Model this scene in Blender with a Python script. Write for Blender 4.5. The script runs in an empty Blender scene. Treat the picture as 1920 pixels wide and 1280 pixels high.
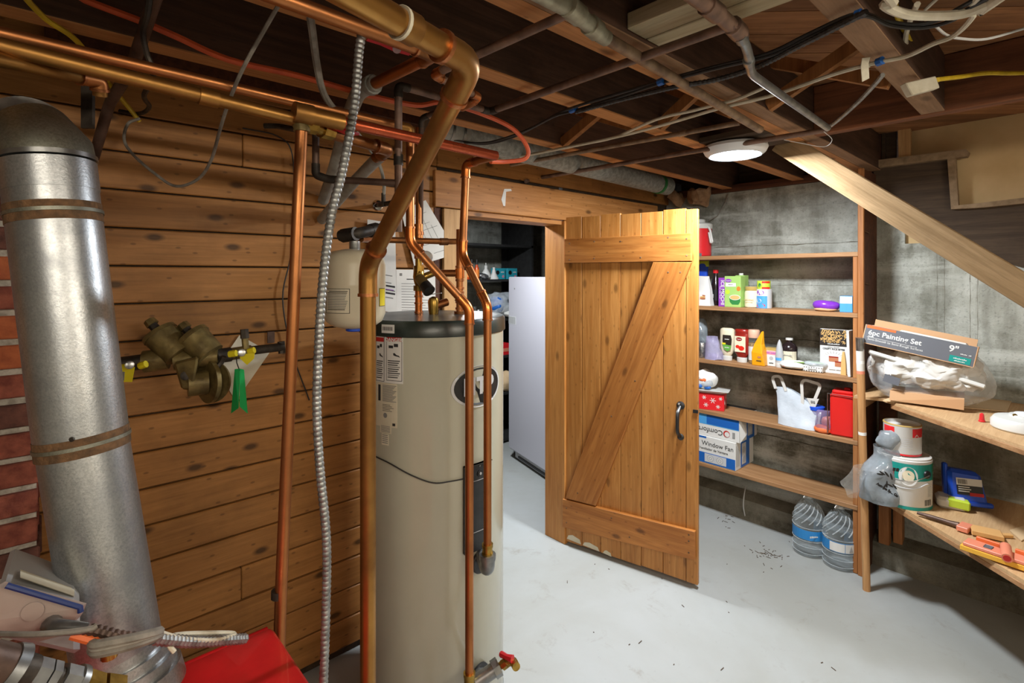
import bpy, math, random
from mathutils import Vector, Matrix, noise as mnoise
random.seed(7)
PI = math.pi
SC = bpy.context.scene
COL = SC.collection

# ------------------------------------------------------------------ camera, world, exposure
# world axes: X runs along the plank wall, Y along the concrete wall, Z up; camera eye at 1.5 m
FPX, CX, CY, EYE = 974.0, 960.0, 515.0, 1.5
TH = math.radians(47.4)
RX, RY = math.sin(TH), -math.cos(TH)      # camera right
FX, FY = math.cos(TH), math.sin(TH)       # camera forward
cd = bpy.data.cameras.new('camera'); cam = bpy.data.objects.new('camera', cd); COL.objects.link(cam)
cam.location = (0, 0, EYE); cam.rotation_euler = (PI/2, 0, -math.atan2(FX, FY))
cd.sensor_width = 36; cd.lens = FPX/1920*36; cd.shift_y = -(640-CY)/1920; cd.clip_start = .02
SC.camera = cam
wd = bpy.data.worlds.new('world'); SC.world = wd; wd.use_nodes = True
wd.node_tree.nodes['Background'].inputs[0].default_value = (.9, .95, 1, 1)
wd.node_tree.nodes['Background'].inputs[1].default_value = .15
SC.view_settings.view_transform = 'Standard'; SC.view_settings.look = 'None'
SC.view_settings.gamma = 1; SC.view_settings.use_curve_mapping = False
SC.view_settings.exposure = 0.35
LED_POWER, FILL_GLOW, STORE_POWER = 37.0, 48.0, 36.0     # lamps built further down: watts, lens radiance, watts

def W(px, py, d):
    a = (px-CX)/FPX*d
    return Vector((a*RX+d*FX, a*RY+d*FY, EYE-(py-CY)/FPX*d))
def PU(px, py, u):
    r = (px-CX)/FPX; return W(px, py, u/(r*RX+FX))
def PV(px, py, v):
    r = (px-CX)/FPX; return W(px, py, v/(r*RY+FY))
def PZ(px, py, z):
    return W(px, py, (z-EYE)*FPX/(CY-py))

# ------------------------------------------------------------------ materials
def lin(c):
    if isinstance(c, str):
        c = c.lstrip('#'); c = [int(c[i:i+2], 16)/255 for i in (0, 2, 4)]
    return tuple((x/12.92 if x <= .04045 else ((x+.055)/1.055)**2.4) for x in c)+(1,)
MATS = {}
class NT:
    def __init__(s, name):
        s.m = bpy.data.materials.new(name); s.m.use_nodes = True
        s.t = s.m.node_tree; s.b = s.t.nodes['Principled BSDF']; s.o = s.t.nodes['Material Output']
    def n(s, typ, **kw):
        x = s.t.nodes.new(typ)
        for k, v in kw.items():
            if k in x.inputs.keys(): x.inputs[k].default_value = v
            else: setattr(x, k, v)
        return x
    def l(s, a, b): s.t.links.new(a, b)
    def mix(s, fac, a, b, mode='MIX'):
        x = s.t.nodes.new('ShaderNodeMix'); x.data_type = 'RGBA'; x.blend_type = mode
        for sock, val in ((x.inputs[0], fac), (x.inputs[6], a), (x.inputs[7], b)):
            if hasattr(val, 'links'): s.l(val, sock)
            else: sock.default_value = val
        return x.outputs[2]
    def ramp(s, fac, a, b):
        x = s.n('ShaderNodeMapRange'); x.clamp = True
        s.l(fac, x.inputs[0]); x.inputs[1].default_value = a; x.inputs[2].default_value = b
        return x.outputs[0]
    def coords(s, scale=(1, 1, 1), rot=(0, 0, 0), rnd=True):
        tc = s.n('ShaderNodeTexCoord'); out = tc.outputs['Object']
        if rnd:
            oi = s.n('ShaderNodeObjectInfo'); mu = s.n('ShaderNodeVectorMath', operation='SCALE')
            cx = s.n('ShaderNodeCombineXYZ'); s.l(oi.outputs['Random'], cx.inputs[0]); s.l(oi.outputs['Random'], cx.inputs[1]); s.l(oi.outputs['Random'], cx.inputs[2])
            s.l(cx.outputs[0], mu.inputs[0]); mu.inputs['Scale'].default_value = 37.0
            ad = s.n('ShaderNodeVectorMath', operation='ADD'); s.l(out, ad.inputs[0]); s.l(mu.outputs[0], ad.inputs[1]); out = ad.outputs[0]
        for r in (rot if isinstance(rot, list) else [rot]):
            if any(r):
                mr = s.n('ShaderNodeMapping'); mr.inputs['Rotation'].default_value = r; s.l(out, mr.inputs[0]); out = mr.outputs[0]
        mp = s.n('ShaderNodeMapping'); mp.inputs['Scale'].default_value = scale
        s.l(out, mp.inputs[0]); return mp.outputs[0]
    def noise(s, vec, scale, detail=4, rough=.55, dist=0):
        x = s.n('ShaderNodeTexNoise', Scale=scale, Detail=detail, Roughness=rough, Distortion=dist); s.l(vec, x.inputs['Vector']); return x.outputs[0]
    def bump(s, h, strength, dist=.01):
        x = s.n('ShaderNodeBump', Strength=strength, Distance=dist); s.l(h, x.inputs['Height']); s.l(x.outputs[0], s.b.inputs['Normal'])

def pm(name, c1, c2=None, scale=20, rough=.5, metal=0., bump=0., spec=.5, rr=0., stretch=(1, 1, 1), lo=.35, hi=.65, coat=0., emit=None):
    if name in MATS: return MATS[name]
    t = NT(name); b = t.b
    b.inputs['Roughness'].default_value = rough; b.inputs['Metallic'].default_value = metal
    b.inputs['Specular IOR Level'].default_value = spec
    if coat: b.inputs['Coat Weight'].default_value = coat
    c1 = lin(c1)
    if c2 is None and not bump: b.inputs['Base Color'].default_value = c1
    else:
        v = t.coords(stretch); n = t.noise(v, scale, 5)
        if c2 is None: b.inputs['Base Color'].default_value = c1
        else: t.l(t.mix(t.ramp(n, lo, hi), c1, lin(c2)), b.inputs['Base Color'])
        if bump: t.bump(n, bump)
        if rr:
            x = t.n('ShaderNodeMapRange'); t.l(n, x.inputs[0]); x.inputs[1].default_value = lo; x.inputs[2].default_value = hi
            x.inputs[3].default_value = rough-rr; x.inputs[4].default_value = rough+rr; t.l(x.outputs[0], b.inputs['Roughness'])
    if emit: b.inputs['Emission Color'].default_value = lin(emit[0]); b.inputs['Emission Strength'].default_value = emit[1]
    MATS[name] = t.m; return t.m

def wood(name, c1, c2, axis=0, rough=.55, knots=.5, var=.25, rot=(0, 0, 0), grain=1., rnd=True, bump=.15, dirt=0., flat=None):
    t = NT(name); b = t.b; b.inputs['Roughness'].default_value = rough; b.inputs['Specular IOR Level'].default_value = .35
    sc = [16, 16, 16]; sc[axis] = 1.1
    v = t.coords(tuple(x*grain for x in sc), rot, rnd)
    g = t.noise(v, 1.6, 6, .6, 1.2); g2 = t.noise(v, 9, 3, .6, .3)
    col = t.mix(t.ramp(g, .3, .7), lin(c1), lin(c2))
    col = t.mix(t.ramp(g2, .35, .75), col, t.mix(.45, col, lin(c2)))
    if knots:
        sk = [5.5, 5.5, 5.5]; sk[axis] = 2.6
        vk = t.coords(tuple(sk), rot, rnd)
        def flat2(vec, node):
            if flat is None: t.l(vec, node.inputs['Vector']); return
            se = t.n('ShaderNodeSeparateXYZ'); co = t.n('ShaderNodeCombineXYZ'); t.l(vec, se.inputs[0]); t.l(se.outputs[0], co.inputs[0]); t.l(se.outputs[2], co.inputs[1])
            node.voronoi_dimensions = '2D'; t.l(co.outputs[0], node.inputs['Vector'])
        vo = t.n('ShaderNodeTexVoronoi', Scale=1.0); flat2(vk, vo)
        k = t.ramp(vo.outputs['Distance'], .10, .05) if flat is None else t.ramp(vo.outputs['Distance'], .085, .035)
        mu = t.n('ShaderNodeMath', operation='MULTIPLY'); t.l(k, mu.inputs[0]); mu.inputs[1].default_value = knots
        dk = tuple(x*.22 for x in lin(c2)[:3])+(1,)
        col = t.mix(mu.outputs[0], col, dk)
        sk = [x*3.1 for x in sk]; vk = t.coords(tuple(sk), rot, rnd); v3 = t.n('ShaderNodeTexVoronoi', Scale=1.0); flat2(vk, v3)
        mu = t.n('ShaderNodeMath', operation='MULTIPLY'); t.l(t.ramp(v3.outputs['Distance'], .075, .04), mu.inputs[0]); mu.inputs[1].default_value = knots*.55
        col = t.mix(mu.outputs[0], col, dk)
        fg = [90, 90, 90]; fg[axis] = 4; vf = t.coords(tuple(fg), rot, rnd); nf = t.noise(vf, 1.0, 3, .7)
        mu = t.n('ShaderNodeMath', operation='MULTIPLY'); t.l(t.ramp(nf, .48, .7), mu.inputs[0]); mu.inputs[1].default_value = .35
        col = t.mix(mu.outputs[0], col, tuple(x*.55 for x in lin(c2)[:3])+(1,))
    if dirt:
        vd = t.coords((1, 1, 1), rnd=False); nd = t.noise(vd, 4.5, 5, .65)
        mu = t.n('ShaderNodeMath', operation='MULTIPLY'); t.l(t.ramp(nd, .5, .72), mu.inputs[0]); mu.inputs[1].default_value = dirt
        col = t.mix(mu.outputs[0], col, tuple(x*.3 for x in lin(c2)[:3])+(1,))
    if var:
        oi = t.n('ShaderNodeObjectInfo'); hs = t.n('ShaderNodeHueSaturation'); t.l(col, hs.inputs['Color'])
        mr = t.n('ShaderNodeMapRange'); t.l(oi.outputs['Random'], mr.inputs[0]); mr.inputs[3].default_value = 1-var; mr.inputs[4].default_value = 1+var
        t.l(mr.outputs[0], hs.inputs['Value']); col = hs.outputs[0]
    t.l(col, b.inputs['Base Color'])
    if bump: t.bump(g2, bump, .002)
    MATS[name] = t.m; return t.m

def concrete(name, c1, c2, c3, sc=1., bump=.5, rough=.85, drip=0.):
    t = NT(name); b = t.b; b.inputs['Roughness'].default_value = rough; b.inputs['Specular IOR Level'].default_value = .25
    v = t.coords((1, 1, 1), rnd=False)
    n1 = t.noise(v, 1.3*sc, 6, .6, .4); n2 = t.noise(v, 9*sc, 8, .7); n3 = t.noise(v, 90*sc, 4, .7)
    vs = t.coords((3.2, 3.2, .5), rnd=False); n4 = t.noise(vs, 2*sc, 5, .6)
    vh = t.coords((.5, .5, 3.4), rnd=False); n5 = t.noise(vh, 2.2*sc, 6, .65, .3)
    col = t.mix(t.ramp(n1, .38, .62), lin(c1), lin(c2))
    col = t.mix(t.ramp(n2, .42, .72), col, lin(c3))
    if drip:
        mu = t.n('ShaderNodeMath', operation='MULTIPLY'); t.l(t.ramp(n4, .45, .7), mu.inputs[0]); mu.inputs[1].default_value = drip
        col = t.mix(mu.outputs[0], col, lin(c2))
        mu = t.n('ShaderNodeMath', operation='MULTIPLY'); t.l(t.ramp(n5, .5, .66), mu.inputs[0]); mu.inputs[1].default_value = drip
        col = t.mix(mu.outputs[0], col, lin(c3))
    dk = t.mix(.5, col, (.03, .03, .025, 1)); col = t.mix(t.ramp(n3, .55, .75), col, dk)
    t.l(col, b.inputs['Base Color'])
    ad = t.n('ShaderNodeMath', operation='ADD'); t.l(n2, ad.inputs[0]); t.l(n3, ad.inputs[1]); t.bump(ad.outputs[0], bump, .004)
    MATS[name] = t.m; return t.m

def clear(name, tint, opacity=.25, rough=.12):
    """thin plastic film: partly see-through, glossy"""
    t = NT(name); b = t.b; b.inputs['Base Color'].default_value = lin(tint); b.inputs['Roughness'].default_value = rough
    tr = t.n('ShaderNodeBsdfTransparent'); mx = t.n('ShaderNodeMixShader')
    fr = t.n('ShaderNodeLayerWeight', Blend=.35); v = t.coords((1, 1, 1)); nz = t.noise(v, 14, 4)
    m = t.n('ShaderNodeMath', operation='MULTIPLY_ADD', use_clamp=True); t.l(fr.outputs['Facing'], m.inputs[0]); m.inputs[1].default_value = .45; m.inputs[2].default_value = opacity
    m2 = t.n('ShaderNodeMath', operation='MULTIPLY', use_clamp=True); t.l(m.outputs[0], m2.inputs[0]); t.l(t.ramp(nz, .0, .6), m2.inputs[1])
    t.l(m2.outputs[0], mx.inputs[0]); t.l(tr.outputs[0], mx.inputs[1]); t.l(b.outputs[0], mx.inputs[2]); t.l(mx.outputs[0], t.o.inputs[0])
    t.bump(nz, .6, .004); MATS[name] = t.m; return t.m

def galv(name, c1, c2, rough=.32):
    t = NT(name); b = t.b; b.inputs['Metallic'].default_value = .92
    v = t.coords((1, 1, 1)); vo = t.n('ShaderNodeTexVoronoi', Scale=120.0); t.l(v, vo.inputs['Vector'])
    n = t.noise(v, 5, 6, .65, .4); n2 = t.noise(v, 260, 3, .7)
    col = t.mix(t.ramp(n, .35, .68), lin(c1), lin(c2)); col = t.mix(t.ramp(n2, .4, .8), col, lin(c2))
    t.l(col, b.inputs['Base Color'])
    mr = t.n('ShaderNodeMapRange'); t.l(n, mr.inputs[0]); mr.inputs[3].default_value = rough-.08; mr.inputs[4].default_value = rough+.22; t.l(mr.outputs[0], b.inputs['Roughness'])
    t.bump(n2, .12, .002); MATS[name] = t.m; return t.m

# surfaces
concrete('wall_concrete', '#adafa5', '#66665a', '#c6c9c1', 1., .7, .9, .85)
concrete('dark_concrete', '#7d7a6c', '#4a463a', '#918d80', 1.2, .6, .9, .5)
concrete('room_concrete', '#aaa79c', '#8b877c', '#c0bdb4', .8, .3, .9, .2)
def floor_mat():
    t = NT('floor_paint'); b = t.b; b.inputs['Specular IOR Level'].default_value = .4
    v = t.coords((1, 1, 1), rnd=False)
    n1 = t.noise(v, 1.1, 6, .6, .3); n2 = t.noise(v, 7, 8, .7, .5); n3 = t.noise(v, 45, 6, .7)
    col = t.mix(t.ramp(n1, .35, .65), lin('#a1a5a5'), lin('#949691'))
    w = t.n('ShaderNodeMath', operation='MULTIPLY'); t.l(t.ramp(n2, .58, .70), w.inputs[0]); t.l(t.ramp(n3, .35, .6), w.inputs[1])
    w2 = t.n('ShaderNodeMath', operation='MULTIPLY'); t.l(w.outputs[0], w2.inputs[0]); w2.inputs[1].default_value = .55
    col = t.mix(w2.outputs[0], col, lin('#7c7869'))
    w3 = t.n('ShaderNodeMath', operation='MULTIPLY'); t.l(t.ramp(n3, .66, .76), w3.inputs[0]); w3.inputs[1].default_value = .5
    col = t.mix(w3.outputs[0], col, lin('#6c6a60'))
    t.l(col, b.inputs['Base Color'])
    mr = t.n('ShaderNodeMapRange'); t.l(n2, mr.inputs[0]); mr.inputs[3].default_value = .38; mr.inputs[4].default_value = .7; t.l(mr.outputs[0], b.inputs['Roughness'])
    t.bump(n2, .12, .004); MATS['floor_paint'] = t.m
floor_mat()
wood('plank_wood', '#b98248', '#9a6936', 0, .5, .95, .10, dirt=.3, flat=1)
wood('header_wood', '#c08a52', '#9a6531', 0, .55, .8, .08, flat=1)
wood('door_wood', '#c48c4c', '#a0662c', 2, .42, .6, .09, rot=(0, 0, math.radians(78.8)), flat=1)
wood('rail_wood', '#b97c3e', '#8f5522', 0, .45, .7, .05, rot=(0, 0, math.radians(78.8)), flat=1)
wood('brace_wood', '#b97c3e', '#8f5522', 2, .45, .6, .05, rot=[(0, 0, math.radians(78.8)), (0, math.radians(-21.4), 0)], flat=1)
wood('jamb_wood', '#c98f4d', '#a96c30', 2, .45, .6, .05)
wood('shelf_wood', '#b58c62', '#8e6642', 1, .6, .6, .1)
wood('shelf_post', '#c08550', '#935a2c', 2, .6, .6, .1)
wood('joist_wood', '#634636', '#402d21', 0, .8, .4, .12, dirt=.4)  # dark joist sides: shade above the lamps is put into the colour
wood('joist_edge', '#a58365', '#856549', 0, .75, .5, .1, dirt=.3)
wood('header_beam', '#935c3a', '#643c25', 1, .7, .5, .1, dirt=.4)
wood('joist_lit', '#cf9259', '#a46d3e', 0, .7, .7, .06)  # orange underside wood, its lit look put into the colour
wood('dark_beam', '#6a3f26', '#43261a', 1, .7, .4, .1, dirt=.5)
wood('subfloor', '#b27c4e', '#7f5435', 0, .8, .5, .3, rot=(0, 0, math.radians(45)), dirt=.3)
wood('dark_board', '#5c4a38', '#3d2f22', 1, .75, .4, .15, dirt=.4)
wood('pale_board', '#c0b294', '#9c8d6d', 1, .8, .4, .08)
wood('strut_wood', '#b57b47', '#8a5a30', 2, .7, .3, .1)
wood('stringer_wood', '#a98d69', '#7f6646', 1, .9, .3, .05, rot=(math.radians(-39.7), 0, 0), bump=.7, dirt=.2)
wood('stud_wood', '#d6ae7a', '#b58a58', 2, .6, .3, .05)
wood('pole_wood', '#c69a68', '#a8784a', 2, .55, .2, .05)
wood('particle_board', '#c8a67c', '#b08c62', 0, .8, 0, .05, grain=3)
pm('black_shelf', '#2b2b2b', '#1f1f1f', 30, .6)
pm('mortar', '#b4ada2', '#8d867b', 60, .95, bump=.6)
t = pm('brick_red', '#8e4f3d', '#6a3327', 35, .9, bump=.8)
pm('brick_orange', '#a85c36', '#8a4528', 35, .9, bump=.8)
pm('brick_dark', '#6b4338', '#4a2c25', 35, .9, bump=.8)
pm('plaster_tan', '#d3b688', '#c4a778', 5, .9, bump=.1)
pm('trim_tan', '#9a8265', '#7d674c', 30, .8, bump=.2)
# metals
pm('copper', '#c98450', '#99643e', 9, .42, .95, rr=.1, lo=.3, hi=.75)
pm('copper_bright', '#d98548', '#c56f36', 12, .30, .95, rr=.06)
pm('copper_dull', '#a86a38', '#6f4a2c', 14, .42, .85, rr=.12, bump=.05)
pm('copper_old', '#b98848', '#8a6234', 6, .40, .9, rr=.12)
pm('copper_red', '#c5603f', '#a4492c', 10, .32, .85, rr=.1)
pm('solder_ring', '#c58254', '#99603c', 60, .35, .9)
pm('brass', '#c2a052', '#8e7236', 30, .3, .95)
pm('bronze', '#8c7b4c', '#5f5130', 25, .45, .5, bump=.25)
pm('iron_dark', '#4d463e', '#2e2a26', 30, .55, .6, bump=.2)
pm('iron_brown', '#6d564a', '#4b3a31', 18, .5, .5, bump=.15)
pm('galv_pipe', '#9a9c9b', '#77797a', 25, .4, .85)
pm('steel', '#b6b7b6', '#8c8d8c', 30, .28, .95)
pm('chrome', '#d8d8d8', None, rough=.1, metal=1)
galv('flue_metal', '#c9cccd', '#92969a', .30)
galv('flue_dull', '#a9ab9d', '#77776c', .4)
pm('rust', '#7a5a3c', '#54402c', 60, .85, .2, bump=.5)
pm('painted_grey_pipe', '#a3a49e', '#8a887f', 25, .6, bump=.15)
pm('sage_pipe', '#9a9884', '#7c7562', 25, .6, bump=.15)
pm('brown_pipe', '#846858', '#5f4a3f', 22, .5, .25, bump=.1)
pm('tan_pipe', '#9a8268', '#6d5745', 22, .5, .3, bump=.1)
# plastics, paints
pm('tank_enamel', '#b5b4a2', '#adac9b', 3, .22, coat=.35)
pm('expansion_enamel', '#cdc4ac', '#c5bca4', 3, .3, coat=.2)
pm('black_green', '#26312c', '#1c2421', 20, .3)
pm('tank_lid', '#4a4d4b', '#343735', 14, .35, .2)
pm('black_plastic', '#1b1b1c', None, rough=.4)
pm('panel_dark', '#2f3133', '#242628', 30, .45)
pm('white_paper', '#e4e4e0', '#d9d9d4', 8, .8)
pm('cream_paper', '#d3ccb6', '#c6beA6', 8, .8)
pm('ink', '#2a2a2a', None, rough=.8)
pm('ink_grey', '#7d7d7a', None, rough=.8)
pm('danger_red', '#b8231f', None, rough=.6)
pm('red_paint', '#c3171d', '#ab1318', 12, .35, coat=.2)
pm('valve_red', '#c01f2a', None, rough=.4)
pm('orange_tube', '#ea6a3c', '#cf5a38', 12, .5)
pm('cable_grey', '#8b857b', '#6d675e', 40, .7, bump=.2)
pm('cable_cream', '#d6cfbb', '#c2b9a2', 30, .6)
pm('cable_black', '#2e2c2b', '#1f1e1d', 30, .5)
pm('cable_yellow', '#d8b624', '#b99a1c', 30, .5)
pm('flex_steel', '#aeb0ae', '#858684', 60, .45, .85)
pm('flex_black', '#4c4a48', '#343231', 60, .45, .4)
pm('white_plastic', '#cdcdc8', None, rough=.4)
pm('fixture_white', '#e8ebee', None, rough=.45)
pm('fridge_white', '#b5b4bc', None, rough=.35)
pm('fridge_grey', '#b9b9be', None, rough=.4)
pm('insulation_grey', '#a2a49f', '#80837d', 50, .9, bump=.4)
pm('foam_tan', '#b08d6c', '#8a6c50', 25, .95, bump=.8)
pm('cobweb', '#cfcfcc', None, rough=.9)
for nm, hx, rg in (('red_plastic', '#d5262c', .35), ('red_tin', '#d2231f', .3), ('blue_plastic', '#1f4fc6', .35), ('teal', '#0f8a80', .45), ('teal_box', '#2a9fb3', .5),
                   ('purple', '#8a3fae', .5), ('purple_foil', '#7a35b8', .22), ('green_print', '#9cc26a', .55), ('dark_green', '#2f7d3f', .5), ('leaf_green', '#5fa044', .5),
                   ('mayo_cream', '#e2d7ba', .35), ('ketchup_red', '#8f241c', .25), ('tomato', '#d42a1c', .4), ('gold_lid', '#b79a5a', .35), ('beige_cap', '#d9ad93', .5),
                   ('yellow_foil', '#dc9a18', .3), ('yellow_tag', '#e0cf1f', .5), ('orange', '#e2703a', .5), ('orange_label', '#dd7b2b', .5), ('sky_blue', '#4b9bd8', .45), ('deep_blue', '#1d5fb0', .45),
                   ('navy', '#16263f', .4), ('pink', '#d98a9f', .5), ('lilac', '#a99fc6', .4), ('box_grey', '#5e6066', .55), ('cardboard', '#c39a72', .8), ('cardboard_light', '#cdb089', .8),
                   ('green_tag', '#0f9a4c', .35), ('yellow_green', '#b9d23c', .5), ('print_white', '#d6d6d2', .6), ('print_orange', '#e2622a', .6), ('syrup_dark', '#241a1c', .2),
                   ('cloth_white', '#c9c6bf', .8), ('salmon', '#d98468', .45), ('sponge', '#dca63a', .9), ('bristle', '#cf9f62', .8), ('hot_sauce', '#c0491c', .25), ('cereal_black', '#241a12', .6),
                   ('tan_food', '#d6ac6a', .6), ('brown_food', '#b0714e', .6), ('label_blue', '#2a7fc0', .4), ('grey_box', '#a9abad', .45), ('pinkish_panel', '#a08f87', .5), ('blue_line', '#1c2f66', .5), ('grey_silver', '#c2c4c6', .35)):
    pm(nm, hx, None, rough=rg)
pm('foil', '#c9cbcd', '#8d9093', 40, .25, .9, bump=.6)
pm('cloudy_bag', '#c6ced6', '#b4bdc6', 12, .3, bump=.5)
clear('film_clear', '#e3e6e8', .2, .06); clear('film_grey', '#8f989e', .8); clear('film_lilac', '#b7b2d6', .5); clear('film_purple', '#8f7fa8', .4); clear('film_haze', '#c4ccd2', .55)
def water_mat(name, tint, opac):
    t = NT(name); b = t.b; b.inputs['Base Color'].default_value = lin(tint); b.inputs['Roughness'].default_value = .05
    b.inputs['Transmission Weight'].default_value = opac; b.inputs['IOR'].default_value = 1.2
    MATS[name] = t.m
clear('water_plastic', '#cfdbe0', .12, .03); clear('water_fill', '#b6c6ce', .04, .03); clear('water_rib', '#dfe8ec', .32, .04)
water_mat('glass', '#eef3f2', .95)
def M(n): return MATS[n]

# ------------------------------------------------------------------ mesh helpers
ORG = {}
def kv(o, label=None, cat=None, group=None, kind=None):
    if label: o['label'] = label
    if cat: o['category'] = cat
    if group: o['group'] = group
    if kind: o['kind'] = kind
    return o
def thing(name, loc, label, cat, group=None, kind=None):
    o = bpy.data.objects.new(name, None); COL.objects.link(o); o.location = loc; o.empty_display_size = .05
    ORG[o.name] = Vector(loc); return kv(o, label, cat, group, kind)
def frame(o, x, y, z):
    m = Matrix.Identity(4)
    for i, a in enumerate((x, y, z)):
        a = Vector(a).normalized()
        for j in range(3): m[j][i] = a[j]
    for j in range(3): m[j][3] = o[j]
    return m
def T(x, y, z): return Matrix.Translation((x, y, z))
def RZ(a): return Matrix.Rotation(a, 4, 'Z')
def RXm(a): return Matrix.Rotation(a, 4, 'X')
def RYm(a): return Matrix.Rotation(a, 4, 'Y')
def yaw(px=None): return None
def along(p, q):
    """matrix with local z running p->q"""
    z = (Vector(q)-Vector(p)).normalized(); a = Vector((0, 0, 1)) if abs(z.z) < .9 else Vector((1, 0, 0))
    x = a.cross(z).normalized(); y = z.cross(x); return frame(p, x, y, z)
def fillet(pts, rad, n=5):
    pts = [Vector(p) for p in pts]
    if len(pts) < 3 or rad <= 0: return pts
    out = [pts[0]]
    for i in range(1, len(pts)-1):
        a, b, c = pts[i-1], pts[i], pts[i+1]
        u = (a-b); w = (c-b); lu, lw = u.length, w.length
        if lu < 1e-6 or lw < 1e-6: continue
        r = min(rad, lu*.48, lw*.48); u.normalize(); w.normalize()
        if u.dot(w) < -.9995: out.append(b); continue
        p0, p2 = b+u*r, b+w*r
        for k in range(n+1):
            s = k/n; out.append(p0*(1-s)**2+b*2*s*(1-s)+p2*s*s)
    out.append(pts[-1]); return out
def smoothpath(pts, n=6):
    """Catmull-Rom through points, for cables"""
    pts = [Vector(p) for p in pts]; P = [pts[0]*2-pts[1]]+pts+[pts[-1]*2-pts[-2]]; out = []
    for i in range(1, len(P)-2):
        a, b, c, d = P[i-1:i+3]
        for k in range(n):
            s = k/n; out.append(.5*((2*b)+(c-a)*s+(2*a-5*b+4*c-d)*s*s+(3*b-a-3*c+d)*s**3))
    out.append(pts[-1]); return out
class MB:
    def __init__(s): s.v = []; s.f = []; s.sm = []
    def add(s, vs, fs, m=None, smooth=False):
        n = len(s.v)
        s.v += [(m @ Vector(x)) if m is not None else Vector(x) for x in vs]
        s.f += [tuple(i+n for i in f) for f in fs]; s.sm += [smooth]*len(fs); return s
    def box(s, a, b, m=None):
        (x0, y0, z0), (x1, y1, z1) = a, b
        vs = [(x0, y0, z0), (x1, y0, z0), (x1, y1, z0), (x0, y1, z0), (x0, y0, z1), (x1, y0, z1), (x1, y1, z1), (x0, y1, z1)]
        return s.add(vs, [(0, 3, 2, 1), (4, 5, 6, 7), (0, 1, 5, 4), (1, 2, 6, 5), (2, 3, 7, 6), (3, 0, 4, 7)], m)
    def rbox(s, a, b, r, m=None, seg=3):
        """box with rounded vertical edges and slightly bevelled top/bottom"""
        (x0, y0, z0), (x1, y1, z1) = a, b; r = min(r, (x1-x0)/2.01, (y1-y0)/2.01); ch = min(r*.6, (z1-z0)/3)
        def ring(ins, z):
            o = []
            for cx, cy, a0 in ((x1-r, y1-r, 0), (x0+r, y1-r, 90), (x0+r, y0+r, 180), (x1-r, y0+r, 270)):
                for k in range(seg+1):
                    t = math.radians(a0+90*k/seg); q = max(r-ins, .0002); o.append((cx+q*math.cos(t), cy+q*math.sin(t), z))
            return o
        rings = [ring(ch, z0), ring(0, z0+ch), ring(0, z1-ch), ring(ch, z1)]; n = len(rings[0]); vs = sum(rings, []); fs = []
        for i in range(3):
            for k in range(n): fs.append((i*n+k, i*n+(k+1) % n, (i+1)*n+(k+1) % n, (i+1)*n+k))
        fs += [tuple(range(n-1, -1, -1)), tuple(range(3*n, 4*n))]
        return s.add(vs, fs, m, True)
    def prism(s, poly, h0, h1, m=None):
        n = len(poly); vs = [(x, y, h0) for x, y in poly]+[(x, y, h1) for x, y in poly]
        fs = [tuple(range(n-1, -1, -1)), tuple(range(n, 2*n))]+[(k, (k+1) % n, n+(k+1) % n, n+k) for k in range(n)]
        return s.add(vs, fs, m)
    def hexa(s, b, t):
        """8-corner solid: bottom quad b, top quad t"""
        return s.add(list(b)+list(t), [(0, 3, 2, 1), (4, 5, 6, 7), (0, 1, 5, 4), (1, 2, 6, 5), (2, 3, 7, 6), (3, 0, 4, 7)])
    def lathe(s, prof, m=None, seg=24, sy=1., caps=True, twist=0., lob=0, la=0.):
        vs = []; fs = []
        for i, (r, z) in enumerate(prof):
            for k in range(seg):
                a = 2*PI*k/seg+twist*z; q = r*(1+la*math.cos(lob*a)) if lob else r
                vs.append((q*math.cos(a), q*math.sin(a)*sy, z))
        for i in range(len(prof)-1):
            for k in range(seg): fs.append((i*seg+k, i*seg+(k+1) % seg, (i+1)*seg+(k+1) % seg, (i+1)*seg+k))
        if caps: fs += [tuple(range(seg-1, -1, -1)), tuple(range((len(prof)-1)*seg, len(prof)*seg))]
        return s.add(vs, fs, m, True)
    def cyl(s, p, q, r, r2=None, seg=16):
        p = Vector(p); q = Vector(q); return s.lathe([(r, 0), (r if r2 is None else r2, (q-p).length)], along(p, q), seg)
    def tube(s, pts, r, seg=10, caps=True, rf=None, smooth=True):
        pts = [Vector(p) for p in pts]
        pts = [p for i, p in enumerate(pts) if i == 0 or (p-pts[i-1]).length > 1e-5]
        n = len(pts); vs = []; fs = []; N = None
        for i, p in enumerate(pts):
            t = ((pts[min(i+1, n-1)]-p).normalized()+(p-pts[max(i-1, 0)]).normalized())
            t = t.normalized() if t.length > 1e-6 else Vector((0, 0, 1))
            if N is None:
                a = Vector((0, 0, 1)) if abs(t.z) < .9 else Vector((1, 0, 0)); N = t.cross(a).normalized()
            else:
                N = N-t*N.dot(t); N.normalize()
            B = t.cross(N); rr = rf(i/(n-1), i) if rf else r
            for k in range(seg):
                a = 2*PI*k/seg; vs.append(p+(N*math.cos(a)+B*math.sin(a))*rr)
        for i in range(n-1):
            for k in range(seg): fs.append((i*seg+k, i*seg+(k+1) % seg, (i+1)*seg+(k+1) % seg, (i+1)*seg+k))
        if caps: fs += [tuple(range(seg-1, -1, -1)), tuple(range((n-1)*seg, n*seg))]
        return s.add(vs, fs, None, smooth)
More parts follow.
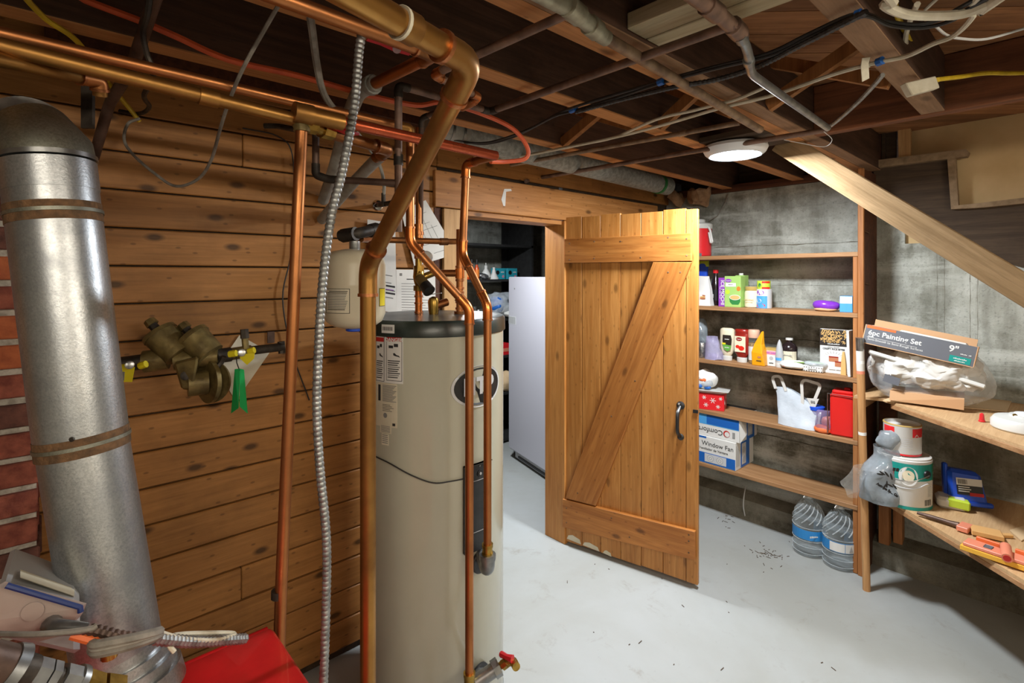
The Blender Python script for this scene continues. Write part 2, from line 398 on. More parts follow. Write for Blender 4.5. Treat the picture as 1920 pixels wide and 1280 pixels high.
    def strip(s, pts, w, th, up=(0, 0, 1)):
        """flat ribbon of width w (sideways) and thickness th following pts"""
        pts = [Vector(p) for p in pts]; n = len(pts); vs = []; fs = []
        for i, p in enumerate(pts):
            t = (pts[min(i+1, n-1)]-pts[max(i-1, 0)]).normalized(); a = t.cross(Vector(up)).normalized(); b = a.cross(t)
            vs += [p+a*w/2+b*th/2, p-a*w/2+b*th/2, p-a*w/2-b*th/2, p+a*w/2-b*th/2]
        for i in range(n-1):
            for k in range(4): fs.append((i*4+k, i*4+(k+1) % 4, i*4+4+(k+1) % 4, i*4+4+k))
        fs += [(3, 2, 1, 0), tuple(range(4*n-4, 4*n))]
        return s.add(vs, fs)
    def grid(s, fn, nu, nv, m=None, close=False, smooth=True):
        vs = [fn(i/(nu-1), j/(nv-1)) for j in range(nv) for i in range(nu)]
        fs = [(j*nu+i, j*nu+i+1, (j+1)*nu+i+1, (j+1)*nu+i) for j in range(nv-1) for i in range(nu-1)]
        return s.add(vs, fs, m, smooth)
    def jitter(s, amp, sc=8., seed=0):
        off = Vector((seed*3.1, seed*7.7, seed*1.3))
        s.v = [p+mnoise.noise_vector(p*sc+off)*amp for p in s.v]; return s
    def build(s, name, mat, parent=None, bevel=0., kind=None):
        me = bpy.data.meshes.new(name)
        if parent is not None: o0 = ORG[parent.name]
        else:
            xs = [p.x for p in s.v]; ys = [p.y for p in s.v]; o0 = Vector(((min(xs)+max(xs))/2, (min(ys)+max(ys))/2, min(p.z for p in s.v)))
        me.from_pydata([tuple(p-o0) for p in s.v], [], s.f); me.update()
        me.polygons.foreach_set('use_smooth', s.sm)
        if bevel:
            import bmesh
            bm = bmesh.new(); bm.from_mesh(me)
            bmesh.ops.bevel(bm, geom=[e for e in bm.edges if len(e.link_faces) == 2 and e.calc_face_angle(0) > .5], offset=bevel, segments=1, affect='EDGES', profile=.5)
            bm.to_mesh(me); bm.free()
        elif any(s.sm): me.set_sharp_from_angle(angle=math.radians(38))
        me.materials.append(M(mat) if isinstance(mat, str) else mat)
        o = bpy.data.objects.new(name, me); COL.objects.link(o)
        if parent is not None: o.parent = parent; ORG[o.name] = o0
        else: o.location = o0; ORG[o.name] = o0
        if parent is not None:  # sub-parts measure from the same origin
            o.location = (0, 0, 0)
        if kind: o['kind'] = kind
        return o
def bx(a, b, m=None): return MB().box(a, b, m)
def single(mb, name, mat, label, cat, group=None, kind=None, bevel=0.):
    return kv(mb.build(name, mat, None, bevel), label, cat, group, kind)
def struct(mb, name, mat, bevel=0.):
    o = mb.build(name, mat, None, bevel); o['kind'] = 'structure'; return o
def ell(a, b, n=20, cx=0, cy=0): return [(cx+a*math.cos(2*PI*k/n), cy+b*math.sin(2*PI*k/n)) for k in range(n)]
def flat(poly, m, th=.0006):
    """thin print lying on local x-z plane facing -y of frame m"""
    return MB().prism(poly, 0, th, m @ RXm(PI/2))
def rect(x0, z0, x1, z1): return [(x0, z0), (x1, z0), (x1, z1), (x0, z1)]
UNREADABLE = {'COOL', 'SOY', 'MINI RICE CAKES', 'bisque', 'crackers', 'roast', 'fresh', 'balsamic', 'Best', 'MAYO', 'SPRING', 'LED', 'Milky Cookies', '~T~', 'UU', 'Walls', 'Estandar', 'CHOCOLATE', 'SALTED CARAMEL', 'natural flavors', '22.86 cm', 'Standard', '51'}
def text(s, size, m, mat, parent, name='lettering', align='CENTER', bold=0., th=.0004, xs=1.):
    """flat lettering on local x-z plane facing -y of frame m; print too small to read becomes marks"""
    if s in UNREADABLE:
        mb = MB(); rn_ = random.Random(len(s)); wch = size*.5*xs; x0 = -wch*len(s)/2 if align == 'CENTER' else 0
        for k, c_ in enumerate(s):
            if c_ != ' ': mb.prism(rect(x0+k*wch+wch*.12, -size*.22, x0+k*wch+wch*.88, size*rn_.uniform(.08, .28)), 0, th*2, m @ RXm(PI/2))
        return mb.build('fine_print', mat, parent)
    cu = bpy.data.curves.new('t', 'FONT'); cu.body = s; cu.size = size; cu.align_x = align; cu.align_y = 'CENTER'; cu.extrude = th; cu.offset = bold; cu.resolution_u = 3
    ob = bpy.data.objects.new('t', cu); me = bpy.data.meshes.new_from_object(ob); mb = MB()
    mb.add([(v.co.x*xs, v.co.y, v.co.z) for v in me.vertices], [tuple(p.vertices) for p in me.polygons], m @ RXm(PI/2))
    bpy.data.objects.remove(ob); bpy.data.curves.remove(cu); bpy.data.meshes.remove(me)
    return mb.build(name, mat, parent)
def lines(m, x0, x1, z0, z1, n, mat, parent, name='fine_print', frac=.45, rag=True, th=.0005):
    mb = MB(); st = (z1-z0)/n; rnd = random.Random(n*31+int(abs(x0)*1e4))
    for k in range(n):
        e = x1-(x1-x0)*(rnd.random()*.35 if rag else 0); z = z1-(k+.5)*st
        mb.prism(rect(x0, z-st*frac/2, e, z+st*frac/2), 0, th, m @ RXm(PI/2))
    return mb.build(name, mat, parent)
def barcode(m, x0, z0, x1, z1, parent, n=14, mat='ink'):
    mb = MB(); rnd = random.Random(5)
    for k in range(n):
        w = (x1-x0)/n; mb.prism(rect(x0+k*w, z0, x0+k*w+w*rnd.choice((.35, .6, .8)), z1), 0, .0006, m @ RXm(PI/2))
    return mb.build('barcode', mat, parent)
def pipe(name, label, cat, pts, r, mat, fit=None, elbows=True, group=None, rad=None, seg=12, collars=(), ring=None):
    """a run of pipe; every bend gets an elbow part, collars = points where a coupling sits"""
    pts = [Vector(p) for p in pts]; lo = min(pts, key=lambda p: p.z)
    t = thing(name, lo, label, cat, group); rad = rad or r*2.0
    MB().tube(fillet(pts, rad), r, seg).build('pipe', mat, t)
    if elbows:
        for i in range(1, len(pts)-1):
            a = (pts[i-1]-pts[i]); b = (pts[i+1]-pts[i])
            if a.normalized().dot(b.normalized()) < -.985: continue
            L = rad+r*1.2; p0 = pts[i]+a.normalized()*min(L, a.length*.6); p2 = pts[i]+b.normalized()*min(L, b.length*.6)
            e = MB().tube(fillet([p0, pts[i], p2], rad), r*1.17, seg).build('elbow', fit or mat, t)
            if ring:
                for p, q in ((p0, pts[i]), (p2, pts[i])):
                    dd = (q-p).normalized(); MB().tube([p-dd*r*.15, p+dd*r*.25], r*1.3, seg).build('solder_ring', ring, e)
    for p, q, L in collars:
        p, q = Vector(p), Vector(q); dd = (q-p).normalized(); MB().tube([p-dd*L/2, p+dd*L/2], r*1.25, seg).build('coupling', fit or mat, t)
    return t
def cable(name, label, cat, pts, r, mat, group=None, n=6, seg=7, rib=0., pitch=.012):
    p = smoothpath(pts, n)
    if rib:
        L = [0]
        for i in range(1, len(p)): L.append(L[-1]+(p[i]-p[i-1]).length)
        N = int(L[-1]/pitch*4); q = []; j = 0
        for k in range(N+1):
            s = L[-1]*k/N
            while j < len(L)-2 and L[j+1] < s: j += 1
            q.append(p[j].lerp(p[j+1], (s-L[j])/max(L[j+1]-L[j], 1e-9)))
        mb = MB().tube(q, r, seg, rf=lambda s, i: r*(1+rib*(1, .35, -.8, .35)[i % 4]))
    else: mb = MB().tube(p, r, seg)
    return single(mb, name, mat, label, cat, group)

# ================================================================== STRUCTURE
UB = 3.30      # face of the concrete back wall
VL = 1.95      # face of the plank wall
ZJ, ZS = 2.05, 2.24   # underside of joists, underside of subfloor
struct(bx((-2.2, -2.2, -.1), (4.6, 4.2, 0)), 'floor', 'floor_paint')
# --- concrete back wall with its footing
wb = struct(bx((UB, .60, 0), (UB+.25, 1.97, 2.03)).box((UB, -2.2, 0), (UB+.25, .60, 1.66)), 'wall_back', 'wall_concrete')
MB().hexa([(3.20, -2.2, 0), (UB, -2.2, 0), (UB, 1.95, 0), (3.20, 1.95, 0)], [(3.215, -2.2, .115), (UB, -2.2, .15), (UB, 1.95, .15), (3.215, 1.95, .115)]).jitter(.006, 9).build('footing', 'dark_concrete', wb)
for x in (1757, 1771, 1819, 1833):
    p = PU(x, 500, UB); MB().tube([Vector((UB+.0003, p.y+.003*mnoise.noise(Vector((i*.3, x, 0))), 1.0+.022*i)) for i in range(31)], .0012, 5, rf=lambda s, i: .0006+.0022*abs(mnoise.noise(Vector((i*.7, x*1.7, 3))))).build('form_ridge', 'dark_concrete', wb)
for k, (z, v0, v1) in enumerate(((1.90, .78, 1.9), (1.68, .78, 1.9), (1.44, .78, 1.9), (1.12, .78, 1.9), (.80, .78, 1.9), (.52, .78, 1.9))):
    MB().tube([Vector((UB-.001, v0+(v1-v0)*i/40, z+.006*mnoise.noise(Vector((i*.35, k*3.7, 0))))) for i in range(41)], .004, 6, rf=lambda s, i, k=k: .001+.005*abs(mnoise.noise(Vector((i*.8, k*5.1, 2))))).build('pour_line', 'dark_concrete' if k % 2 else 'wall_concrete', wb)
struct(bx((-2.2, -2.3, 0), (4.6, -2.2, 2.3)), 'wall_right', 'room_concrete')
struct(bx((-2.3, -2.2, 0), (-2.2, 4.2, 2.3)), 'wall_front', 'room_concrete')
# --- store room beyond the doorway
struct(bx((-2.2, 3.85, 0), (4.6, 4.0, 2.3)), 'wall_store_back', 'wall_concrete')
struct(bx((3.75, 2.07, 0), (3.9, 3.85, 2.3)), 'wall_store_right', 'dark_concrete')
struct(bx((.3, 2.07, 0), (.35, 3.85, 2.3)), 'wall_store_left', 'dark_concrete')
# --- plank wall
OPL, OPR, OPT = 1.49, 2.17, 1.80          # doorway
wl = struct(bx((-2.2, VL+.02, 0), (OPL, VL+.11, 2.24)).box((OPL, VL+.02, 1.83), (OPR, VL+.11, 2.24)).box((OPR+.03, VL+.02, 0), (UB+.25, VL+.11, 2.24)), 'wall_left', 'dark_board')
rr = random.Random(3)
def plank_row(z, u0, u1, cuts, h=.115):
    us = [u0]+[c for c in cuts if u0+.12 < c < u1-.12]+[u1]
    for a, b in zip(us[:-1], us[1:]):
        dv = rr.uniform(-.0015, .0015)
        bx((a+.001, VL+dv, z+.0028), (b-.001, VL+.019, z+h-.0028)).build('plank', 'plank_wood', wl, bevel=.003)
for k in range(-9, 10):
    z = 1.067+.115*k
    cuts = [rr.uniform(.5, .6)] if k in (7, -6) else ([rr.uniform(-.8, -.4)] if k % 3 == 1 else [])
    top = min(.115, 2.2-z)
    plank_row(z, -2.19, 1.335, cuts, top)
    if z > 1.9: plank_row(z, 1.335, UB-.002, [rr.uniform(1.8, 2.9)], top)
    elif z < 1.75: plank_row(z, OPR+.14, UB-.002, [], min(top, 1.80-z))
# --- doorway trim
tr = struct(bx((1.31, VL-.022, OPT+.004), (3.12, VL-.001, 1.968)), 'trim_1', 'header_wood', bevel=.003)
MB().prism([(-.02, 0), (.0, .055), (.045, .06), (.05, .05), (.012, .042), (.006, -.03), (-.006, -.03)], 0, .0008, frame((1.72, VL-.0225, 1.872), (1, 0, 0), (0, 0, 1), (0, -1, 0))).build('paint_smear', 'print_white', tr)
struct(bx((1.357, VL-.022, 0), (OPL, VL-.001, OPT)), 'trim_2', 'stud_wood', bevel=.003)
struct(bx((OPL-.02, VL+.0, 0), (OPL, VL+.13, OPT)), 'trim_3', 'stud_wood')
struct(bx((OPL, VL, OPT-.02), (OPR, VL+.13, OPT+.003)), 'trim_4', 'header_wood')
jb = struct(bx((OPR, VL-.022, 0), (OPR+.03, VL+.13, OPT)), 'trim_5', 'jamb_wood', bevel=.003)
struct(bx((OPR+.03, VL-.01, 0), (OPR+.13, VL+.02, OPT)), 'trim_6', 'jamb_wood')
# dark stud gap left of the casing
struct(bx((1.318, VL-.004, .02), (1.352, VL+.0, OPT)), 'trim_7', 'dark_beam')
# --- ceiling: diagonal subfloor boards on joists
ce = struct(bx((-2.2, -2.2, ZS+.02), (4.6, 4.2, ZS+.06)), 'ceiling', 'dark_board')
wdt = .142
for k in range(-16, 30):
    c = k*wdt*math.sqrt(2)     # boards along (1,-1): u+v = c
    m = frame((c/2+.3, c/2-.3, ZS), (1, -1, 0), (1, 1, 0), (0, 0, 1))
    mn, mx = -3.2, 3.2
    # clip to the room square
    q0 = max(-2.2-(c/2+.3), (c/2-.3)-4.2)*math.sqrt(2); q1 = min(4.6-(c/2+.3), (c/2-.3)+2.2)*math.sqrt(2)
    if q1-q0 < .1: continue
    bx((q0, -wdt/2+.002, 0), (q1, wdt/2-.002, .02), m).build('subfloor_board', 'subfloor', ce)
def beam(a, b, label, mat='joist_wood', name='floor_joist', group='ceiling joists'):
    if name == 'ledger_board': return single(bx(a, b), name, mat, label, 'joist', group, bevel=.003)
    t = thing(name, ((a[0]+b[0])/2, (a[1]+b[1])/2, a[2]), label, 'joist', group)
    bx((a[0], a[1], a[2]+.004), b).build('timber', 'joist_wood', t, bevel=.002); bx(a, (b[0], b[1], a[2]+.004)).build('lit_underside', 'joist_edge' if mat == 'joist_wood' else mat, t)  # dark sides and lighter underside strip carry painted shade and light
    return t
# joist list: v0, v1, u0, u1
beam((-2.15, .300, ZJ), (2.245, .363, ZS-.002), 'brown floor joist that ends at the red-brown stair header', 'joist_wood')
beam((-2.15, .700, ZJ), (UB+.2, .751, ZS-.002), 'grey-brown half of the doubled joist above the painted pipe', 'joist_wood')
beam((-2.15, .754, ZJ+.001), (UB+.2, .805, ZS-.002), 'orange half of the doubled joist above the painted pipe', 'joist_lit')
beam((-2.15, 1.068, ZJ), (UB+.2, 1.130, ZS-.002), 'orange floor joist between the doubled joist and the grey duct', 'joist_lit')
beam((-2.15, 1.488, ZJ), (UB+.2, 1.548, ZS-.002), 'floor joist running just in front of the grey duct', 'joist_lit')
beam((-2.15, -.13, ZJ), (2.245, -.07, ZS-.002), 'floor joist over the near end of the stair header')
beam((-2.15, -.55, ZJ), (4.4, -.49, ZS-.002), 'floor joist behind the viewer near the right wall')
beam((.02, 1.905, ZJ+.09), (UB+.2, 1.945, ZS-.002), 'dark ledger board along the top of the plank wall', 'dark_beam', 'ledger_board')
sh = single(bx((2.25, -.49, ZJ-.003), (2.295, .70, ZS-.002)), 'stair_header', 'header_beam', 'red-brown header beam across the top of the stair opening', 'beam', bevel=.003)
# sill and rim on the foundation
sp = single(bx((UB-.03, .74, 2.031), (UB+.22, 1.9, 2.075)), 'sill_plate', 'dark_beam', 'dark sill plate on top of the concrete wall behind the lamp', 'beam', bevel=.003)
single(bx((UB+.08, .74, 2.076), (UB+.12, 1.9, ZS)), 'rim_joist', 'dark_board', 'dark rim board above the sill plate behind the lamp', 'beam')
# pale blocking boards between joists
for k, (u0, u1, w) in enumerate(((1.000, 1.075, 'rear'), (1.080, 1.145, 'front'))):
    single(bx((u0, .366, ZJ+.012), (u1, .698, ZJ+.05)), 'blocking_board', 'pale_board', 'pale rough %s board of the pair bridging two joists' % {'rear': 'nearer', 'front': 'farther'}[w], 'board', 'pale boards between joists', bevel=.002)
# cross bridging struts
def strut(u, va, vb, za, zb, label):
    p, q = Vector((u, va, za)), Vector((u, vb, zb)); single(bx((-.0125, -.02, 0), (.0125, .02, (q-p).length), frame(p, (1, 0, 0), (q-p).cross(Vector((1, 0, 0))), (q-p))), 'bridging_strut', 'strut_wood', label, 'strut', 'cross bridging')
strut(1.66, 1.486, 1.134, ZJ+.012, ZS-.02, 'bridging strut rising beside the grey duct to the orange joist')
strut(1.70, 1.134, 1.486, ZJ+.012, ZS-.02, 'bridging strut falling from the grey duct joist to orange joist')
strut(1.74, 1.066, .809, ZJ+.012, ZS-.02, 'bridging strut from orange joist up to doubled joist')
strut(1.78, .809, 1.066, ZJ+.012, ZS-.02, 'bridging strut from doubled joist up to orange joist')
strut(1.80, .697, .367, ZJ+.012, ZS-.02, 'bridging strut above the bent conduit left of stair header')
strut(1.84, .367, .697, ZJ+.012, ZS-.02, 'bridging strut crossing above the armoured cable near stair header')
# --- stair: stringer, skirt, tan wall
p0, p1 = Vector((2.33, .86, 2.07)), Vector((2.33, -1.55, .07))
dz = (p1-p0); n = Vector((0, dz.z, -dz.y)).normalized()
if n.z < 0: n = -n
st = thing('stair_stringer', p1, 'rough-sawn wooden stair stringer slanting down to the right', 'stringer')
MB().hexa([p0-n*.045, p1-n*.045, p1-n*.045+Vector((.045, 0, 0)), p0-n*.045+Vector((.045, 0, 0))], [p0+n*.045, p1+n*.045, p1+n*.045+Vector((.045, 0, 0)), p0+n*.045+Vector((.045, 0, 0))]).build('plank', 'stringer_wood', st, bevel=.003)
bx((-.02, -.05, -.03), (.03, .05, .03), frame(PU(1694, 416, 2.41), (1, 0, 0), (0, .77, .64), (0, -.64, .77))).build('cleat', 'joist_edge', st)
ws = struct(bx((UB+.03, -2.2, 1.66), (UB+.06, .62, 2.9)), 'wall_stair', 'plaster_tan')
sk = thing('stair_skirt', (UB-.02, .3, 1.6), 'dark stepped skirt board with tan nosing strips beside the stair', 'skirt board')
def pu2(pts, u): return [PU(x, y, u) for x, y in pts]
def panel(pts, u, th, name, mat, par):
    a = pu2(pts, u); nn = len(a); vs = a+[p+Vector((th, 0, 0)) for p in a]
    MB().add(vs, [tuple(range(nn)), tuple(range(2*nn-1, nn-1, -1))]+[(k, nn+k, nn+(k+1) % nn, (k+1) % nn) for k in range(nn)]).build(name, mat, par)
panel([(1638, 225), (1680, 222), (1680, 300), (1790, 292), (1795, 386), (1990, 372), (1990, 520), (1800, 470), (1638, 395)], UB-.022, .02, 'skirt_panel', 'dark_board', sk)
panel([(1640, 232), (1652, 231), (1652, 300), (1640, 302)], UB-.03, .008, 'slat', 'dark_beam', sk)
panel([(1653, 231), (1660, 230), (1660, 300), (1653, 300)], UB-.034, .012, 'slat', 'dark_board', sk)
panel([(1683, 228), (1707, 225), (1707, 298), (1685, 300)], UB-.04, .03, 'stud', 'stud_wood', sk)
panel([(1645, 300), (1811, 279), (1817, 285), (1813, 293), (1645, 314)], UB-.06, .05, 'nosing', 'trim_tan', sk)
panel([(1776, 296), (1791, 293), (1797, 387), (1783, 391)], UB-.055, .045, 'riser_strip', 'trim_tan', sk)
panel([(1783, 386), (1840, 380), (1990, 362), (1990, 374), (1840, 389), (1783, 392)], UB-.06, .05, 'nosing', 'trim_tan', sk)

# ================================================================== BRICK CHIMNEY
ch = thing('brick_chimney', (-.25, 1.82, 0), 'red brick chimney breast at the left edge behind the flue', 'chimney')
bx((-.62, 1.725, 0), (.004, 1.945, 1.84)).build('mortar_core', 'mortar', ch)
zc = .0
for r in range(26):
    z = .004+r*.0705; off = 0 if r % 2 == 0 else .105
    u = .012-off*(1 if r % 2 else 0)
    x1 = .012
    ln = [.205, .205, .205] if r % 2 == 0 else [.10, .205, .205, .10]
    for L in ln:
        jit = rr.uniform(-.004, .004); e = rr.uniform(-.004, .003)
        mat = rr.choice(('brick_red', 'brick_red', 'brick_orange', 'brick_dark'))
        MB().box((x1-L+.005, 1.712+jit, z+.004), (x1-.004+(e if x1 == .012 else 0), 1.80, z+.0585)).jitter(.002, 30, r).build('brick', mat, ch, bevel=.003)
        x1 -= L+.006
    MB().box((-.02, 1.81, z+.004), (.012+rr.uniform(-.003, .003), 1.944, z+.0585)).jitter(.002, 30, r).build('brick', rr.choice(('brick_red', 'brick_dark')), ch, bevel=.003)

# ================================================================== DOOR
HX = W(1057, 1018, 2.905); HX.z = .012
EX = W(1313, 1108, 2.464); EX.z = .012
de = (EX-HX); DW = .737; de.normalize(); dn = Vector((de.y, -de.x, 0))   # out towards the camera side
if dn.dot(Vector((FX, FY, 0))) > 0: dn = -dn
DM = frame(HX, de, -dn, (0, 0, 1))      # local x along the door, -y towards the viewer
dr = thing('door_1', HX, 'golden wooden plank door with Z brace standing open', None, None, 'structure')
edges = [0, .114, .227, .341, .454, .567, .680, .737]; DH = 1.806
for k in range(7):
    zb = .0+rr.uniform(0, .012)
    MB().box((edges[k]+.0012, 0, zb), (edges[k+1]-.0012, .022, DH+rr.uniform(-.004, .004)), DM).build('door_plank', 'door_wood', dr, bevel=.0018)
def drail(poly, name, mat, th=.022):
    return MB().prism([(x, z) for x, z in poly], 0, th, DM @ RXm(PI/2)).build(name, mat, dr, bevel=.002)
r1 = drail([(.017, 1.553), (.711, 1.553), (.711, 1.686), (.017, 1.686)], 'rail', 'rail_wood')
r2 = drail([(.004, .088), (.728, .137), (.728, .272), (.004, .243)], 'rail', 'rail_wood')
br = drail([(.022, .252), (.208, .258), (.711, 1.548), (.523, 1.551)], 'brace', 'brace_wood')
for par, pts in ((r1, [(.05, 1.66), (.05, 1.57), (.2, 1.665), (.2, 1.575), (.35, 1.66), (.46, 1.575), (.6, 1.67), (.69, 1.66), (.69, 1.58)]), (r2, [(.03, .2), (.03, .12), (.70, .25), (.70, .22), (.70, .165), (.4, .15), (.3, .22)]), (br, [(.10, .3), (.3, .75), (.43, .95), (.6, 1.5), (.66, 1.5)])):
    for x, z in pts: MB().lathe([(.0045, 0), (.0035, .001)], DM @ T(x, -.022, z) @ RXm(PI/2), 8).build('nail', 'rust', par)
hd = MB().tube(fillet([DM @ Vector((.655, -.012, .85)), DM @ Vector((.655, -.05, .825)), DM @ Vector((.655, -.05, .735)), DM @ Vector((.655, -.012, .71))], .03), .0085, 8).build('handle', 'black_plastic', dr)
for z, s in ((.855, .02), (.703, .016)): MB().lathe([(s, 0), (s, .004), (s*.6, .01), (.001, .012)], DM @ T(.655, 0, z) @ RXm(PI/2), 14).build('handle_plate', 'black_plastic', hd)
MB().lathe([(.005, 0), (.006, .012), (.001, .016)], DM @ T(.655, -.02, .868) @ RXm(PI/2), 10).build('thumb_latch', 'steel', hd)
bx((.715, -.006, .83), (.738, .0, .845), DM).build('latch_plate', 'black_plastic', hd)
for x, z, w, h in ((.02, .02, .09, .03), (.12, .015, .1, .025), (.24, .01, .05, .02)):
    MB().prism([(x, z), (x+w, z-.005), (x+w*.9, z+h*.6), (x+w*.4, z+h), (x+.01, z+h*.7)], 0, .0008, DM @ RXm(PI/2)).build('scraped_patch', 'cream_paper', dr)
for z in (.35, 1.45):
    MB().cyl(HX+Vector((0, 0, z-.04))-dn*.0+de*-.006, HX+Vector((0, 0, z+.04))+de*-.006, .006).build('hinge', 'iron_dark', dr)

# ================================================================== LAMPS
def lamp(name, c, label, power, z=2.0, color=(.92, .96, 1), R=.128):
    t = thing(name, (c[0], c[1], z), label, 'lamp')
    m = T(c[0], c[1], z)
    MB().lathe([(.098, .004), (.104, 0), (R*.93, .012), (R, .03), (R*.97, .042), (.07, .046), (.07, .0495)], m, 40, caps=True).build('dish', 'fixture_white', t)
    e = pm('led_panel', '#ffffff', emit=((.86, .94, 1), 14.0))
    MB().lathe([(.097, 0.001), (.097, .006)], m, 40).build('diffuser', e, t)
    ld = bpy.data.lights.new(name+'_light', 'AREA'); ld.shape = 'DISK'; ld.size = .19; ld.energy = power; ld.color = color
    lo = bpy.data.objects.new(name+'_light', ld); COL.objects.link(lo); lo.parent = t; lo.location = (0, 0, -.004)
    return t
lamp('ceiling_lamp', (2.175, .976), 'round white LED ceiling lamp glowing beside the doubled joist', LED_POWER)
single(bx((2.04, .806, ZJ-.001), (2.31, 1.066, ZJ+.02)), 'mounting_board', 'dark_board', 'dark board that carries the round ceiling lamp', 'board')
def fill_lamp(c, a, label):  # unseen fixture added as soft fill from behind the camera
    t = thing('fill_light', (c[0], c[1], 1.96), label, 'lamp'); m = T(c[0], c[1], 0) @ RZ(a)
    bx((-.62, -.085, 2.02), (.62, .085, ZJ-.002), m).build('housing', 'fixture_white', t)
    e = pm('fill_lens', '#ffffff', emit=((1, .95, .87), FILL_GLOW)); n = 10; vs = []; fs = []
    for k in range(n+1):
        q = PI+PI*k/n
        for x in (-.6, .6): vs.append((x, .075*math.cos(q), 2.02+.06*math.sin(q)))
    for k in range(n): fs.append((2*k, 2*k+2, 2*k+3, 2*k+1))
    MB().add(vs, fs, m, True).build('wrap_lens', e, t)
    return t
fill_lamp((-.75, -.95), 0., 'unseen wraparound fill light on the ceiling behind the viewer')
fill_lamp((1.0, -1.35), 0., 'added wraparound fill light by the near right wall')
lamp('store_room_lamp', (2.0, 2.6), 'round LED lamp in the store room beyond the doorway', STORE_POWER, z=2.06)
single(bx((1.85, 2.45, 2.112), (2.15, 2.75, 2.24)), 'lamp_block', 'dark_board', 'timber block that holds the store room lamp', 'board')

# ================================================================== WATER HEATER
HC = W(812, 600, 1.85); HC.z = 0; HR = .25; HZ = 1.357
wh = thing('water_heater', HC, 'tall pale enamelled water heater tank with a dark green lid band', 'water heater')
HM = T(HC.x, HC.y, 0)
aF = math.atan2(-HC.y, -HC.x)           # direction from the tank to the camera
def hs(px, py, off=0.):
    """point on the tank's shell seen at pixel px,py"""
    r = (px-CX)/FPX; dx, dy = r*RX+FX, r*RY+FY; A = dx*dx+dy*dy; B = dx*HC.x+dy*HC.y; C = HC.x**2+HC.y**2-(HR+off)**2
    d = (B-math.sqrt(max(B*B-A*C, 0)))/A; return W(px, py, d)
MB().lathe([(.245, .02), (HR, .03), (HR, 1.310)], HM, 64).build('tank_shell', 'tank_enamel', wh)
MB().lathe([(.254, 1.306), (.257, 1.309), (.256, 1.349), (.250, HZ), (.05, HZ+.006), (.001, HZ+.006)], HM, 64).build('lid_band', 'black_green', wh)
MB().lathe([(.246, HZ), (.05, HZ+.0072), (.001, HZ+.0072)], HM, 48, caps=False).build('lid_top', 'tank_lid', wh)
MB().lathe([(.235, .0), (.235, .03)], HM, 40).build('base_ring', 'black_plastic', wh)
MB().lathe([(.2506, .012), (.2515, .02), (.2515, .045), (.2506, .05)], HM, 48).build('foot_trim', 'black_green', wh)
def wrap(px0, py0, px1, py1, off, name, mat, par, th=.0006, n=8, poly=None):
    """patch curved on the tank's shell, between image columns px0..px1 (heights from rows)"""
    a, b = hs(px0, 600), hs(px1, 600); t0 = math.atan2(a.y-HC.y, a.x-HC.x); t1 = math.atan2(b.y-HC.y, b.x-HC.x)
    if t1-t0 > PI: t1 -= 2*PI
    if t0-t1 > PI: t0 -= 2*PI
    mid = hs((px0+px1)/2, 600); dm = mid.x*FX+mid.y*FY; zt = EYE-(py0-CY)/FPX*dm; zb = EYE-(py1-CY)/FPX*dm
    return wrapz(t0, t1, zb, zt, off, name, mat, par, th, n, poly), (t0, t1, zb, zt)
def wrapz(t0, t1, zb, zt, off, name, mat, par, th=.0006, n=8, poly=None):
    mb = MB(); R0, R1 = HR+off, HR+off+th
    if poly is None:
        vs = []; fs = []
        for i in range(n+1):
            t = t0+(t1-t0)*i/n
            for R, z in ((R0, zb), (R1, zb), (R1, zt), (R0, zt)): vs.append((HC.x+R*math.cos(t), HC.y+R*math.sin(t), z))
        for i in range(n):
            for k in range(4): fs.append((i*4+k, i*4+4+k, i*4+4+(k+1) % 4, i*4+(k+1) % 4))
        fs += [(0, 1, 2, 3), (4*n+3, 4*n+2, 4*n+1, 4*n)]; mb.add(vs, fs)
    else:
        N = len(poly); vs = []
        for R in (R0, R1):
            for x, y in poly:
                t = (t0+t1)/2+(t1-t0)/2*x; z = (zb+zt)/2+(zt-zb)/2*y; vs.append((HC.x+R*math.cos(t), HC.y+R*math.sin(t), z))
        mb.add(vs, [tuple(range(N, 2*N)), tuple(range(N-1, -1, -1))]+[(k, (k+1) % N, N+(k+1) % N, N+k) for k in range(N)])
    return mb.build(name, mat, par)
def shell_frame(t, z, off): # local x to the viewer's right, -y out of the shell
    o = Vector((math.cos(t), math.sin(t), 0)); return frame(Vector((HC.x, HC.y, z))+o*(HR+off), (-o.y, o.x, 0), -o, (0, 0, 1))
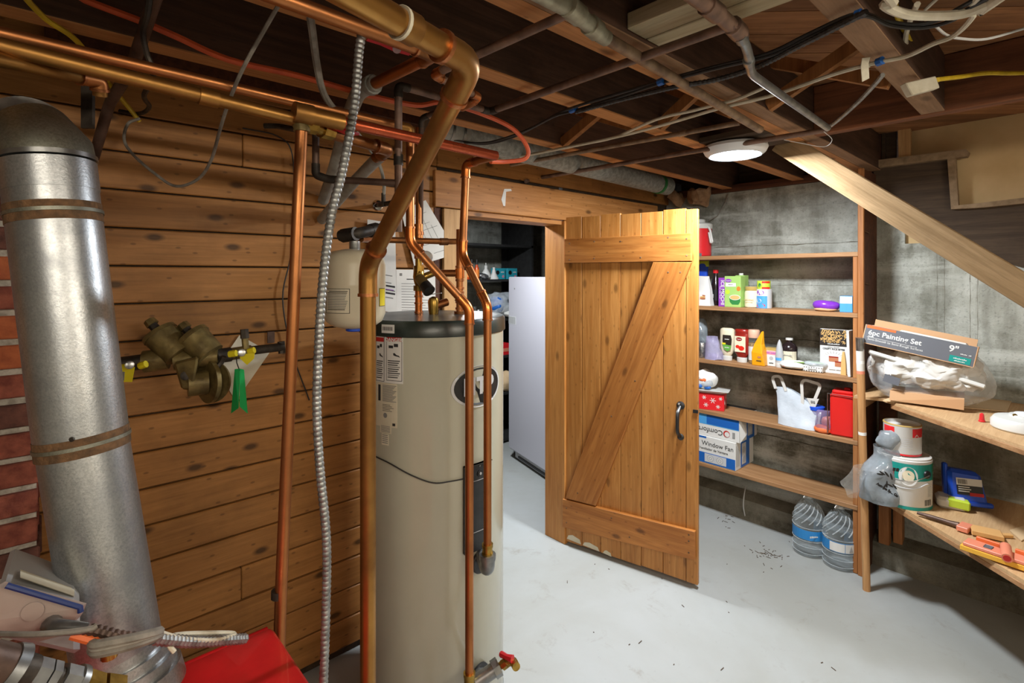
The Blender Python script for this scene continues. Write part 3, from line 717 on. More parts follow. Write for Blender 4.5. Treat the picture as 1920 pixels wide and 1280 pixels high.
# warning labels
lab, q = wrap(706, 623, 756, 718, .0005, 'warning_label', 'print_white', wh)
for x0, x1, full in ((705.5, 721, 0), (725, 754, 1)):
    a, qq = wrap(x0, 626, x1, 714, .0011, 'label_border', 'ink', lab, .0003); b_, qq = wrap(x0+.8, 627, x1-.8, 713, .0014, 'label_panel', 'print_white', lab, .0003)
    wrap(x0+.8, 632, x1-.8, 640, .0017, 'red_band', 'danger_red', lab, .0003)
    tm = (qq[0]+qq[1])/2; zt = qq[3]; hh = qq[3]-qq[2]
    if full:
        text('DANGER', .0155, shell_frame(tm, EYE-(636-CY)/FPX*1.63, .0024), 'print_white', lab, th=.0002, bold=.0004)
    w = abs(qq[1]-qq[0])
    wrapz(tm-w*.36, tm-w*.05, zt-hh*.30, zt-hh*.24, .0017, 'tap_picture', 'ink', lab, .0003)
    wrapz(tm-.0*w, tm+w*.28, zt-hh*.27, zt-hh*.20, .0017, 'tap_picture', 'ink', lab, .0003)
    wrapz(tm-.05*w, tm+w*.42, zt-hh*.50, zt-hh*.40, .0017, 'hand_picture', 'ink', lab, .0003, poly=[(-1, .8), (-.6, 1), (0, .1), (.6, -.1), (1, -.9), (.4, -.6), (-.2, -.4), (-.9, -.1)])
    for k in range(9): wrapz(tm-w*.42, tm+w*(.40-(k % 3)*.07), zt-hh*(.585+k*.045), zt-hh*(.565+k*.045), .0017, 'fine_print', 'ink_grey' if k % 4 == 3 else 'ink', lab, .0003)
sp_, q = wrap(706, 718, 745, 800, .0005, 'data_sheet', 'cream_paper', wh)
t0, t1, zb, zt = q; w = t1-t0; h = zt-zb
wrapz(t0+w*.12, t0+w*.24, zt-h*.42, zt-h*.05, .0011, 'side_print', 'ink', sp_, .0003)
for k in range(13): wrapz(t0+w*.34, t0+w*(.96-(k % 4)*.05), zt-h*(.06+k*.03), zt-h*(.045+k*.03), .0011, 'fine_print', 'ink_grey', sp_, .0003)
for k in range(5): wrapz(t0+w*.34, t0+w*(.7+(k % 3)*.08), zt-h*(.5+k*.035), zt-h*(.49+k*.035), .0011, 'fine_print', 'ink', sp_, .0003)
wrapz(t0+w*.38, t0+w*.56, zt-h*.80, zt-h*.68, .0011, 'round_mark', 'ink_grey', sp_, .0003, poly=ell(1, 1, 14))
wrapz(t0+w*.80, t0+w*.92, zt-h*.96, zt-h*.90, .0011, 'code_mark', 'ink', sp_, .0003)
for a, b, c, d in ((713, 797, 734, 812), (716, 813, 729, 834)):
    s_, q = wrap(a, b, c, d, .0005, 'sticker', 'cream_paper', wh)
    for k in range(5): wrapz(q[0]+(q[1]-q[0])*.1, q[0]+(q[1]-q[0])*.9, q[3]-(q[3]-q[2])*(.15+.17*k), q[3]-(q[3]-q[2])*(.08+.17*k), .0011, 'fine_print', 'ink_grey', s_, .0003)
lb, q = wrap(719, 608, 742, 624, .0075, 'serial_sticker', 'print_white', wh)
for k in range(8): wrapz(q[0]+(q[1]-q[0])*(.1+k*.1), q[0]+(q[1]-q[0])*(.1+k*.1+.05), q[2]+(q[3]-q[2])*.3, q[3]-(q[3]-q[2])*.25, .0082, 'barcode', 'ink', lb, .0003)
# oval badge with letters
bd, q = wrap(845, 686, 934, 764, .0005, 'oval_badge', 'grey_silver', wh, .002, poly=ell(1, 1, 36))
wrapz(q[0]*.955+q[1]*.045, q[1]*.955+q[0]*.045, q[2]+.007, q[3]-.007, .0026, 'badge_face', 'black_plastic', bd, .0006, poly=ell(1, 1, 36))
tm = (q[0]+q[1])/2; zm = (q[2]+q[3])/2
for s, off in (('H', -.043), ('T', .002), ('P', .045)):
    text(s, .072, shell_frame(tm+off/HR, zm, .0045), 'grey_silver', bd, bold=.0035, th=.0003, xs=.85)
# access panel
pn, q = wrap(868, 868, 916, 1029, .0, 'access_panel', 'panel_dark', wh, .012, 10)
wrapz(q[0], q[1], q[3]-.002, q[3], .0, 'panel_edge', 'black_plastic', pn, .016)
wrapz(q[0]*.9+q[1]*.1, q[1]*.9+q[0]*.1, q[3]-.052, q[3]-.05, .012, 'panel_seam', 'grey_box', pn, .0005)
wrapz(q[0]*.9+q[1]*.1, q[1]*.9+q[0]*.1, q[2]+.06, q[2]+.062, .012, 'panel_seam', 'grey_box', pn, .0005)
m = shell_frame((q[0]+q[1])/2+.005, q[3]-.03, .012)
MB().lathe([(.011, 0), (.011, .003), (.009, .004), (.001, .004)], m @ RXm(PI/2), 18).build('dial', 'black_plastic', pn)
MB().lathe([(.0045, .004), (.0045, .0055)], m @ RXm(PI/2), 10).build('dial_centre', 'grey_box', pn)
for dz in (.0,): MB().lathe([(.003, 0), (.003, .003)], shell_frame((q[0]+q[1])/2, q[3]-.006, .012) @ RXm(PI/2), 8).build('screw', 'steel', pn)
cable('sensor_cable', 'thin black wire draped across the front of water heater', 'cable', [hs(703, 855, .003), hs(730, 868, .004), hs(770, 890, .004), hs(812, 905, .004), hs(845, 902, .004), hs(872, 897, .006)], .0022, 'cable_black')
# side taps: galvanised elbow and pipe I, drain tee and pipe J
tp = hs(902, 1050); 
def collar(px, py, r, name='escutcheon'):
    c = hs(px, py); t = math.atan2(c.y-HC.y, c.x-HC.x); m = shell_frame(t, c.z, 0)
    return MB().lathe([(r, -.004), (r, .006), (r*.9, .009), (.001, .009)], m @ RXm(PI/2), 24).build(name, 'panel_dark', wh)
collar(900, 1052, .036); collar(900, 1262, .034)

CU = 'copper'
# pipe I : from the red copper run to the upper side tap
I0 = W(930, 292, 1.545); I1 = W(874, 307, 1.65); I2 = W(867, 478, 1.64); I3 = W(914, 572, 1.585); I4 = W(914, 1022, 1.585)
ti = pipe('copper_supply_pipe', 'copper pipe that jogs right and drops to the upper side tap', 'pipe', [I0, I1, I2, I3, I4], .0125, CU, 'copper_bright', ring='solder_ring', rad=.03)
MB().tube([I4+Vector((0, 0, .004)), I4-Vector((0, 0, .045))], .0155, 12).tube([I4+Vector((0, 0, .005)), I4-Vector((0, 0, .004))], .0175, 12).tube([I4-Vector((0, 0, .02)), I4-Vector((0, 0, .028))], .0175, 12).build('brass_adapter', 'brass', ti)
e0 = I4-Vector((0, 0, .03)); e1 = I4-Vector((0, 0, .075)); tc = hs(903, 1053); e2 = Vector((tc.x, tc.y, e1.z))
MB().tube(fillet([e0, e1, e2], .03), .0225, 14).tube([e0+Vector((0, 0, .004)), e0-Vector((0, 0, .012))], .0255, 14).build('iron_elbow', 'galv_pipe', ti)
# pipe J : drops to the lower side tap
J0 = W(769, 243, 1.5); J1 = W(769, 455, 1.5); J2 = W(880, 578, 1.50); J3 = W(880, 1268, 1.50)
tj = pipe('copper_return_pipe', 'copper pipe that slants right then drops to the drain tee', 'pipe', [J0, J1, J2, J3], .0122, CU, 'copper_bright', ring='solder_ring', rad=.03)
MB().tube([J3+Vector((0, 0, .01)), J3-Vector((0, 0, .05))], .0155, 12).tube([J3+Vector((0, 0, .012)), J3+Vector((0, 0, .002))], .0175, 12).build('brass_adapter', 'brass', tj)
j4 = J3-Vector((0, 0, .05)); j5 = W(903, 1275, 1.56); j6 = W(935, 1250, 1.60)
MB().tube(fillet([j4, j4-Vector((0, 0, .05)), W(900, 1300, 1.52), hs(899, 1262)], .03), .022, 14).build('iron_tee', 'galv_pipe', tj)
MB().tube([W(893, 1278, 1.52), W(931, 1252, 1.535)], .020, 14).tube([W(925, 1256, 1.53), W(936, 1248, 1.537)], .0255, 8).build('iron_tee_branch', 'galv_pipe', tj)
dv = thing('drain_valve', W(950, 1250, 1.53), 'small brass drain valve with red handle at the heater foot', 'valve')
MB().tube([W(934, 1250, 1.53), W(952, 1240, 1.53)], .010, 12).tube([W(942, 1247, 1.53), W(950, 1241, 1.53)], .0145, 8).tube(fillet([W(950, 1242, 1.53), W(962, 1238, 1.53), W(968, 1250, 1.5)], .012), .012, 12).build('valve_body', 'brass', dv)
MB().tube([W(949, 1242, 1.53), W(948, 1228, 1.53)], .005, 8).build('stem', 'brass', dv)
MB().tube([W(940, 1226, 1.54), W(950, 1231, 1.52), W(961, 1235, 1.51)], .0075, 8, rf=lambda s, i: (.009, .0075, .011)[i]).build('handle', 'valve_red', dv)

# fittings on the lid
k0 = W(785, 588, 1.83); KM = T(k0.x, k0.y, HZ+.006)
def kz(py, d=1.83): return EYE-(py-CY)/FPX*d
tk = thing('mixing_valve_riser', (k0.x, k0.y, HZ), 'copper riser with brass mixing valve and black knob on heater lid', 'pipe')
def vt(par, name, mat, z0, z1, r, x=k0.x, y=k0.y, seg=12): return MB().lathe([(r, z0), (r, z1)], T(x, y, 0), seg).build(name, mat, par)
vt(tk, 'press_pipe', 'copper_bright', HZ+.006, kz(545), .0125)
for py in (585, 568, 555): vt(tk, 'press_ring', 'solder_ring', kz(py)-.003, kz(py)+.003, .0155)
vt(tk, 'union_nut', 'brass', kz(545), kz(535), .019, seg=8)
mv = MB().lathe([(.012, 0), (.016, .01), (.02, .03), (.018, .05), (.012, .06)], T(k0.x, k0.y, kz(535))).build('valve_body', 'brass', tk)
a = W(786, 520, 1.81); b = W(805, 546, 1.77)
MB().cyl(a, a.lerp(b, .55), .017, .019, 14).build('knob_neck', 'bronze', tk); MB().cyl(a.lerp(b, .55), b, .02, .022, 16).build('knob', 'black_plastic', tk)
MB().cyl(W(786, 522, 1.83), W(812, 512, 1.85), .012).build('side_port', 'brass', tk)
vt(tk, 'union_nut', 'brass', kz(512), kz(498), .019, seg=8); vt(tk, 'brass_nipple', 'brass', kz(498), kz(485), .012)
vt(tk, 'coupling', 'copper', kz(485), kz(420), .0155); vt(tk, 'riser_pipe', 'copper', kz(425), kz(240), .0108)
vt(tk, 'press_ring', 'solder_ring', kz(440), kz(434), .018); vt(tk, 'press_ring', 'solder_ring', kz(460), kz(455), .018)
g = W(800, 482, 1.82); MB().lathe([(.022, 0), (.022, .012), (.018, .015), (.001, .015)], along(g, g+Vector((-FX, -FY, 0))), 20).build('gauge', 'grey_silver', tk)
MB().lathe([(.018, .0152), (.018, .016)], along(g, g+Vector((-FX, -FY, 0))), 20).build('gauge_face', 'print_white', tk)
# cold riser L with tee
l0 = W(862, 590, 1.83)
tl = thing('cold_water_riser', (l0.x, l0.y, HZ), 'ribbed copper riser with tee behind the slanting pipes on heater lid', 'pipe')
def vl(name, mat, pa, pb, r): return MB().lathe([(r, kz(pa)), (r, kz(pb))], T(l0.x, l0.y, 0), 12).build(name, mat, tl)
MB().lathe([(.0125, HZ+.006), (.0125, kz(430))], T(l0.x, l0.y, 0), 12).build('riser_pipe', 'copper', tl)
for py in (578, 566, 548, 540, 525, 500): vl('press_ring', 'solder_ring', py+2, py-2, .0158)
MB().tube([Vector((l0.x, l0.y, kz(512))), W(822, 512, 1.84)], .0125, 12).build('branch', 'copper', tl)
vl('tee_body', 'copper_bright', 522, 503, .0165); vl('base_union', 'copper_dull', 590, 583, .02)
# relief valve
rv = W(813, 585, 1.80); trv = thing('relief_valve', (rv.x, rv.y, HZ), 'brass relief valve with steel lever on the heater lid', 'valve')
MB().lathe([(.016, HZ+.006), (.018, HZ+.02), (.02, HZ+.05), (.016, HZ+.062), (.005, HZ+.068)], T(rv.x, rv.y, 0), 10).build('valve_body', 'brass', trv)
MB().cyl(W(815, 573, 1.80), W(838, 566, 1.83), .014).build('outlet', 'copper', trv)
bx((-.03, -.008, 0), (.028, .008, .003), T(rv.x, rv.y, HZ+.075) @ RZ(-.8) @ RYm(-.12)).build('lever', 'steel', trv)
# expansion tank
xc = W(665, 545, 1.55); XM = T(xc.x, xc.y, 0); XR = .0895
tx = thing('expansion_tank', (xc.x, xc.y, 1.335), 'small cream thermal expansion tank hanging left of the heater', 'tank')
MB().lathe([(.03, 1.341), (.06, 1.348), (.08, 1.362), (XR, 1.385), (XR, 1.462), (XR*1.012, 1.466), (XR*1.012, 1.474), (XR, 1.478), (XR, 1.53), (.083, 1.553), (.066, 1.568), (.03, 1.576), (.001, 1.577)], XM, 40).build('shell', 'expansion_enamel', tx)
MB().lathe([(.022, 1.332), (.026, 1.335), (.026, 1.346)], XM @ T(-.0, -.0, 0), 20).build('air_cap', 'blue_plastic', tx)
MB().lathe([(.013, 1.574), (.016, 1.578), (.016, 1.60)], XM, 12).build('neck', 'galv_pipe', tx)
def xs_(px):
    r = (px-CX)/FPX; dx, dy = r*RX+FX, r*RY+FY; A = dx*dx+dy*dy; B = dx*xc.x+dy*xc.y; C = xc.x**2+xc.y**2-XR**2
    d = (B-math.sqrt(max(B*B-A*C, 0)))/A; p = W(px, 545, d); return math.atan2(p.y-xc.y, p.x-xc.x)
def xwrap(p0, p1, z0, z1, off, name, mat, par, th=.0005, n=6):
    a, b = xs_(p0), xs_(p1)
    if b-a > PI: b -= 2*PI
    if a-b > PI: a -= 2*PI
    vs = []; fs = []
    for i in range(n+1):
        t = a+(b-a)*i/n
        for R, z in ((XR+off, z0), (XR+off+th, z0), (XR+off+th, z1), (XR+off, z1)): vs.append((xc.x+R*math.cos(t), xc.y+R*math.sin(t), z))
    for i in range(n):
        for k in range(4): fs.append((i*4+k, i*4+4+k, i*4+4+(k+1) % 4, i*4+(k+1) % 4))
    fs += [(0, 1, 2, 3), (4*n+3, 4*n+2, 4*n+1, 4*n)]
    return MB().add(vs, fs).build(name, mat, par)
zr = lambda py: EYE-(py-CY)/FPX*1.475
l1 = xwrap(612, 656, zr(587), zr(541), .0004, 'label_plate', 'ink', tx); xwrap(613, 655, zr(586), zr(542), .0010, 'label_face', 'cream_paper', l1, .0003)
for k in range(12): xwrap(615 if k else 618, 652-(k*7) % 6, zr(546.4+k*3.1), zr(545+k*3.1), .0014, 'fine_print', 'ink' if k in (0, 1, 11) else 'ink_grey', l1, .0002)
l2 = xwrap(711, 721, zr(576), zr(541), .0004, 'yellow_label', 'ink', tx); xwrap(711.5, 720.5, zr(575), zr(542), .0010, 'label_face', 'yellow_tag', l2, .0003)
# its dark fittings and the copper branch
pipe('iron_fitting_run', 'dark iron tee and nipples on top of the expansion tank', 'pipe', [W(638, 442, 1.58), W(668, 438, 1.56), W(712, 428, 1.66), W(742, 424, 1.72)], .017, 'iron_dark', elbows=False, collars=((W(655, 440, 1.57), W(668, 438, 1.56), .05), (W(700, 431, 1.635), W(712, 428, 1.66), .03)))
pipe('copper_branch_pipe', 'thin horizontal copper pipe behind the risers to the expansion tank', 'pipe', [W(676, 448, 1.60), W(700, 449, 1.72), W(850, 453, 1.88), W(866, 452, 1.90)], .0105, 'copper_dull', collars=((W(832, 453, 1.86), W(850, 453, 1.88), .03), (W(690, 449, 1.68), W(700, 449, 1.72), .02)), elbows=False)

# ================================================================== BIG COPPER RUNS
# big main B
B0 = W(683, 1400, 1.28); B1 = W(690, 498, 1.28); B2 = W(884, 118, .83); B3 = PZ(690, 9, B2.z); B3 = B2+(B3-B2).normalized()*1.6
tb = pipe('copper_main_pipe', 'thick copper main slanting up across the water heater', 'pipe', [Vector((B1.x, B1.y, .02)), B1, B2, B3], .0192, 'copper_old', 'copper_old', rad=.05, seg=20, ring='solder_ring')
MB().tube([B2+(B3-B2).normalized()*.13, B2+(B3-B2).normalized()*.16], .0222, 20).build('coupling', 'copper_old', tb)
MB().tube([B2+(B3-B2).normalized()*.155, B2+(B3-B2).normalized()*.16], .023, 20).build('solder_ring', 'cream_paper', tb)
# pipe C
C0 = PZ(534, 0, 1.99); C1 = W(813, 102, 1.15); C2 = W(698, 159, 1.355); C0 = C1+(C0-C1).normalized()*1.7
pipe('copper_pipe', 'copper pipe beside the thick main turning back to grey drain', 'pipe', [C0, C1, C2], .0145, 'copper', 'copper_dull', ring='solder_ring')
pipe('grey_vent_pipe', 'grey painted pipe dropping from ceiling copper into plank wall', 'pipe', [W(704, 156, 1.345), W(672, 172, 1.40), W(650, 228, 1.62), W(625, 320, 1.84), W(606, 376, 1.97)], .0205, 'painted_grey_pipe', rad=.06, elbows=False, collars=((W(697, 159.5, 1.36), W(690, 163, 1.375), .02),))
# D2 / A / red run
D2a = W(565, 226, 1.2); D2b = W(0, 86, .864); D2b = D2a+(D2b-D2a).normalized()*1.35
pipe('copper_pipe', 'middle copper pipe of the three running along the plank wall', 'pipe', [D2a, D2b], .0145, 'copper_old', collars=((D2a.lerp(D2b, .14), D2a, .035),))
A1 = W(522, 1215, 1.2)
ta = pipe('copper_boiler_pipe', 'upright copper pipe rising from the red boiler to the tee', 'pipe', [Vector((A1.x, A1.y, .0)), A1, W(566, 232, 1.2)], .0135, 'copper', elbows=False, rad=.2)
MB().tube([W(521, 1120, 1.2), W(521.6, 1106, 1.2)], .0152, 12).build('dark_band', 'iron_dark', ta)
R1 = W(930, 292, 1.545); R0 = W(572, 214, 1.19)
tr_ = pipe('copper_red_pipe', 'reddish copper pipe from the brass tee to the jogging supply', 'pipe', [R0, R1], .0142, 'copper_red')
MB().tube([R0, R0.lerp(R1, .16)], .0195, 14).tube([R0-(R1-R0).normalized()*.025, R0.lerp(R1, .03)], .0235, 14).build('end_cap', 'copper_old', tr_)
tt = thing('tee_valve', W(566, 235, 1.2), 'green-stained tee with brass ball valve on the red lever', 'valve')
MB().tube([W(560, 223, 1.2), W(566, 240, 1.2), W(566, 247, 1.2)], .0185, 14).build('tee_body', 'bronze', tt)
MB().cyl(W(566, 232, 1.2), W(590, 237, 1.23), .018, .02, 8).cyl(W(590, 237, 1.23), W(602, 243, 1.25), .015).cyl(W(602, 243, 1.25), W(622, 250, 1.28), .02, .018, 8).build('valve_body', 'brass', tt)
MB().cyl(W(604, 232, 1.24), W(606, 242, 1.25), .007).build('stem', 'bronze', tt)
MB().strip([W(606, 231, 1.24), W(628, 238, 1.26), W(650, 248, 1.29), W(668, 252, 1.32)], .022, .006, up=(0, 0, 1)).build('lever', 'valve_red', tt)
V0, V1, V2 = W(618, 249, 1.28), W(729, 281, 1.46), W(704, 296, 1.50)
pipe('copper_pipe', 'short dull copper pipe from the lever valve to grey slant', 'pipe', [V0, V1, V2], .0155, 'copper_dull', 'copper_dull', ring='solder_ring')
pipe('grey_vent_pipe', 'grey painted pipe slanting from the dull copper elbow into wall', 'pipe', [W(716, 289, 1.485), W(660, 345, 1.75), W(603, 412, 1.965)], .0185, 'painted_grey_pipe', elbows=False)
# D1
D1a = W(768, 241, 1.5); D1b = D1a+(W(0, 62, .931)-D1a).normalized()*1.35
pipe('copper_pipe', 'upper copper pipe of the three running along the plank wall', 'pipe', [D1b, D1a, D1a-Vector((0, 0, .03))], .0122, 'copper', 'copper_old')
# D3 with elbow going away
D3a = W(186, 152, 1.02); D3b = D3a+(W(0, 112, .86)-D3a).normalized()*.8
pipe('copper_pipe', 'lowest copper pipe of the three ending in an elbow', 'pipe', [D3b, D3a, W(188, 180, 1.03)], .0125, 'copper_old', 'copper', ring='solder_ring', rad=.022)
pipe('iron_pipe', 'brown iron pipe hanging from joist past the three coppers', 'pipe', [W(296, -20, 1.05), W(250, 120, 1.22), W(205, 195, 1.40), W(176, 295, 1.49)], .0135, 'iron_brown', elbows=False)
single(bx((-.012, -.004, -.055), (.012, .004, .055), frame(W(165, 192, 1.1), (RX, RY, 0), (FX, FY, 0), (0, 0, 1))), 'hanger_strap', 'iron_dark', 'dark strap hanging under the lowest copper pipe elbow', 'strap')
# orange tube
cable('orange_tube', 'bright orange tube sagging along the joists above coppers', 'tube', [W(130, -12, 1.15), W(180, 8, 1.15), W(265, 40, 1.17), W(330, 68, 1.2), W(430, 112, 1.25), W(560, 142, 1.35), W(690, 178, 1.5), W(780, 197, 1.6), W(830, 192, 1.65), W(900, 212, 1.72), W(960, 240, 1.8), W(988, 275, 1.86), W(985, 297, 1.87), W(950, 303, 1.84), W(920, 303, 1.78)], .008, 'orange_tube')
# flexible metal conduit
cable('flexible_conduit', 'ribbed steel flexible conduit hanging down before plank wall', 'conduit', [W(680, 52, 1.05), W(673, 100, 1.04), W(664, 200, 1.03), W(642, 320, 1.03), W(622, 400, 1.03), W(606, 520, 1.03), W(598, 640, 1.04), W(594, 760, 1.05), W(600, 880, 1.06), W(612, 1010, 1.07), W(611, 1150, 1.08), W(606, 1300, 1.08)], .0085, 'flex_steel', rib=.11, pitch=.0105, seg=10)
rb = thing('red_tag_plate', W(725, 88, 1.1), 'red metal tag bracket behind the copper pipe near ceiling', 'bracket')
MB().strip([W(690, 70, 1.10), W(716, 78, 1.12), W(742, 90, 1.14), W(770, 98, 1.16)], .02, .004, up=(0, .3, 1)).build('plate', 'valve_red', rb)
MB().cyl(W(744, 86, 1.13), W(744, 93, 1.12), .009).build('bolt', 'steel', rb)
# iron water lines
P1u = 1.069
pA = W(747, 400, 1.42); pB = W(747, 160, 1.415); pC = W(919, 209, 1.655); pD = W(1380, 44, 1.07)
pipe('iron_water_pipe', 'brown iron water pipe crossing under the joists and turning down', 'pipe', [pA-Vector((0, 0, .05)), pB, pC, pD], .0105, 'brown_pipe', 'iron_dark', collars=((W(747, 300, 1.42), W(747, 280, 1.42), .03),))
pipe('iron_pipe', 'dark iron pipe with elbow joining left of the upright', 'pipe', [W(592, 250, 1.40), W(592, 328, 1.40), W(615, 336, 1.41), W(742, 343, 1.42)], .0095, 'iron_brown', 'iron_dark')
pipe('iron_pipe', 'short dark iron pipe stub left of the brass tee', 'pipe', [W(496, 236, 1.5), W(520, 236, 1.5), W(560, 244, 1.45)], .008, 'iron_dark', elbows=False)
pipe('iron_pipe', 'thin dark iron riser behind the thick slanting main', 'pipe', [W(789, 420, 1.86), W(790, 222, 1.7), W(830, 205, 1.66), W(858, 188, 1.62)], .0085, 'iron_brown', 'iron_dark')
P3 = [W(1068, 24, 1.03), W(812, 140, 1.28), W(898, 182, 1.45), W(880, 196, 1.47), W(858, 204, 1.5)]
pipe('iron_water_pipe', 'brown pipe from painted tee past the main to copper elbow', 'pipe', P3, .0098, 'brown_pipe', 'copper', ring='solder_ring')
wp = thing('wall_stop_valve', W(712, 384, 1.9), 'chrome flange with stop valve and grey hose on plank wall', 'valve')
MB().lathe([(.024, 0), (.02, .006), (.008, .008)], frame(PV(709, 385, VL-.001), (1, 0, 0), (0, 0, 1), (0, -1, 0)), 20).build('flange', 'chrome', wp)
MB().cyl(PV(709, 385, VL-.002), W(722, 383, 1.82), .008).cyl(W(714, 384, 1.86), W(745, 378, 1.75), .009).cyl(W(719, 382, 1.83), W(719, 362, 1.83), .0075).build('valve_body', 'iron_dark', wp)
MB().tube(smoothpath([W(719, 368, 1.83), W(720, 345, 1.82), W(712, 310, 1.8), W(690, 275, 1.75), W(668, 246, 1.7)]), .006, 8).build('hose', 'painted_grey_pipe', wp)
# grey conduit and cables upper left
cable('grey_conduit', 'pale grey conduit curving down from the ceiling to the coppers', 'conduit', [W(572, -10, 1.1), W(583, 40, 1.12), W(594, 120, 1.2), W(606, 172, 1.28), W(628, 206, 1.36), W(652, 222, 1.42)], .0085, 'cable_grey')
cable('grey_cable', 'dusty grey cable looping down over the plank wall', 'cable', [W(540, -20, 1.0), W(505, 40, 1.05), W(455, 130, 1.12), W(428, 195, 1.22), W(412, 245, 1.32), W(396, 300, 1.42), W(372, 335, 1.48), W(330, 349, 1.50), W(290, 325, 1.50), W(250, 290, 1.49), W(233, 262, 1.49), W(240, 232, 1.50), W(262, 222, 1.52)], .0042, 'cable_grey')
cable('frayed_cable', 'frayed dark cloth cable hanging over the coppers', 'cable', [W(282, -15, 1.0), W(276, 30, 1.02), W(268, 60, 1.05), W(275, 100, 1.08), W(288, 140, 1.12), W(270, 180, 1.3), W(280, 200, 1.45), W(262, 213, 1.52), W(225, 208, 1.55)], .0058, 'iron_dark')
cable('yellow_cable', 'yellow cable crossing behind the coppers at upper left', 'cable', [W(35, -18, 1.0), W(85, 35, 1.06), W(145, 78, 1.15), W(195, 145, 1.42), W(215, 170, 1.45), W(240, 200, 1.5), W(262, 228, 1.53)], .006, 'cable_yellow')
cable('thin_wire', 'thin dark wire running down beside upright boiler pipe', 'wire', [PV(455, 240, 1.93), PV(520, 255, 1.93), PV(548, 290, 1.93), PV(550, 400, 1.935), PV(545, 480, 1.935), PV(530, 560, 1.935), PV(548, 660, 1.935), PV(580, 750, 1.935)], .0025, 'cable_black')

# ================================================================== CEILING PIPES AND CABLES TOWARDS THE BACK
pipe('painted_pipe', 'sage painted pipe under the doubled joist with tee', 'pipe', [PZ(1075, 20, 2.02)-Vector((1.9, 0, 0)), PZ(1075, 20, 2.02), PZ(1128, 66, 2.02)], .0175, 'sage_pipe', elbows=False, collars=((PZ(1075, 20, 2.02), PZ(1090, 33, 2.02), .05), (PZ(1112, 52, 2.02), PZ(1128, 66, 2.02), .035)))
pipe('painted_pipe', 'long tan pipe under doubled joist running towards the lamp', 'pipe', [PZ(1128, 66, 2.02), PZ(1425, 243, 2.02)], .0135, 'tan_pipe', 'sage_pipe', collars=((PZ(1130, 68, 2.02), PZ(1140, 74, 2.02), .03),))
pipe('conduit_pipe', 'thick brown pipe with coupling left of the bent conduit', 'pipe', [PZ(1345, 25, 2.02)-Vector((1.9, 0, 0)), PZ(1345, 25, 2.02), PZ(1392, 68, 2.02)], .0155, 'brown_pipe', elbows=False, collars=((PZ(1335, 18, 2.02), PZ(1350, 30, 2.02), .05), (PZ(1380, 55, 2.02), PZ(1390, 66, 2.02), .05)))
pipe('bent_conduit', 'bent steel conduit pointing at the wide ceiling junction', 'pipe', [PZ(1388, 62, 2.02), PZ(1402, 95, 2.0), PZ(1408, 138, 1.99), PZ(1425, 150, 1.99), PZ(1552, 240, 1.99)], .0105, 'galv_pipe', elbows=False, collars=((PZ(1390, 72, 2.01), PZ(1402, 95, 2.0), .02), (PZ(1404, 115, 1.995), PZ(1408, 138, 1.99), .02)), rad=.05)
pipe('water_pipe', 'thin brown pipe from brass valve past ceiling lamp', 'pipe', [PV(986, 340, VL-.01), PZ(1000, 335, 2.025), PZ(1300, 284, 2.025), PZ(1552, 243, 2.025)], .0105, 'brown_pipe', elbows=False)
vb = thing('brass_hose_valve', PZ(988, 341, 2.015), 'small brass valve where thin pipe meets the header board', 'valve')
q0 = PZ(988, 340, 2.02); MB().cyl(q0-Vector((0, .02, 0)), q0+Vector((0, .03, 0)), .015, seg=8).build('valve_body', 'brass', vb)
MB().lathe([(.02, 0), (.02, .006)], T(q0.x, q0.y-.01, q0.z-.03), 10).build('handwheel', 'brass', vb); MB().cyl(q0, q0-Vector((0, .01, .03)), .006).build('stem', 'brass', vb)
pipe('water_pipe', 'thin tan pipe crossing from orange hose loop towards lamp', 'pipe', [PZ(958, 309, 2.03), PZ(1387, 230, 2.03)], .0095, 'tan_pipe', collars=((PZ(1280, 250, 2.03), PZ(1300, 246, 2.03), .03),))
def cz(pts, z=2.035): return [PZ(x, y, z) for x, y in pts]
cable('cream_cable', 'upper cream cable of the pair crossing the joists', 'cable', cz([(935, 298), (1000, 288), (1080, 272), (1150, 258), (1230, 224), (1300, 207), (1345, 195), (1375, 188), (1420, 170), (1440, 160)]), .0052, 'cable_cream')
cable('cream_cable', 'lower cream cable of the pair crossing the joists', 'cable', cz([(930, 302), (1020, 285), (1150, 258), (1250, 232), (1345, 204), (1450, 178), (1560, 140), (1640, 118), (1700, 105), (1750, 82), (1790, 66), (1825, 30), (1840, -10)], 2.03)+[PZ(1840, -10, 2.03)-Vector((.5, .3, -.01))], .0055, 'cable_cream')
cable('black_cable', 'upper black cable of the bundle crossing the joists', 'cable', cz([(850, 262), (905, 270), (960, 258), (1020, 228), (1070, 203), (1240, 152), (1340, 125), (1440, 100), (1520, 62), (1606, 26), (1660, 40), (1720, 46), (1780, 30), (1845, -10)], 2.032)+[PZ(1845, -10, 2.032)-Vector((.4, .6, -.01))], .0045, 'cable_black')
cable('black_cable', 'lower black cable of the bundle crossing the joists', 'cable', cz([(870, 268), (920, 266), (985, 245), (1040, 218), (1075, 208), (1160, 182), (1240, 156), (1345, 128), (1445, 104), (1525, 66), (1612, 30), (1670, 48), (1730, 52), (1790, 36), (1865, -10)], 2.026)+[PZ(1865, -10, 2.026)-Vector((.4, .6, -.01))], .0042, 'cable_black')
cable('armoured_cable', 'black armoured cable crossing below the doubled joist', 'cable', cz([(1080, 210), (1160, 188), (1265, 163), (1340, 150), (1420, 125), (1500, 85), (1560, 55), (1625, 22)], 2.02), .0068, 'flex_black', rib=.14, pitch=.012, seg=8)
cable('armoured_cable', 'light armoured cable curling up from the conduit end', 'cable', cz([(1552, 240), (1575, 222), (1610, 190), (1640, 158), (1655, 140)], 2.03), .006, 'flex_steel', rib=.14, pitch=.01, seg=8)
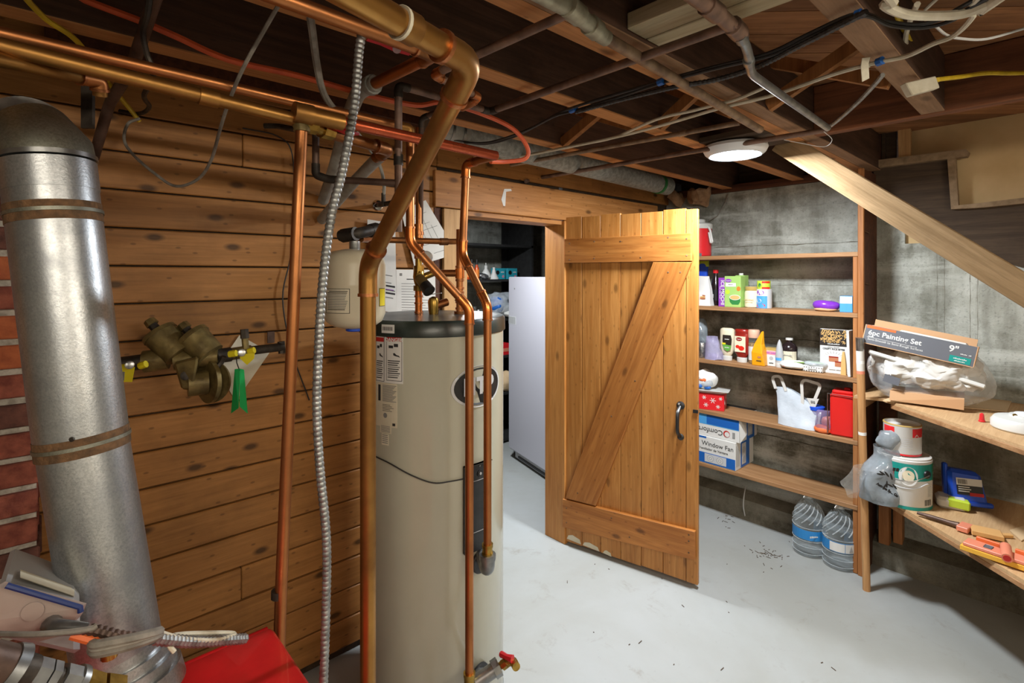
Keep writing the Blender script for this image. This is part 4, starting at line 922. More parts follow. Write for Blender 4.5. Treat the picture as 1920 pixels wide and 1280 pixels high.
cable('white_cable', 'thick white cable sweeping across the upper right corner', 'cable', [PZ(1658, 8, 2.02)-Vector((.9, -.1, -.02)), PZ(1648, -25, 2.02)]+cz([(1658, 8), (1700, 27), (1760, 30), (1810, 25), (1860, 5), (1890, -15)], 2.02)+[PZ(1890, -15, 2.02)-Vector((.6, .5, -.02))], .0095, 'cable_cream')
cable('white_cable', 'white cable drooping from the joist at upper right', 'cable', [PZ(1720, 8, 2.06), PZ(1707, 38, 2.09), PZ(1698, 70, 2.1), PZ(1700, 98, 2.12)], .006, 'cable_cream')
cable('yellow_cable', 'yellow cable dropping behind white cables at upper right', 'cable', [PZ(1675, -10, 2.1), PZ(1683, 30, 2.1), PZ(1700, 65, 2.12), PZ(1711, 88, 2.14)], .006, 'cable_yellow')
cable('white_cable', 'thin white cable arching above the brown header at right', 'cable', [PZ(1735, 18, 2.1), PZ(1760, -5, 2.1)], .004, 'cable_cream', n=3)
cable('yellow_cable', 'yellow cable plugged into the cream connector box', 'cable', [W(1757, 149, 1.45), W(1800, 144, 1.47), W(1850, 137, 1.5), W(1930, 136, 1.56), W(2150, 120, 1.7)], .0062, 'cable_yellow')
cb = thing('connector_box', W(1730, 175, 1.42), 'cream connector box hanging under joist by the stair header', 'junction box')
c4 = [W(x, y, 1.43) for x, y in ((1698, 155), (1755, 142), (1763, 164), (1711, 178))]; MB().hexa([p for p in c4], [p+Vector((FX, FY, 0))*.024 for p in c4]).build('box', 'cable_cream', cb, bevel=.002)
c4 = [W(x, y, 1.435) for x, y in ((1755, 146), (1761, 145), (1764, 152), (1758, 153))]; MB().hexa([p for p in c4], [p+Vector((FX, FY, 0))*.018 for p in c4]).build('socket', 'cable_yellow', cb)
ts = thing('tape_wrap', PZ(1623, 150, 2.0), 'strip of pale masking tape hanging from cream cable', 'tape')
MB().strip([PZ(1624, 108, 2.035), PZ(1621, 122, 2.02), PZ(1623, 150, 1.99)], .02, .0015, up=(FX, FY, 0)).build('tail', 'cable_cream', ts); MB().tube([PZ(1616, 124, 2.03), PZ(1630, 120, 2.03)], .009, 8).build('wrap', 'cable_cream', ts)
for x, y in ((1610, 26), (1650, 114), (1240, 152), (1075, 204)):
    single(MB().tube([PZ(x-5, y+3, 2.03), PZ(x+5, y-1, 2.03)], .0105, 8), 'cable_staple', 'deep_blue', {1610: 'blue cable staple on the joist at upper right', 1650: 'blue cable staple on cream cable at upper right', 1240: 'blue cable staple under the doubled joist', 1075: 'blue cable staple under the orange joist'}[x], 'staple', 'blue cable staples')
cable('cobweb_strand', 'white dusty cobweb strand trailing below white cables', 'cobweb', [PZ(1755, 50, 2.06), PZ(1775, 66, 2.04), PZ(1800, 72, 2.04), PZ(1850, 73, 2.05), PZ(1925, 52, 2.07)], .003, 'cobweb')
cable('cobweb_strand', 'loose cobweb loop hanging at the conduit end', 'cobweb', [PZ(1470, 262, 2.0), PZ(1500, 268, 1.99), PZ(1545, 275, 1.98), PZ(1560, 262, 1.99), PZ(1545, 247, 2.0)], .0012, 'cobweb')
# grey insulated duct
du = thing('insulated_duct', (2.1, 1.74, 2.0), 'grey wrapped round duct along the top of plank wall', 'duct')
da, db = Vector((1.16, 1.70, 2.075)), Vector((3.02, 1.80, 2.075))
MB().cyl(da, db, .058, seg=24).build('wrap', 'insulation_grey', du); MB().cyl(da+(db-da)*-.02, da+(db-da)*.07, .062, seg=24).build('sleeve', 'painted_grey_pipe', du)
for s in (.0, .02, .05): MB().cyl(da+(db-da)*(s), da+(db-da)*(s+.006), .064, seg=24).build('band', 'galv_pipe', du)
MB().cyl(da+(db-da)*.93, da+(db-da)*.945, .062, seg=24).build('strap', 'dark_green', du)
# foam lumps at the top of the concrete wall
for (x, y, s, lb_) in ((1266, 372, .055, 'small round lump of tan foam above open door'), (1308, 366, .075, 'larger ragged lump of tan foam above open door')):
    c = PU(x, y, UB-.06); single(MB().lathe([(.001, -.8*s), (.6*s, -.6*s), (.95*s, -.1*s), (.85*s, .4*s), (.4*s, .72*s), (.001, .75*s)], T(c.x, c.y, c.z) @ RZ(1.0), 22, sy=1.0).jitter(.05, 11, x).jitter(.02, 40, x), 'foam_lump', 'foam_tan', lb_, 'foam', 'foam lumps on the wall top')
pipe('thin_cable_pipe', 'grey wire dropping down the concrete wall above cooler', 'wire', [PU(1366, 362, UB-.01), PU(1360, 380, UB-.01), PU(1345, 405, UB-.01), PU(1330, 412, UB-.06)], .003, 'cable_grey', elbows=False)

# ================================================================== FLUE
fl = thing('flue_pipe', W(215, 1240, .9), 'leaning galvanised steel flue pipe at the left', 'flue')
F0, F1, F2 = W(222, 1225, .90), W(156, 825, .90), W(92, 312, .90)
FR = .064
MB().tube([F0, F1], FR, 40).build('lower_pipe', 'flue_metal', fl); MB().tube([F1, F2], FR*1.02, 40).build('upper_pipe', 'flue_metal', fl)
dd = (F2-F1).normalized()
for s, name in ((.0, 'seam'), (.395, 'seam')):
    c = F1+dd*s
    MB().tube([c-dd*.018, c+dd*.014], FR*1.035, 40).build('rusty_band', 'rust', fl); MB().tube([c-dd*.004, c+dd*.002], FR*1.06, 40).build('seam_bead', 'flue_dull', fl)
MB().tube([F2-dd*.045, F2+dd*.005], FR*1.04, 40).build('collar', 'flue_metal', fl)
e1 = F2+dd*.012; e2 = e1+dd*.012; e3 = e2+(Vector((-RX, -RY, 0))*.55+Vector((FX, FY, 0))*.15+Vector((0, 0, .42))).normalized()*.05; e4 = e3+(Vector((-RX, -RY, 0))*.9+Vector((FX, FY, 0))*.55+Vector((0, 0, -.02))).normalized()*.30
MB().tube([e1, e2, e3], FR*1.03, 40).build('elbow', 'flue_dull', fl); MB().tube([e3, e4], FR*1.02, 40).build('elbow_outlet', 'flue_dull', fl)
for c, q in ((e1, e2), (e3, e4)):
    t_ = (q-c).normalized(); MB().tube([c-t_*.004, c+t_*.004], FR*1.075, 40).build('rim', 'steel', fl)
bs = W(262, 1262, .90); dn_ = (F1-F0).normalized()
for k in range(4):
    c = F0.lerp(W(258, 1275, .9), k/3); MB().tube([c+dn_*.012, c-dn_*.02], FR*(1.02+.012*k), 40, rf=lambda s, i, k=k: FR*(1.05+.012*k) if i else FR*(1.0+.012*k)).build('crimped_section', 'flue_metal', fl)
MB().lathe([(.004, 0), (.004, .002)], along(F1+dd*.02+Vector((-FX, -FY, 0))*FR*.9+Vector((RX, RY, 0))*FR*.5, F1+dd*.02+Vector((-FX, -FY, 0))*2), 8).build('screw', 'iron_dark', fl)

# ================================================================== BOILER
bo = thing('boiler', (.05, .95, 0), 'red enamelled boiler jacket corner at the bottom left', 'boiler')
cz_ = W(510, 1172, 1.15); zb_ = cz_.z
bu0, bv0 = -.42, .62
bx((bu0, bv0, .06), (cz_.x-.004, cz_.y-.004, zb_-.022)).build('jacket', 'red_paint', bo, bevel=.006)
MB().rbox((bu0, bv0, zb_-.02), (cz_.x, cz_.y, zb_), .012).build('top_panel', 'red_paint', bo)
MB().tube([Vector((bu0+.01, cz_.y, zb_-.006)), Vector((cz_.x-.01, cz_.y, zb_-.006))], .0075, 10).build('rolled_edge', 'red_paint', bo)
for a in ((bu0+.05, bv0+.05), (cz_.x-.1, bv0+.05), (bu0+.05, cz_.y-.1), (cz_.x-.1, cz_.y-.1)): bx((a[0], a[1], 0), (a[0]+.05, a[1]+.05, .06)).build('foot', 'iron_dark', bo)
# control box
cbx = thing('burner_control_box', W(70, 1160, .78), 'grey metal control box with knockouts beside the flue', 'control box')
c = [W(0, 1112, .76), W(152, 1150, .80), W(126, 1192, .78), W(-70, 1148, .72)]
ta_, tb_, tc_, td_ = W(-5, 1098, .74), W(150, 1138, .78), W(147, 1068, .90), W(20, 1022, .88)
bt = Vector((0, 0, -.075))
MB().hexa([ta_+bt, tb_+bt, tc_+bt, td_+bt], [ta_, tb_, tc_, td_]).build('housing', 'grey_box', cbx, bevel=.008)
fo = [W(-6, 1099, .735), W(150, 1140, .775), W(143, 1158, .775), W(105, 1212, .77), W(-60, 1170, .72)]
MB().add(fo+[p+Vector((FX*.012, FY*.012, 0)) for p in fo], [(0, 1, 2, 3, 4), (9, 8, 7, 6, 5)]+[(k, 5+k, 5+(k+1) % 5, (k+1) % 5) for k in range(5)]).build('front_panel', 'pinkish_panel', cbx)
MB().tube([W(12, 1097, .732), W(150, 1138, .772), W(151, 1147, .772)], .004, 8).build('gasket', 'blue_line', cbx)
nrm = (fo[1]-fo[0]).cross(fo[4]-fo[0]).normalized()
if nrm.dot(Vector((FX, FY, 0))) > 0: nrm = -nrm
for x, y in ((14, 1132), (62, 1145)):
    p = W(x, y, .738+.0002*x); MB().lathe([(.013, 0), (.013, .0012), (.0115, .0014)], along(p+nrm*.001, p+nrm), 20).build('knockout', 'pinkish_panel', cbx)
lbp = [W(38, 1072, .80), W(140, 1108, .83), W(139, 1122, .80), W(38, 1087, .77)]; lbp = [p+Vector((0, 0, .004)) for p in lbp]
MB().add(lbp+[p-Vector((0, 0, .001)) for p in lbp], [(0, 1, 2, 3), (7, 6, 5, 4)]).build('faded_label', 'cream_paper', cbx)
MB().tube([W(102, 1165, .765), W(96, 1172, .755), W(104, 1176, .745), W(140, 1177, .745), W(165, 1178, .75)], .010, 12, rf=lambda s, i: (.011, .0125, .011, .009, .007)[i]).build('cable_clamp', 'galv_pipe', cbx)
# cable bundle tied across the flue
cable('armoured_cable', 'brown armoured cable tied in front of the flue foot', 'cable', [W(160, 1178, .75), W(190, 1183, .76), W(225, 1192, .77), W(265, 1195, .79), W(300, 1190, .82)], .0075, 'iron_brown', rib=.12, pitch=.008, seg=8)
cable('flexible_conduit', 'short steel flexible conduit from flue foot to red boiler', 'conduit', [W(285, 1196, .80), W(320, 1200, .84), W(370, 1203, .9), W(430, 1199, .98), W(460, 1197, 1.03)], .0085, 'flex_steel', rib=.15, pitch=.011, seg=8)
for k, (dy, rr_) in enumerate(((12, .007), (20, .006), (28, .0065))):
    cable('looped_cable', ('upper', 'middle', 'lower')[k]+' loop of grey cable tied before the flue foot', 'cable', [W(172, 1188+dy, .76), W(178, 1196+dy, .75), W(205, 1192+dy, .755), W(250, 1186+dy*.8, .77), W(285, 1180+dy*.6, .79), W(300, 1178+dy*.4, .81)], rr_, 'cable_grey', 'cable bundle at the flue')
cable('grey_cable', 'taut grey cord running to left frame edge below control box', 'cable', [W(-20, 1188, .70), W(60, 1189, .71), W(130, 1184, .73), W(170, 1178, .745), W(182, 1172, .75)], .004, 'cable_grey')
cable('grey_cable', 'pale cable end looping back to the red boiler', 'cable', [W(296, 1184, .81), W(340, 1196, .86), W(400, 1200, .93), W(438, 1190, .99), W(425, 1186, .98), W(330, 1190, .86), W(318, 1208, .84), W(327, 1222, .84)], .0038, 'cable_cream')
single(MB().tube([W(136, 1188, .75), W(165, 1196, .755), W(205, 1206, .765)], .0075, 8), 'orange_tube', 'orange', 'short orange tube under the tied cable bundle', 'tube')
# union fittings at the bottom corner
uf = thing('pipe_union', W(120, 1290, .68), 'grey steel union and brass fittings at the bottom left corner', 'fitting')
a, b = W(-85, 1232, .62), W(215, 1300, .74); ax = (b-a)
def seg_(s0, s1, r0, r1, name, mat, sg=20): MB().cyl(a+ax*s0, a+ax*s1, r0, r1, sg).build(name, mat, uf)
seg_(0, .30, .026, .026, 'pipe_end', 'iron_brown'); seg_(.27, .33, .028, .030, 'flange', 'galv_pipe'); seg_(.33, .42, .022, .021, 'neck', 'iron_dark')
seg_(.42, .50, .021, .021, 'hex_nut', 'galv_pipe', 8); seg_(.51, .56, .021, .021, 'hex_nut', 'galv_pipe', 8); seg_(.56, .60, .015, .015, 'neck', 'iron_dark')
seg_(.60, .70, .021, .021, 'union_nut', 'galv_pipe', 8); seg_(.70, .74, .023, .023, 'ring', 'galv_pipe'); seg_(.74, .86, .021, .02, 'brass_body', 'brass', 8); seg_(.88, 1.0, .021, .023, 'brass_body', 'brass', 8)
MB().lathe([(.011, 0), (.012, .02), (.006, .03)], T(*W(205, 1232, .80)), 10).build('bleed_cap', 'brass', uf)

# ================================================================== BACKFLOW PREVENTER ON THE PLANK WALL
d0 = 1.52
bf = thing('backflow_preventer', W(350, 740, d0), 'bronze backflow preventer with two slanted caps on plank wall', 'valve')
def tb2(p, q, r, r2=None, name='body', mat='bronze', sg=20, par=bf): return MB().cyl(p, q, r, r2, sg).build(name, mat, par)
tb2(W(222, 684, 1.47), W(275, 677, 1.5), .022, name='inlet_pipe', mat='iron_dark'); tb2(W(270, 678, 1.5), W(315, 672, d0), .032, .03, 'inlet_body')
tb2(W(338, 665, d0), W(302, 628, d0), .042, .046, 'check_cap'); tb2(W(302, 628, d0), W(297, 622, d0), .048, .046, 'cap_rim')
tb2(W(395, 665, 1.54), W(362, 632, 1.54), .040, .044, 'check_cap'); tb2(W(364, 634, 1.54), W(358, 628, 1.54), .048, .046, 'cap_rim')
for x, y, d in ((296, 620, d0), (358, 627, 1.54)):
    t_ = tb2(W(x, y, d), W(x-11, y-12, d), .013, name='test_cock', mat='iron_dark', sg=8); tb2(W(x-9, y-11, d), W(x-17, y-20, d), .017, .015, 'cock_head', 'bronze', 6, t_)
MB().hexa([W(340, 730, d0-.03), W(362, 732, d0-.03), W(366, 726, d0+.04), W(345, 726, d0+.04)], [W(325, 680, d0-.04), W(372, 668, d0-.04), W(376, 664, d0+.04), W(330, 675, d0+.04)]).build('relief_leg', 'bronze', bf, bevel=.006)
MB().lathe([(.013, 0), (.013, .002), (.010, .003)], along(W(348, 704, d0-.034), W(348, 704, d0-.5)), 18).build('cast_mark', 'iron_dark', bf)
tb2(W(328, 675, d0), W(410, 668, 1.56), .03, .026, 'body')
tb2(W(352, 720, d0-.01), W(390, 716, d0+.02), .036, .036, 'relief_body'); tb2(W(388, 716, d0+.01), W(396, 715, d0+.02), .062, .062, 'diaphragm_flange', 'bronze', 28)
tb2(W(397, 715, d0+.02), W(402, 714, d0+.03), .062, .058, 'diaphragm_flange', 'bronze', 28); tb2(W(402, 720, d0+.02), W(430, 719, d0+.04), .013, .013, 'sensing_port', 'black_plastic', 10)
MB().tube(fillet([W(405, 690, d0+.01), W(415, 680, d0+.02), W(420, 668, d0+.02)], .03), .008, 8).build('sensing_tube', 'iron_dark', bf)
tb2(W(405, 668, 1.56), W(432, 664, 1.59), .022, .022, 'nipple', 'iron_dark'); tb2(W(430, 664, 1.59), W(470, 658, 1.64), .019, .019, 'outlet_valve', 'bronze'); tb2(W(470, 657, 1.64), W(530, 650, 1.73), .014, .014, 'outlet_pipe', 'iron_dark')
tb2(W(527, 640, 1.73), W(529, 662, 1.73), .012, .012, 'wing_nut', 'iron_dark', 8)
t_ = tb2(W(461, 654, 1.62), W(459, 634, 1.62), .010, .010, 'test_cock', 'bronze', 8); tb2(W(459, 634, 1.62), W(458, 617, 1.62), .013, .012, 'cock_head', 'iron_dark', 6, t_)
for (x0, y0, x1, y1, d) in ((222, 690, 243, 688, 1.42), (262, 686, 274, 682, 1.45), (430, 664, 443, 662, 1.55), (466, 659, 477, 656, 1.60)):
    MB().tube([W(x0, y0, d), W(x1, y1, d)], .010, 8).build('yellow_lever', 'yellow_tag', bf)
def tag(pts, d, name, mat, label=None):
    v = [W(x, y, d) for x, y in pts]; n_ = len(v); o = MB().add(v+[p+Vector((FX, FY, 0))*.002 for p in v], [tuple(range(n_)), tuple(range(2*n_-1, n_-1, -1))]+[(k, n_+k, n_+(k+1) % n_, (k+1) % n_) for k in range(n_)]).build(name, mat, bf)
    return o
tg = tag([(225, 688), (252, 688), (247, 716), (226, 716)], 1.41, 'yellow_tag', 'yellow_tag'); tag([(229, 697), (233, 697), (232, 713), (228, 713)], 1.408, 'tag_print', 'ink_grey')
tg = tag([(449, 664), (477, 662), (476, 672), (463, 684), (450, 672)], 1.54, 'yellow_tag', 'yellow_tag')
for x, y, d in ((243, 684, 1.405), (453, 661, 1.535)):
    MB().lathe([(.011, 0), (.011, .004), (.008, .005)], along(W(x, y, d), W(x, y, 0)), 16).build('lever_nut', 'steel', bf)
single(MB().add([PV(x, y, VL-.006) for x, y in ((449, 628), (506, 660), (442, 752), (406, 690))]+[PV(x, y, VL-.004) for x, y in ((449, 628), (506, 660), (442, 752), (406, 690))], [(0, 1, 2, 3), (7, 6, 5, 4), (0, 4, 5, 1), (1, 5, 6, 2), (2, 6, 7, 3), (3, 7, 4, 0)]), 'paper_card', 'cream_paper', 'crooked cream card hanging behind the bronze valve', 'card')
gt = thing('green_tag', W(448, 770, 1.5), 'folded green plastic tag hanging on a wire', 'tag')
for s, x0, x1, x2, x3 in ((-1, 440, 449, 447, 433), (1, 449, 457, 464, 449)):
    g4 = [W(x0, 692 if s < 0 else 691, 1.50), W(x1, 691 if s < 0 else 693, 1.50+(.012 if s > 0 else 0)), W(x2, 765 if s < 0 else 775, 1.50+(.02 if s > 0 else 0)), W(x3, 775 if s < 0 else 762, 1.5-(.0 if s > 0 else -.015))]
    MB().add(g4+[p+Vector((FX, FY, 0))*.002 for p in g4], [(0, 1, 2, 3), (7, 6, 5, 4), (0, 4, 5, 1), (1, 5, 6, 2), (2, 6, 7, 3), (3, 7, 4, 0)]).build('leaf', 'green_tag', gt)
MB().tube([W(443, 668, 1.54), W(444, 680, 1.52), W(449, 694, 1.5)], .0015, 6).build('wire', 'cable_black', gt)
single(bx((-.012, -.002, -.02), (.012, .002, .02), frame(PV(508, 632, VL-.003), (1, 0, 0), (0, 1, 0), (0, 0, 1))), 'wall_bracket', 'iron_brown', 'rusty little wall bracket right of the cream card', 'bracket')
# papers pinned to the wall
def sheet(pts, off, name, mat, label, nl=0, x0=.1, x1=.9, z0=.1, z1=.9, head=None):
    v = [PV(x, y, VL-off) for x, y in pts]; t = thing(name, v[3], label, 'paper', 'papers pinned to the plank wall')
    MB().add(v+[p+Vector((0, .0012, 0)) for p in v], [(3, 2, 1, 0), (4, 5, 6, 7), (0, 1, 5, 4), (1, 2, 6, 5), (2, 3, 7, 6), (3, 0, 4, 7)]).build('sheet', mat, t)
    A, B, D = v[3], v[2], v[0]; m = Matrix.Identity(4)
    def P2(s, q): return A.lerp(B, s).lerp(D.lerp(v[1], s), q)+Vector((0, -.0004, 0))
    def bar(s0, q0, s1, q1, mat2='ink_grey', nm='printed_line'):
        w_ = [P2(s0, q0), P2(s1, q0), P2(s1, q1), P2(s0, q1)]; MB().add(w_+[p+Vector((0, -.0003, 0)) for p in w_], [(4, 5, 6, 7), (3, 2, 1, 0)]).build(nm, mat2, t)
    rnd = random.Random(int(pts[0][0]))
    for k in range(nl):
        q = z1-(z1-z0)*(k+.5)/nl; bar(x0, q-.006, x1-(x1-x0)*rnd.random()*.3, q+.004)
    return t, bar
s1_, bar = sheet([(689, 411), (741, 419), (744, 587), (690, 578)], .03, 'paper_bundle', 'white_paper', 'bundle of white papers behind the thick copper main', 4, .45, .95, .12, .45)
bar(.1, .85, .8, .87, 'ink'); bar(.1, .89, .5, .90, 'ink'); bar(.6, .28, .95, .30, 'ink'); bar(.6, .24, .9, .255, 'purple'); bar(.6, .2, .95, .22, 'ink')
s2_, bar = sheet([(752, 395), (798, 375), (858, 475), (777, 500)], .02, 'paper_drawing', 'white_paper', 'crooked sheet with a pencil drawing pinned above heater')
for a_ in ((.2, .3, .85, .307), (.2, .3, .207, .8), (.3, .55, .9, .557), (.15, .82, .8, .826), (.6, .35, .607, .9), (.75, .3, .757, .6), (.35, .65, .75, .655), (.45, .4, .455, .7), (.5, .12, .9, .128)): bar(*a_)
s3_, bar = sheet([(743, 505), (816, 506), (817, 592), (744, 590)], .008, 'printed_form', 'white_paper', 'printed form pinned just above the heater lid', 11, .12, .9, .08, .72)
bar(.25, .78, .75, .80, 'ink'); bar(.08, .86, .14, .92, 'ink_grey')

# ================================================================== BUILT-IN WALL SHELVES
US, SD = 3.03, .215
sv0, sv1 = .742, 1.93
SZ = [1.615, 1.307, .980, .668, .344]
sf = thing('wall_shelf', (US+.1, 1.3, 0), 'built-in wooden pantry shelves along the concrete wall', 'shelf')
for k, z in enumerate(SZ):
    MB().box((US+rr.uniform(-.003, .003), sv0 if k else sv0-.004, z-.023), (US+SD, sv1, z)).build('shelf_board', 'shelf_wood', sf, bevel=.002)
MB().box((US-.004, sv0-.026, .0), (US+.018, sv0-.001, 2.03)).build('face_strip', 'shelf_post', sf, bevel=.002)
MB().box((US+.018, sv0-.022, .0), (UB-.002, sv0-.002, 2.03)).build('side_panel', 'dark_beam', sf, bevel=.002)
tops = [2.03]+[z-.024 for z in SZ]; bots = SZ+[0.002]
for zt_, zb2 in list(zip(tops, bots))[1:]:
    MB().box((US+.004, sv0+.001, zb2), (US+.06, sv0+.022, zt_)).build('inner_post', 'shelf_post', sf, bevel=.002)
for z in (1.72, 1.46): MB().tube([Vector((US+.02, sv0-.024, z)), Vector((US+.03, sv0-.03, z-.004)), Vector((US+.10, sv0-.028, z-.01))], .003, 6).build('bent_nail', 'rust', sf)

def sh(px, u, z, ang=0.):
    """frame standing on a shelf: local x to the viewer's right, y into the wall"""
    p = PU(px, CY, u); return frame((p.x, p.y, z), (0, -1, 0), (1, 0, 0), (0, 0, 1)) @ RZ(ang)
def mpx(px, u):  # metres per pixel at that column and plane
    r = (px-CX)/FPX; return u/(r*RX+FX)/FPX
YW = .72        # boxes seen at an angle: shelf plane turned this much from the view axis
def lw(x0, x1, u):
    return abs(PU(x1, CY, u).y-PU(x0, CY, u).y)
def hz(py, px, u): return PU(px, py, u).z
def O(m): return tuple(m.to_translation())
GS = 'groceries on the pantry shelves'
def nthing(name, m, label, cat, group=GS): return thing(name, O(m), label, cat, group)

# ---- shelf 1: drinks cooler
m = sh(1304, 3.135, SZ[0]); t = nthing('drinks_cooler', m, 'red drinks cooler with white lid on the top shelf', 'cooler', None)
MB().lathe([(.088, 0), (.095, .008), (.099, .17), (.099, .176)], m, 32).build('body', 'red_plastic', t)
MB().lathe([(.102, .176), (.104, .182), (.104, .205), (.095, .212), (.06, .216), (.06, .236), (.05, .24), (.001, .24)], m, 32).build('lid', 'white_plastic', t)
MB().tube(fillet([m @ Vector((.096, -.03, .19)), m @ Vector((.112, -.03, .17)), m @ Vector((.128, -.03, .09)), m @ Vector((.118, -.03, .085)), m @ Vector((.106, -.03, .15))], .012), .007, 8).build('handle', 'white_plastic', t)
bx((-.0, -.103, .0), (.03, -.09, .02), m @ RZ(.55)).build('spigot_notch', 'black_plastic', t)
text('COOL', .02, m @ RZ(.45) @ T(0, -.1005, .12), 'print_white', t)

# ---- soft pouches
def pouch(name, m, w, h, d, mat, label, group=GS, top=.55, seed=1, lean=0., flatten=.004, jit=.004, par=None, cat='bag'):
    """standing bag: fat at the base, flat seam on top"""
    def f(a, b):
        th = 2*PI*a; k = b; ww = w/2*(1-(1-top)*k*.5); dd = d/2*(1-k)**.6+flatten
        x = ww*max(-1, min(1, 1.25*math.cos(th))); y = dd*math.sin(th)
        return (x+lean*k*h, y+.1*lean*k, h*k)
    t = par or nthing(name, m, label, cat, group)
    g = MB().grid(f, 21, 10, m)
    n_ = len(g.v); g.f.append(tuple(range(20))); g.sm.append(False); g.f.append(tuple(range(n_-21+19, n_-22, -1))); g.sm.append(False)
    g.jitter(jit, 22, seed); g.build('pouch', mat, t); return t
m = sh(1312, 3.20, SZ[1]); t = pouch('chip_bag', m, .10, .275, .06, 'blue_plastic', 'blue snack bag with a yellow top at the door edge', top=1.2, seed=2)
MB().box((-.058, -.008, .245), (.058, .008, .282), m).jitter(.003, 20).build('yellow_seal', 'yellow_green', t)
MB().prism([(-.05, .1), (.0, .11), (.03, .13), (-.02, .18), (-.05, .16)], 0, .001, m @ T(0, -.027, .03) @ RXm(PI/2)).build('printed_shape', 'pink', t)
m = sh(1322, 3.12, SZ[1], -.12); t = pouch('pancake_mix_bag', m, .105, .185, .07, 'white_paper', 'white pouch with a pancake picture on second shelf', top=.85, seed=3, lean=-.08)
for k in range(5): MB().prism(ell(.022-.002*k, .0055, 14, .006, .045+k*.0085), 0, .0015, m @ T(0, -.037+k*.003, 0) @ RXm(PI/2)).build('pancake_print', ('brown_food', 'tan_food')[k % 2], t)
MB().prism(ell(.006, .006, 10, .002, .095), 0, .0015, m @ T(0, -.026, 0) @ RXm(PI/2)).build('berry_print', 'tomato', t); MB().prism(ell(.004, .008, 10, -.004, .135), 0, .0015, m @ T(0, -.018, 0) @ RXm(PI/2)).build('emblem_print', 'gold_lid', t)
m = sh(1302, 3.075, SZ[1]); t = pouch('sugar_bag', m, .07, .10, .05, 'white_paper', 'small white packet half hidden by door on second shelf', seed=5)
def bottle(name, m, prof, mat, label, cap=None, group=GS, sy=1., cat='bottle'):
    t = nthing(name, m, label, cat, group); MB().lathe(prof, m, 22, sy=sy).build('body', mat, t)
    if cap: MB().lathe(cap[0], m, 18, sy=cap[2] if len(cap) > 2 else 1).build('cap', cap[1], t)
    return t
m = sh(1342, 3.19, SZ[1]); t = bottle('sauce_bottle', m, [(.026, 0), (.029, .004), (.029, .12), (.022, .15), (.014, .175), (.012, .205)], 'syrup_dark', 'dark bottle with a red cap behind the purple box', ([(.016, .203), (.017, .207), (.017, .225), (.001, .227)], 'red_plastic'))
MB().lathe([(.0296, .03), (.0296, .10)], m, 22, caps=False).build('label_wrap', 'black_plastic', t); text('SOY', .016, m @ T(-.003, -.0305, .06) @ RYm(-PI/2), 'print_white', t)
# boxes
def carton(name, m, w, d, h, mat, label, group=GS, side=None, cat='box', bevel=.0015):
    t = nthing(name, m, label, cat, group); MB().box((-w/2, 0, 0), (w/2, d, h), m).build('carton', mat, t, bevel=bevel)
    return t
m = sh(1353.5, 3.08, SZ[1]); t = carton('mochi_box', m, .044, .13, .175, 'purple', 'narrow purple box with white lettering on second shelf')
text('ICE MOCHI', .030, m @ T(.004, -.0008, .085) @ RYm(PI/2), 'print_white', t, bold=.0006); text('MINI RICE CAKES', .010, m @ T(-.011, -.0008, .085) @ RYm(PI/2), 'print_white', t)
m = sh(1373.5, 3.075, SZ[1]); t = carton('soup_carton', m, .098, .065, .185, 'green_print', 'green soup carton with a bowl picture on second shelf')
MB().prism(ell(.02, .011, 20, -.026, .158), 0, .0008, m @ RXm(PI/2)).build('purple_oval', 'purple', t); text('Organic', .011, m @ T(-.026, -.001, .158), 'print_white', t)
MB().prism(rect(-.042, .122, .02, .144), 0, .0007, m @ RXm(PI/2)).build('name_panel', 'print_white', t); text('bisque', .009, m @ T(-.012, -.0009, .134), 'ink_grey', t)
MB().prism([(-.02, .055), (.045, .055), (.047, .035), (.035, .015), (-.002, .015), (-.016, .03)], 0, .0008, m @ RXm(PI/2)).build('bowl_print', 'dark_green', t)
MB().prism(ell(.033, .016, 20, .014, .058), 0, .0010, m @ RXm(PI/2)).build('rim_print', 'print_white', t); MB().prism(ell(.029, .013, 20, .014, .058), 0, .0013, m @ RXm(PI/2)).build('soup_print', 'tan_food', t)
MB().prism(ell(.014, .014, 16, -.03, .09), 0, .0008, m @ RXm(PI/2)).build('slice_print', 'yellow_green', t); MB().prism(ell(.012, .014, 16, .036, .11), 0, .0008, m @ RXm(PI/2)).build('pepper_print', 'orange_label', t)
m2 = sh(1387, 3.16, SZ[1]); t = carton('broth_carton', m2, .055, .06, .19, 'green_print', 'white and green carton with a white cap behind soup carton')
bx((-.027, -.0008, .01), (.0274, 0, .125), m2).build('white_panel', 'print_white', t); bx((.0276, .0, .01), (.0282, .058, .125), m2).build('white_panel', 'print_white', t); MB().lathe([(.013, .19), (.013, .203)], m2 @ T(0, .02, 0), 16).build('cap', 'white_plastic', t)
m = sh(1409, 3.13, SZ[1]); t = bottle('mayonnaise_jar', m, [(.032, 0), (.037, .004), (.038, .02), (.038, .085), (.034, .098), (.032, .102)], 'mayo_cream', 'cream jar with a gold lid on the second shelf', ([(.0345, .10), (.0355, .102), (.0355, .123), (.001, .124)], 'gold_lid'), cat='jar')
text('ORGANIC', .013, m @ T(0, -.0385, .045), 'gold_lid', t); MB().prism(rect(-.022, .03, .022, .032), 0, .0006, m @ T(0, -.0375, 0) @ RXm(PI/2)).build('label_rule', 'gold_lid', t)
m = sh(1433, 3.14, SZ[1]); t = bottle('food_can', m, [(.041, 0), (.0415, .002), (.0415, .108), (.041, .11)], 'print_white', 'white food can with a purple oval, lower of two', cat='can')
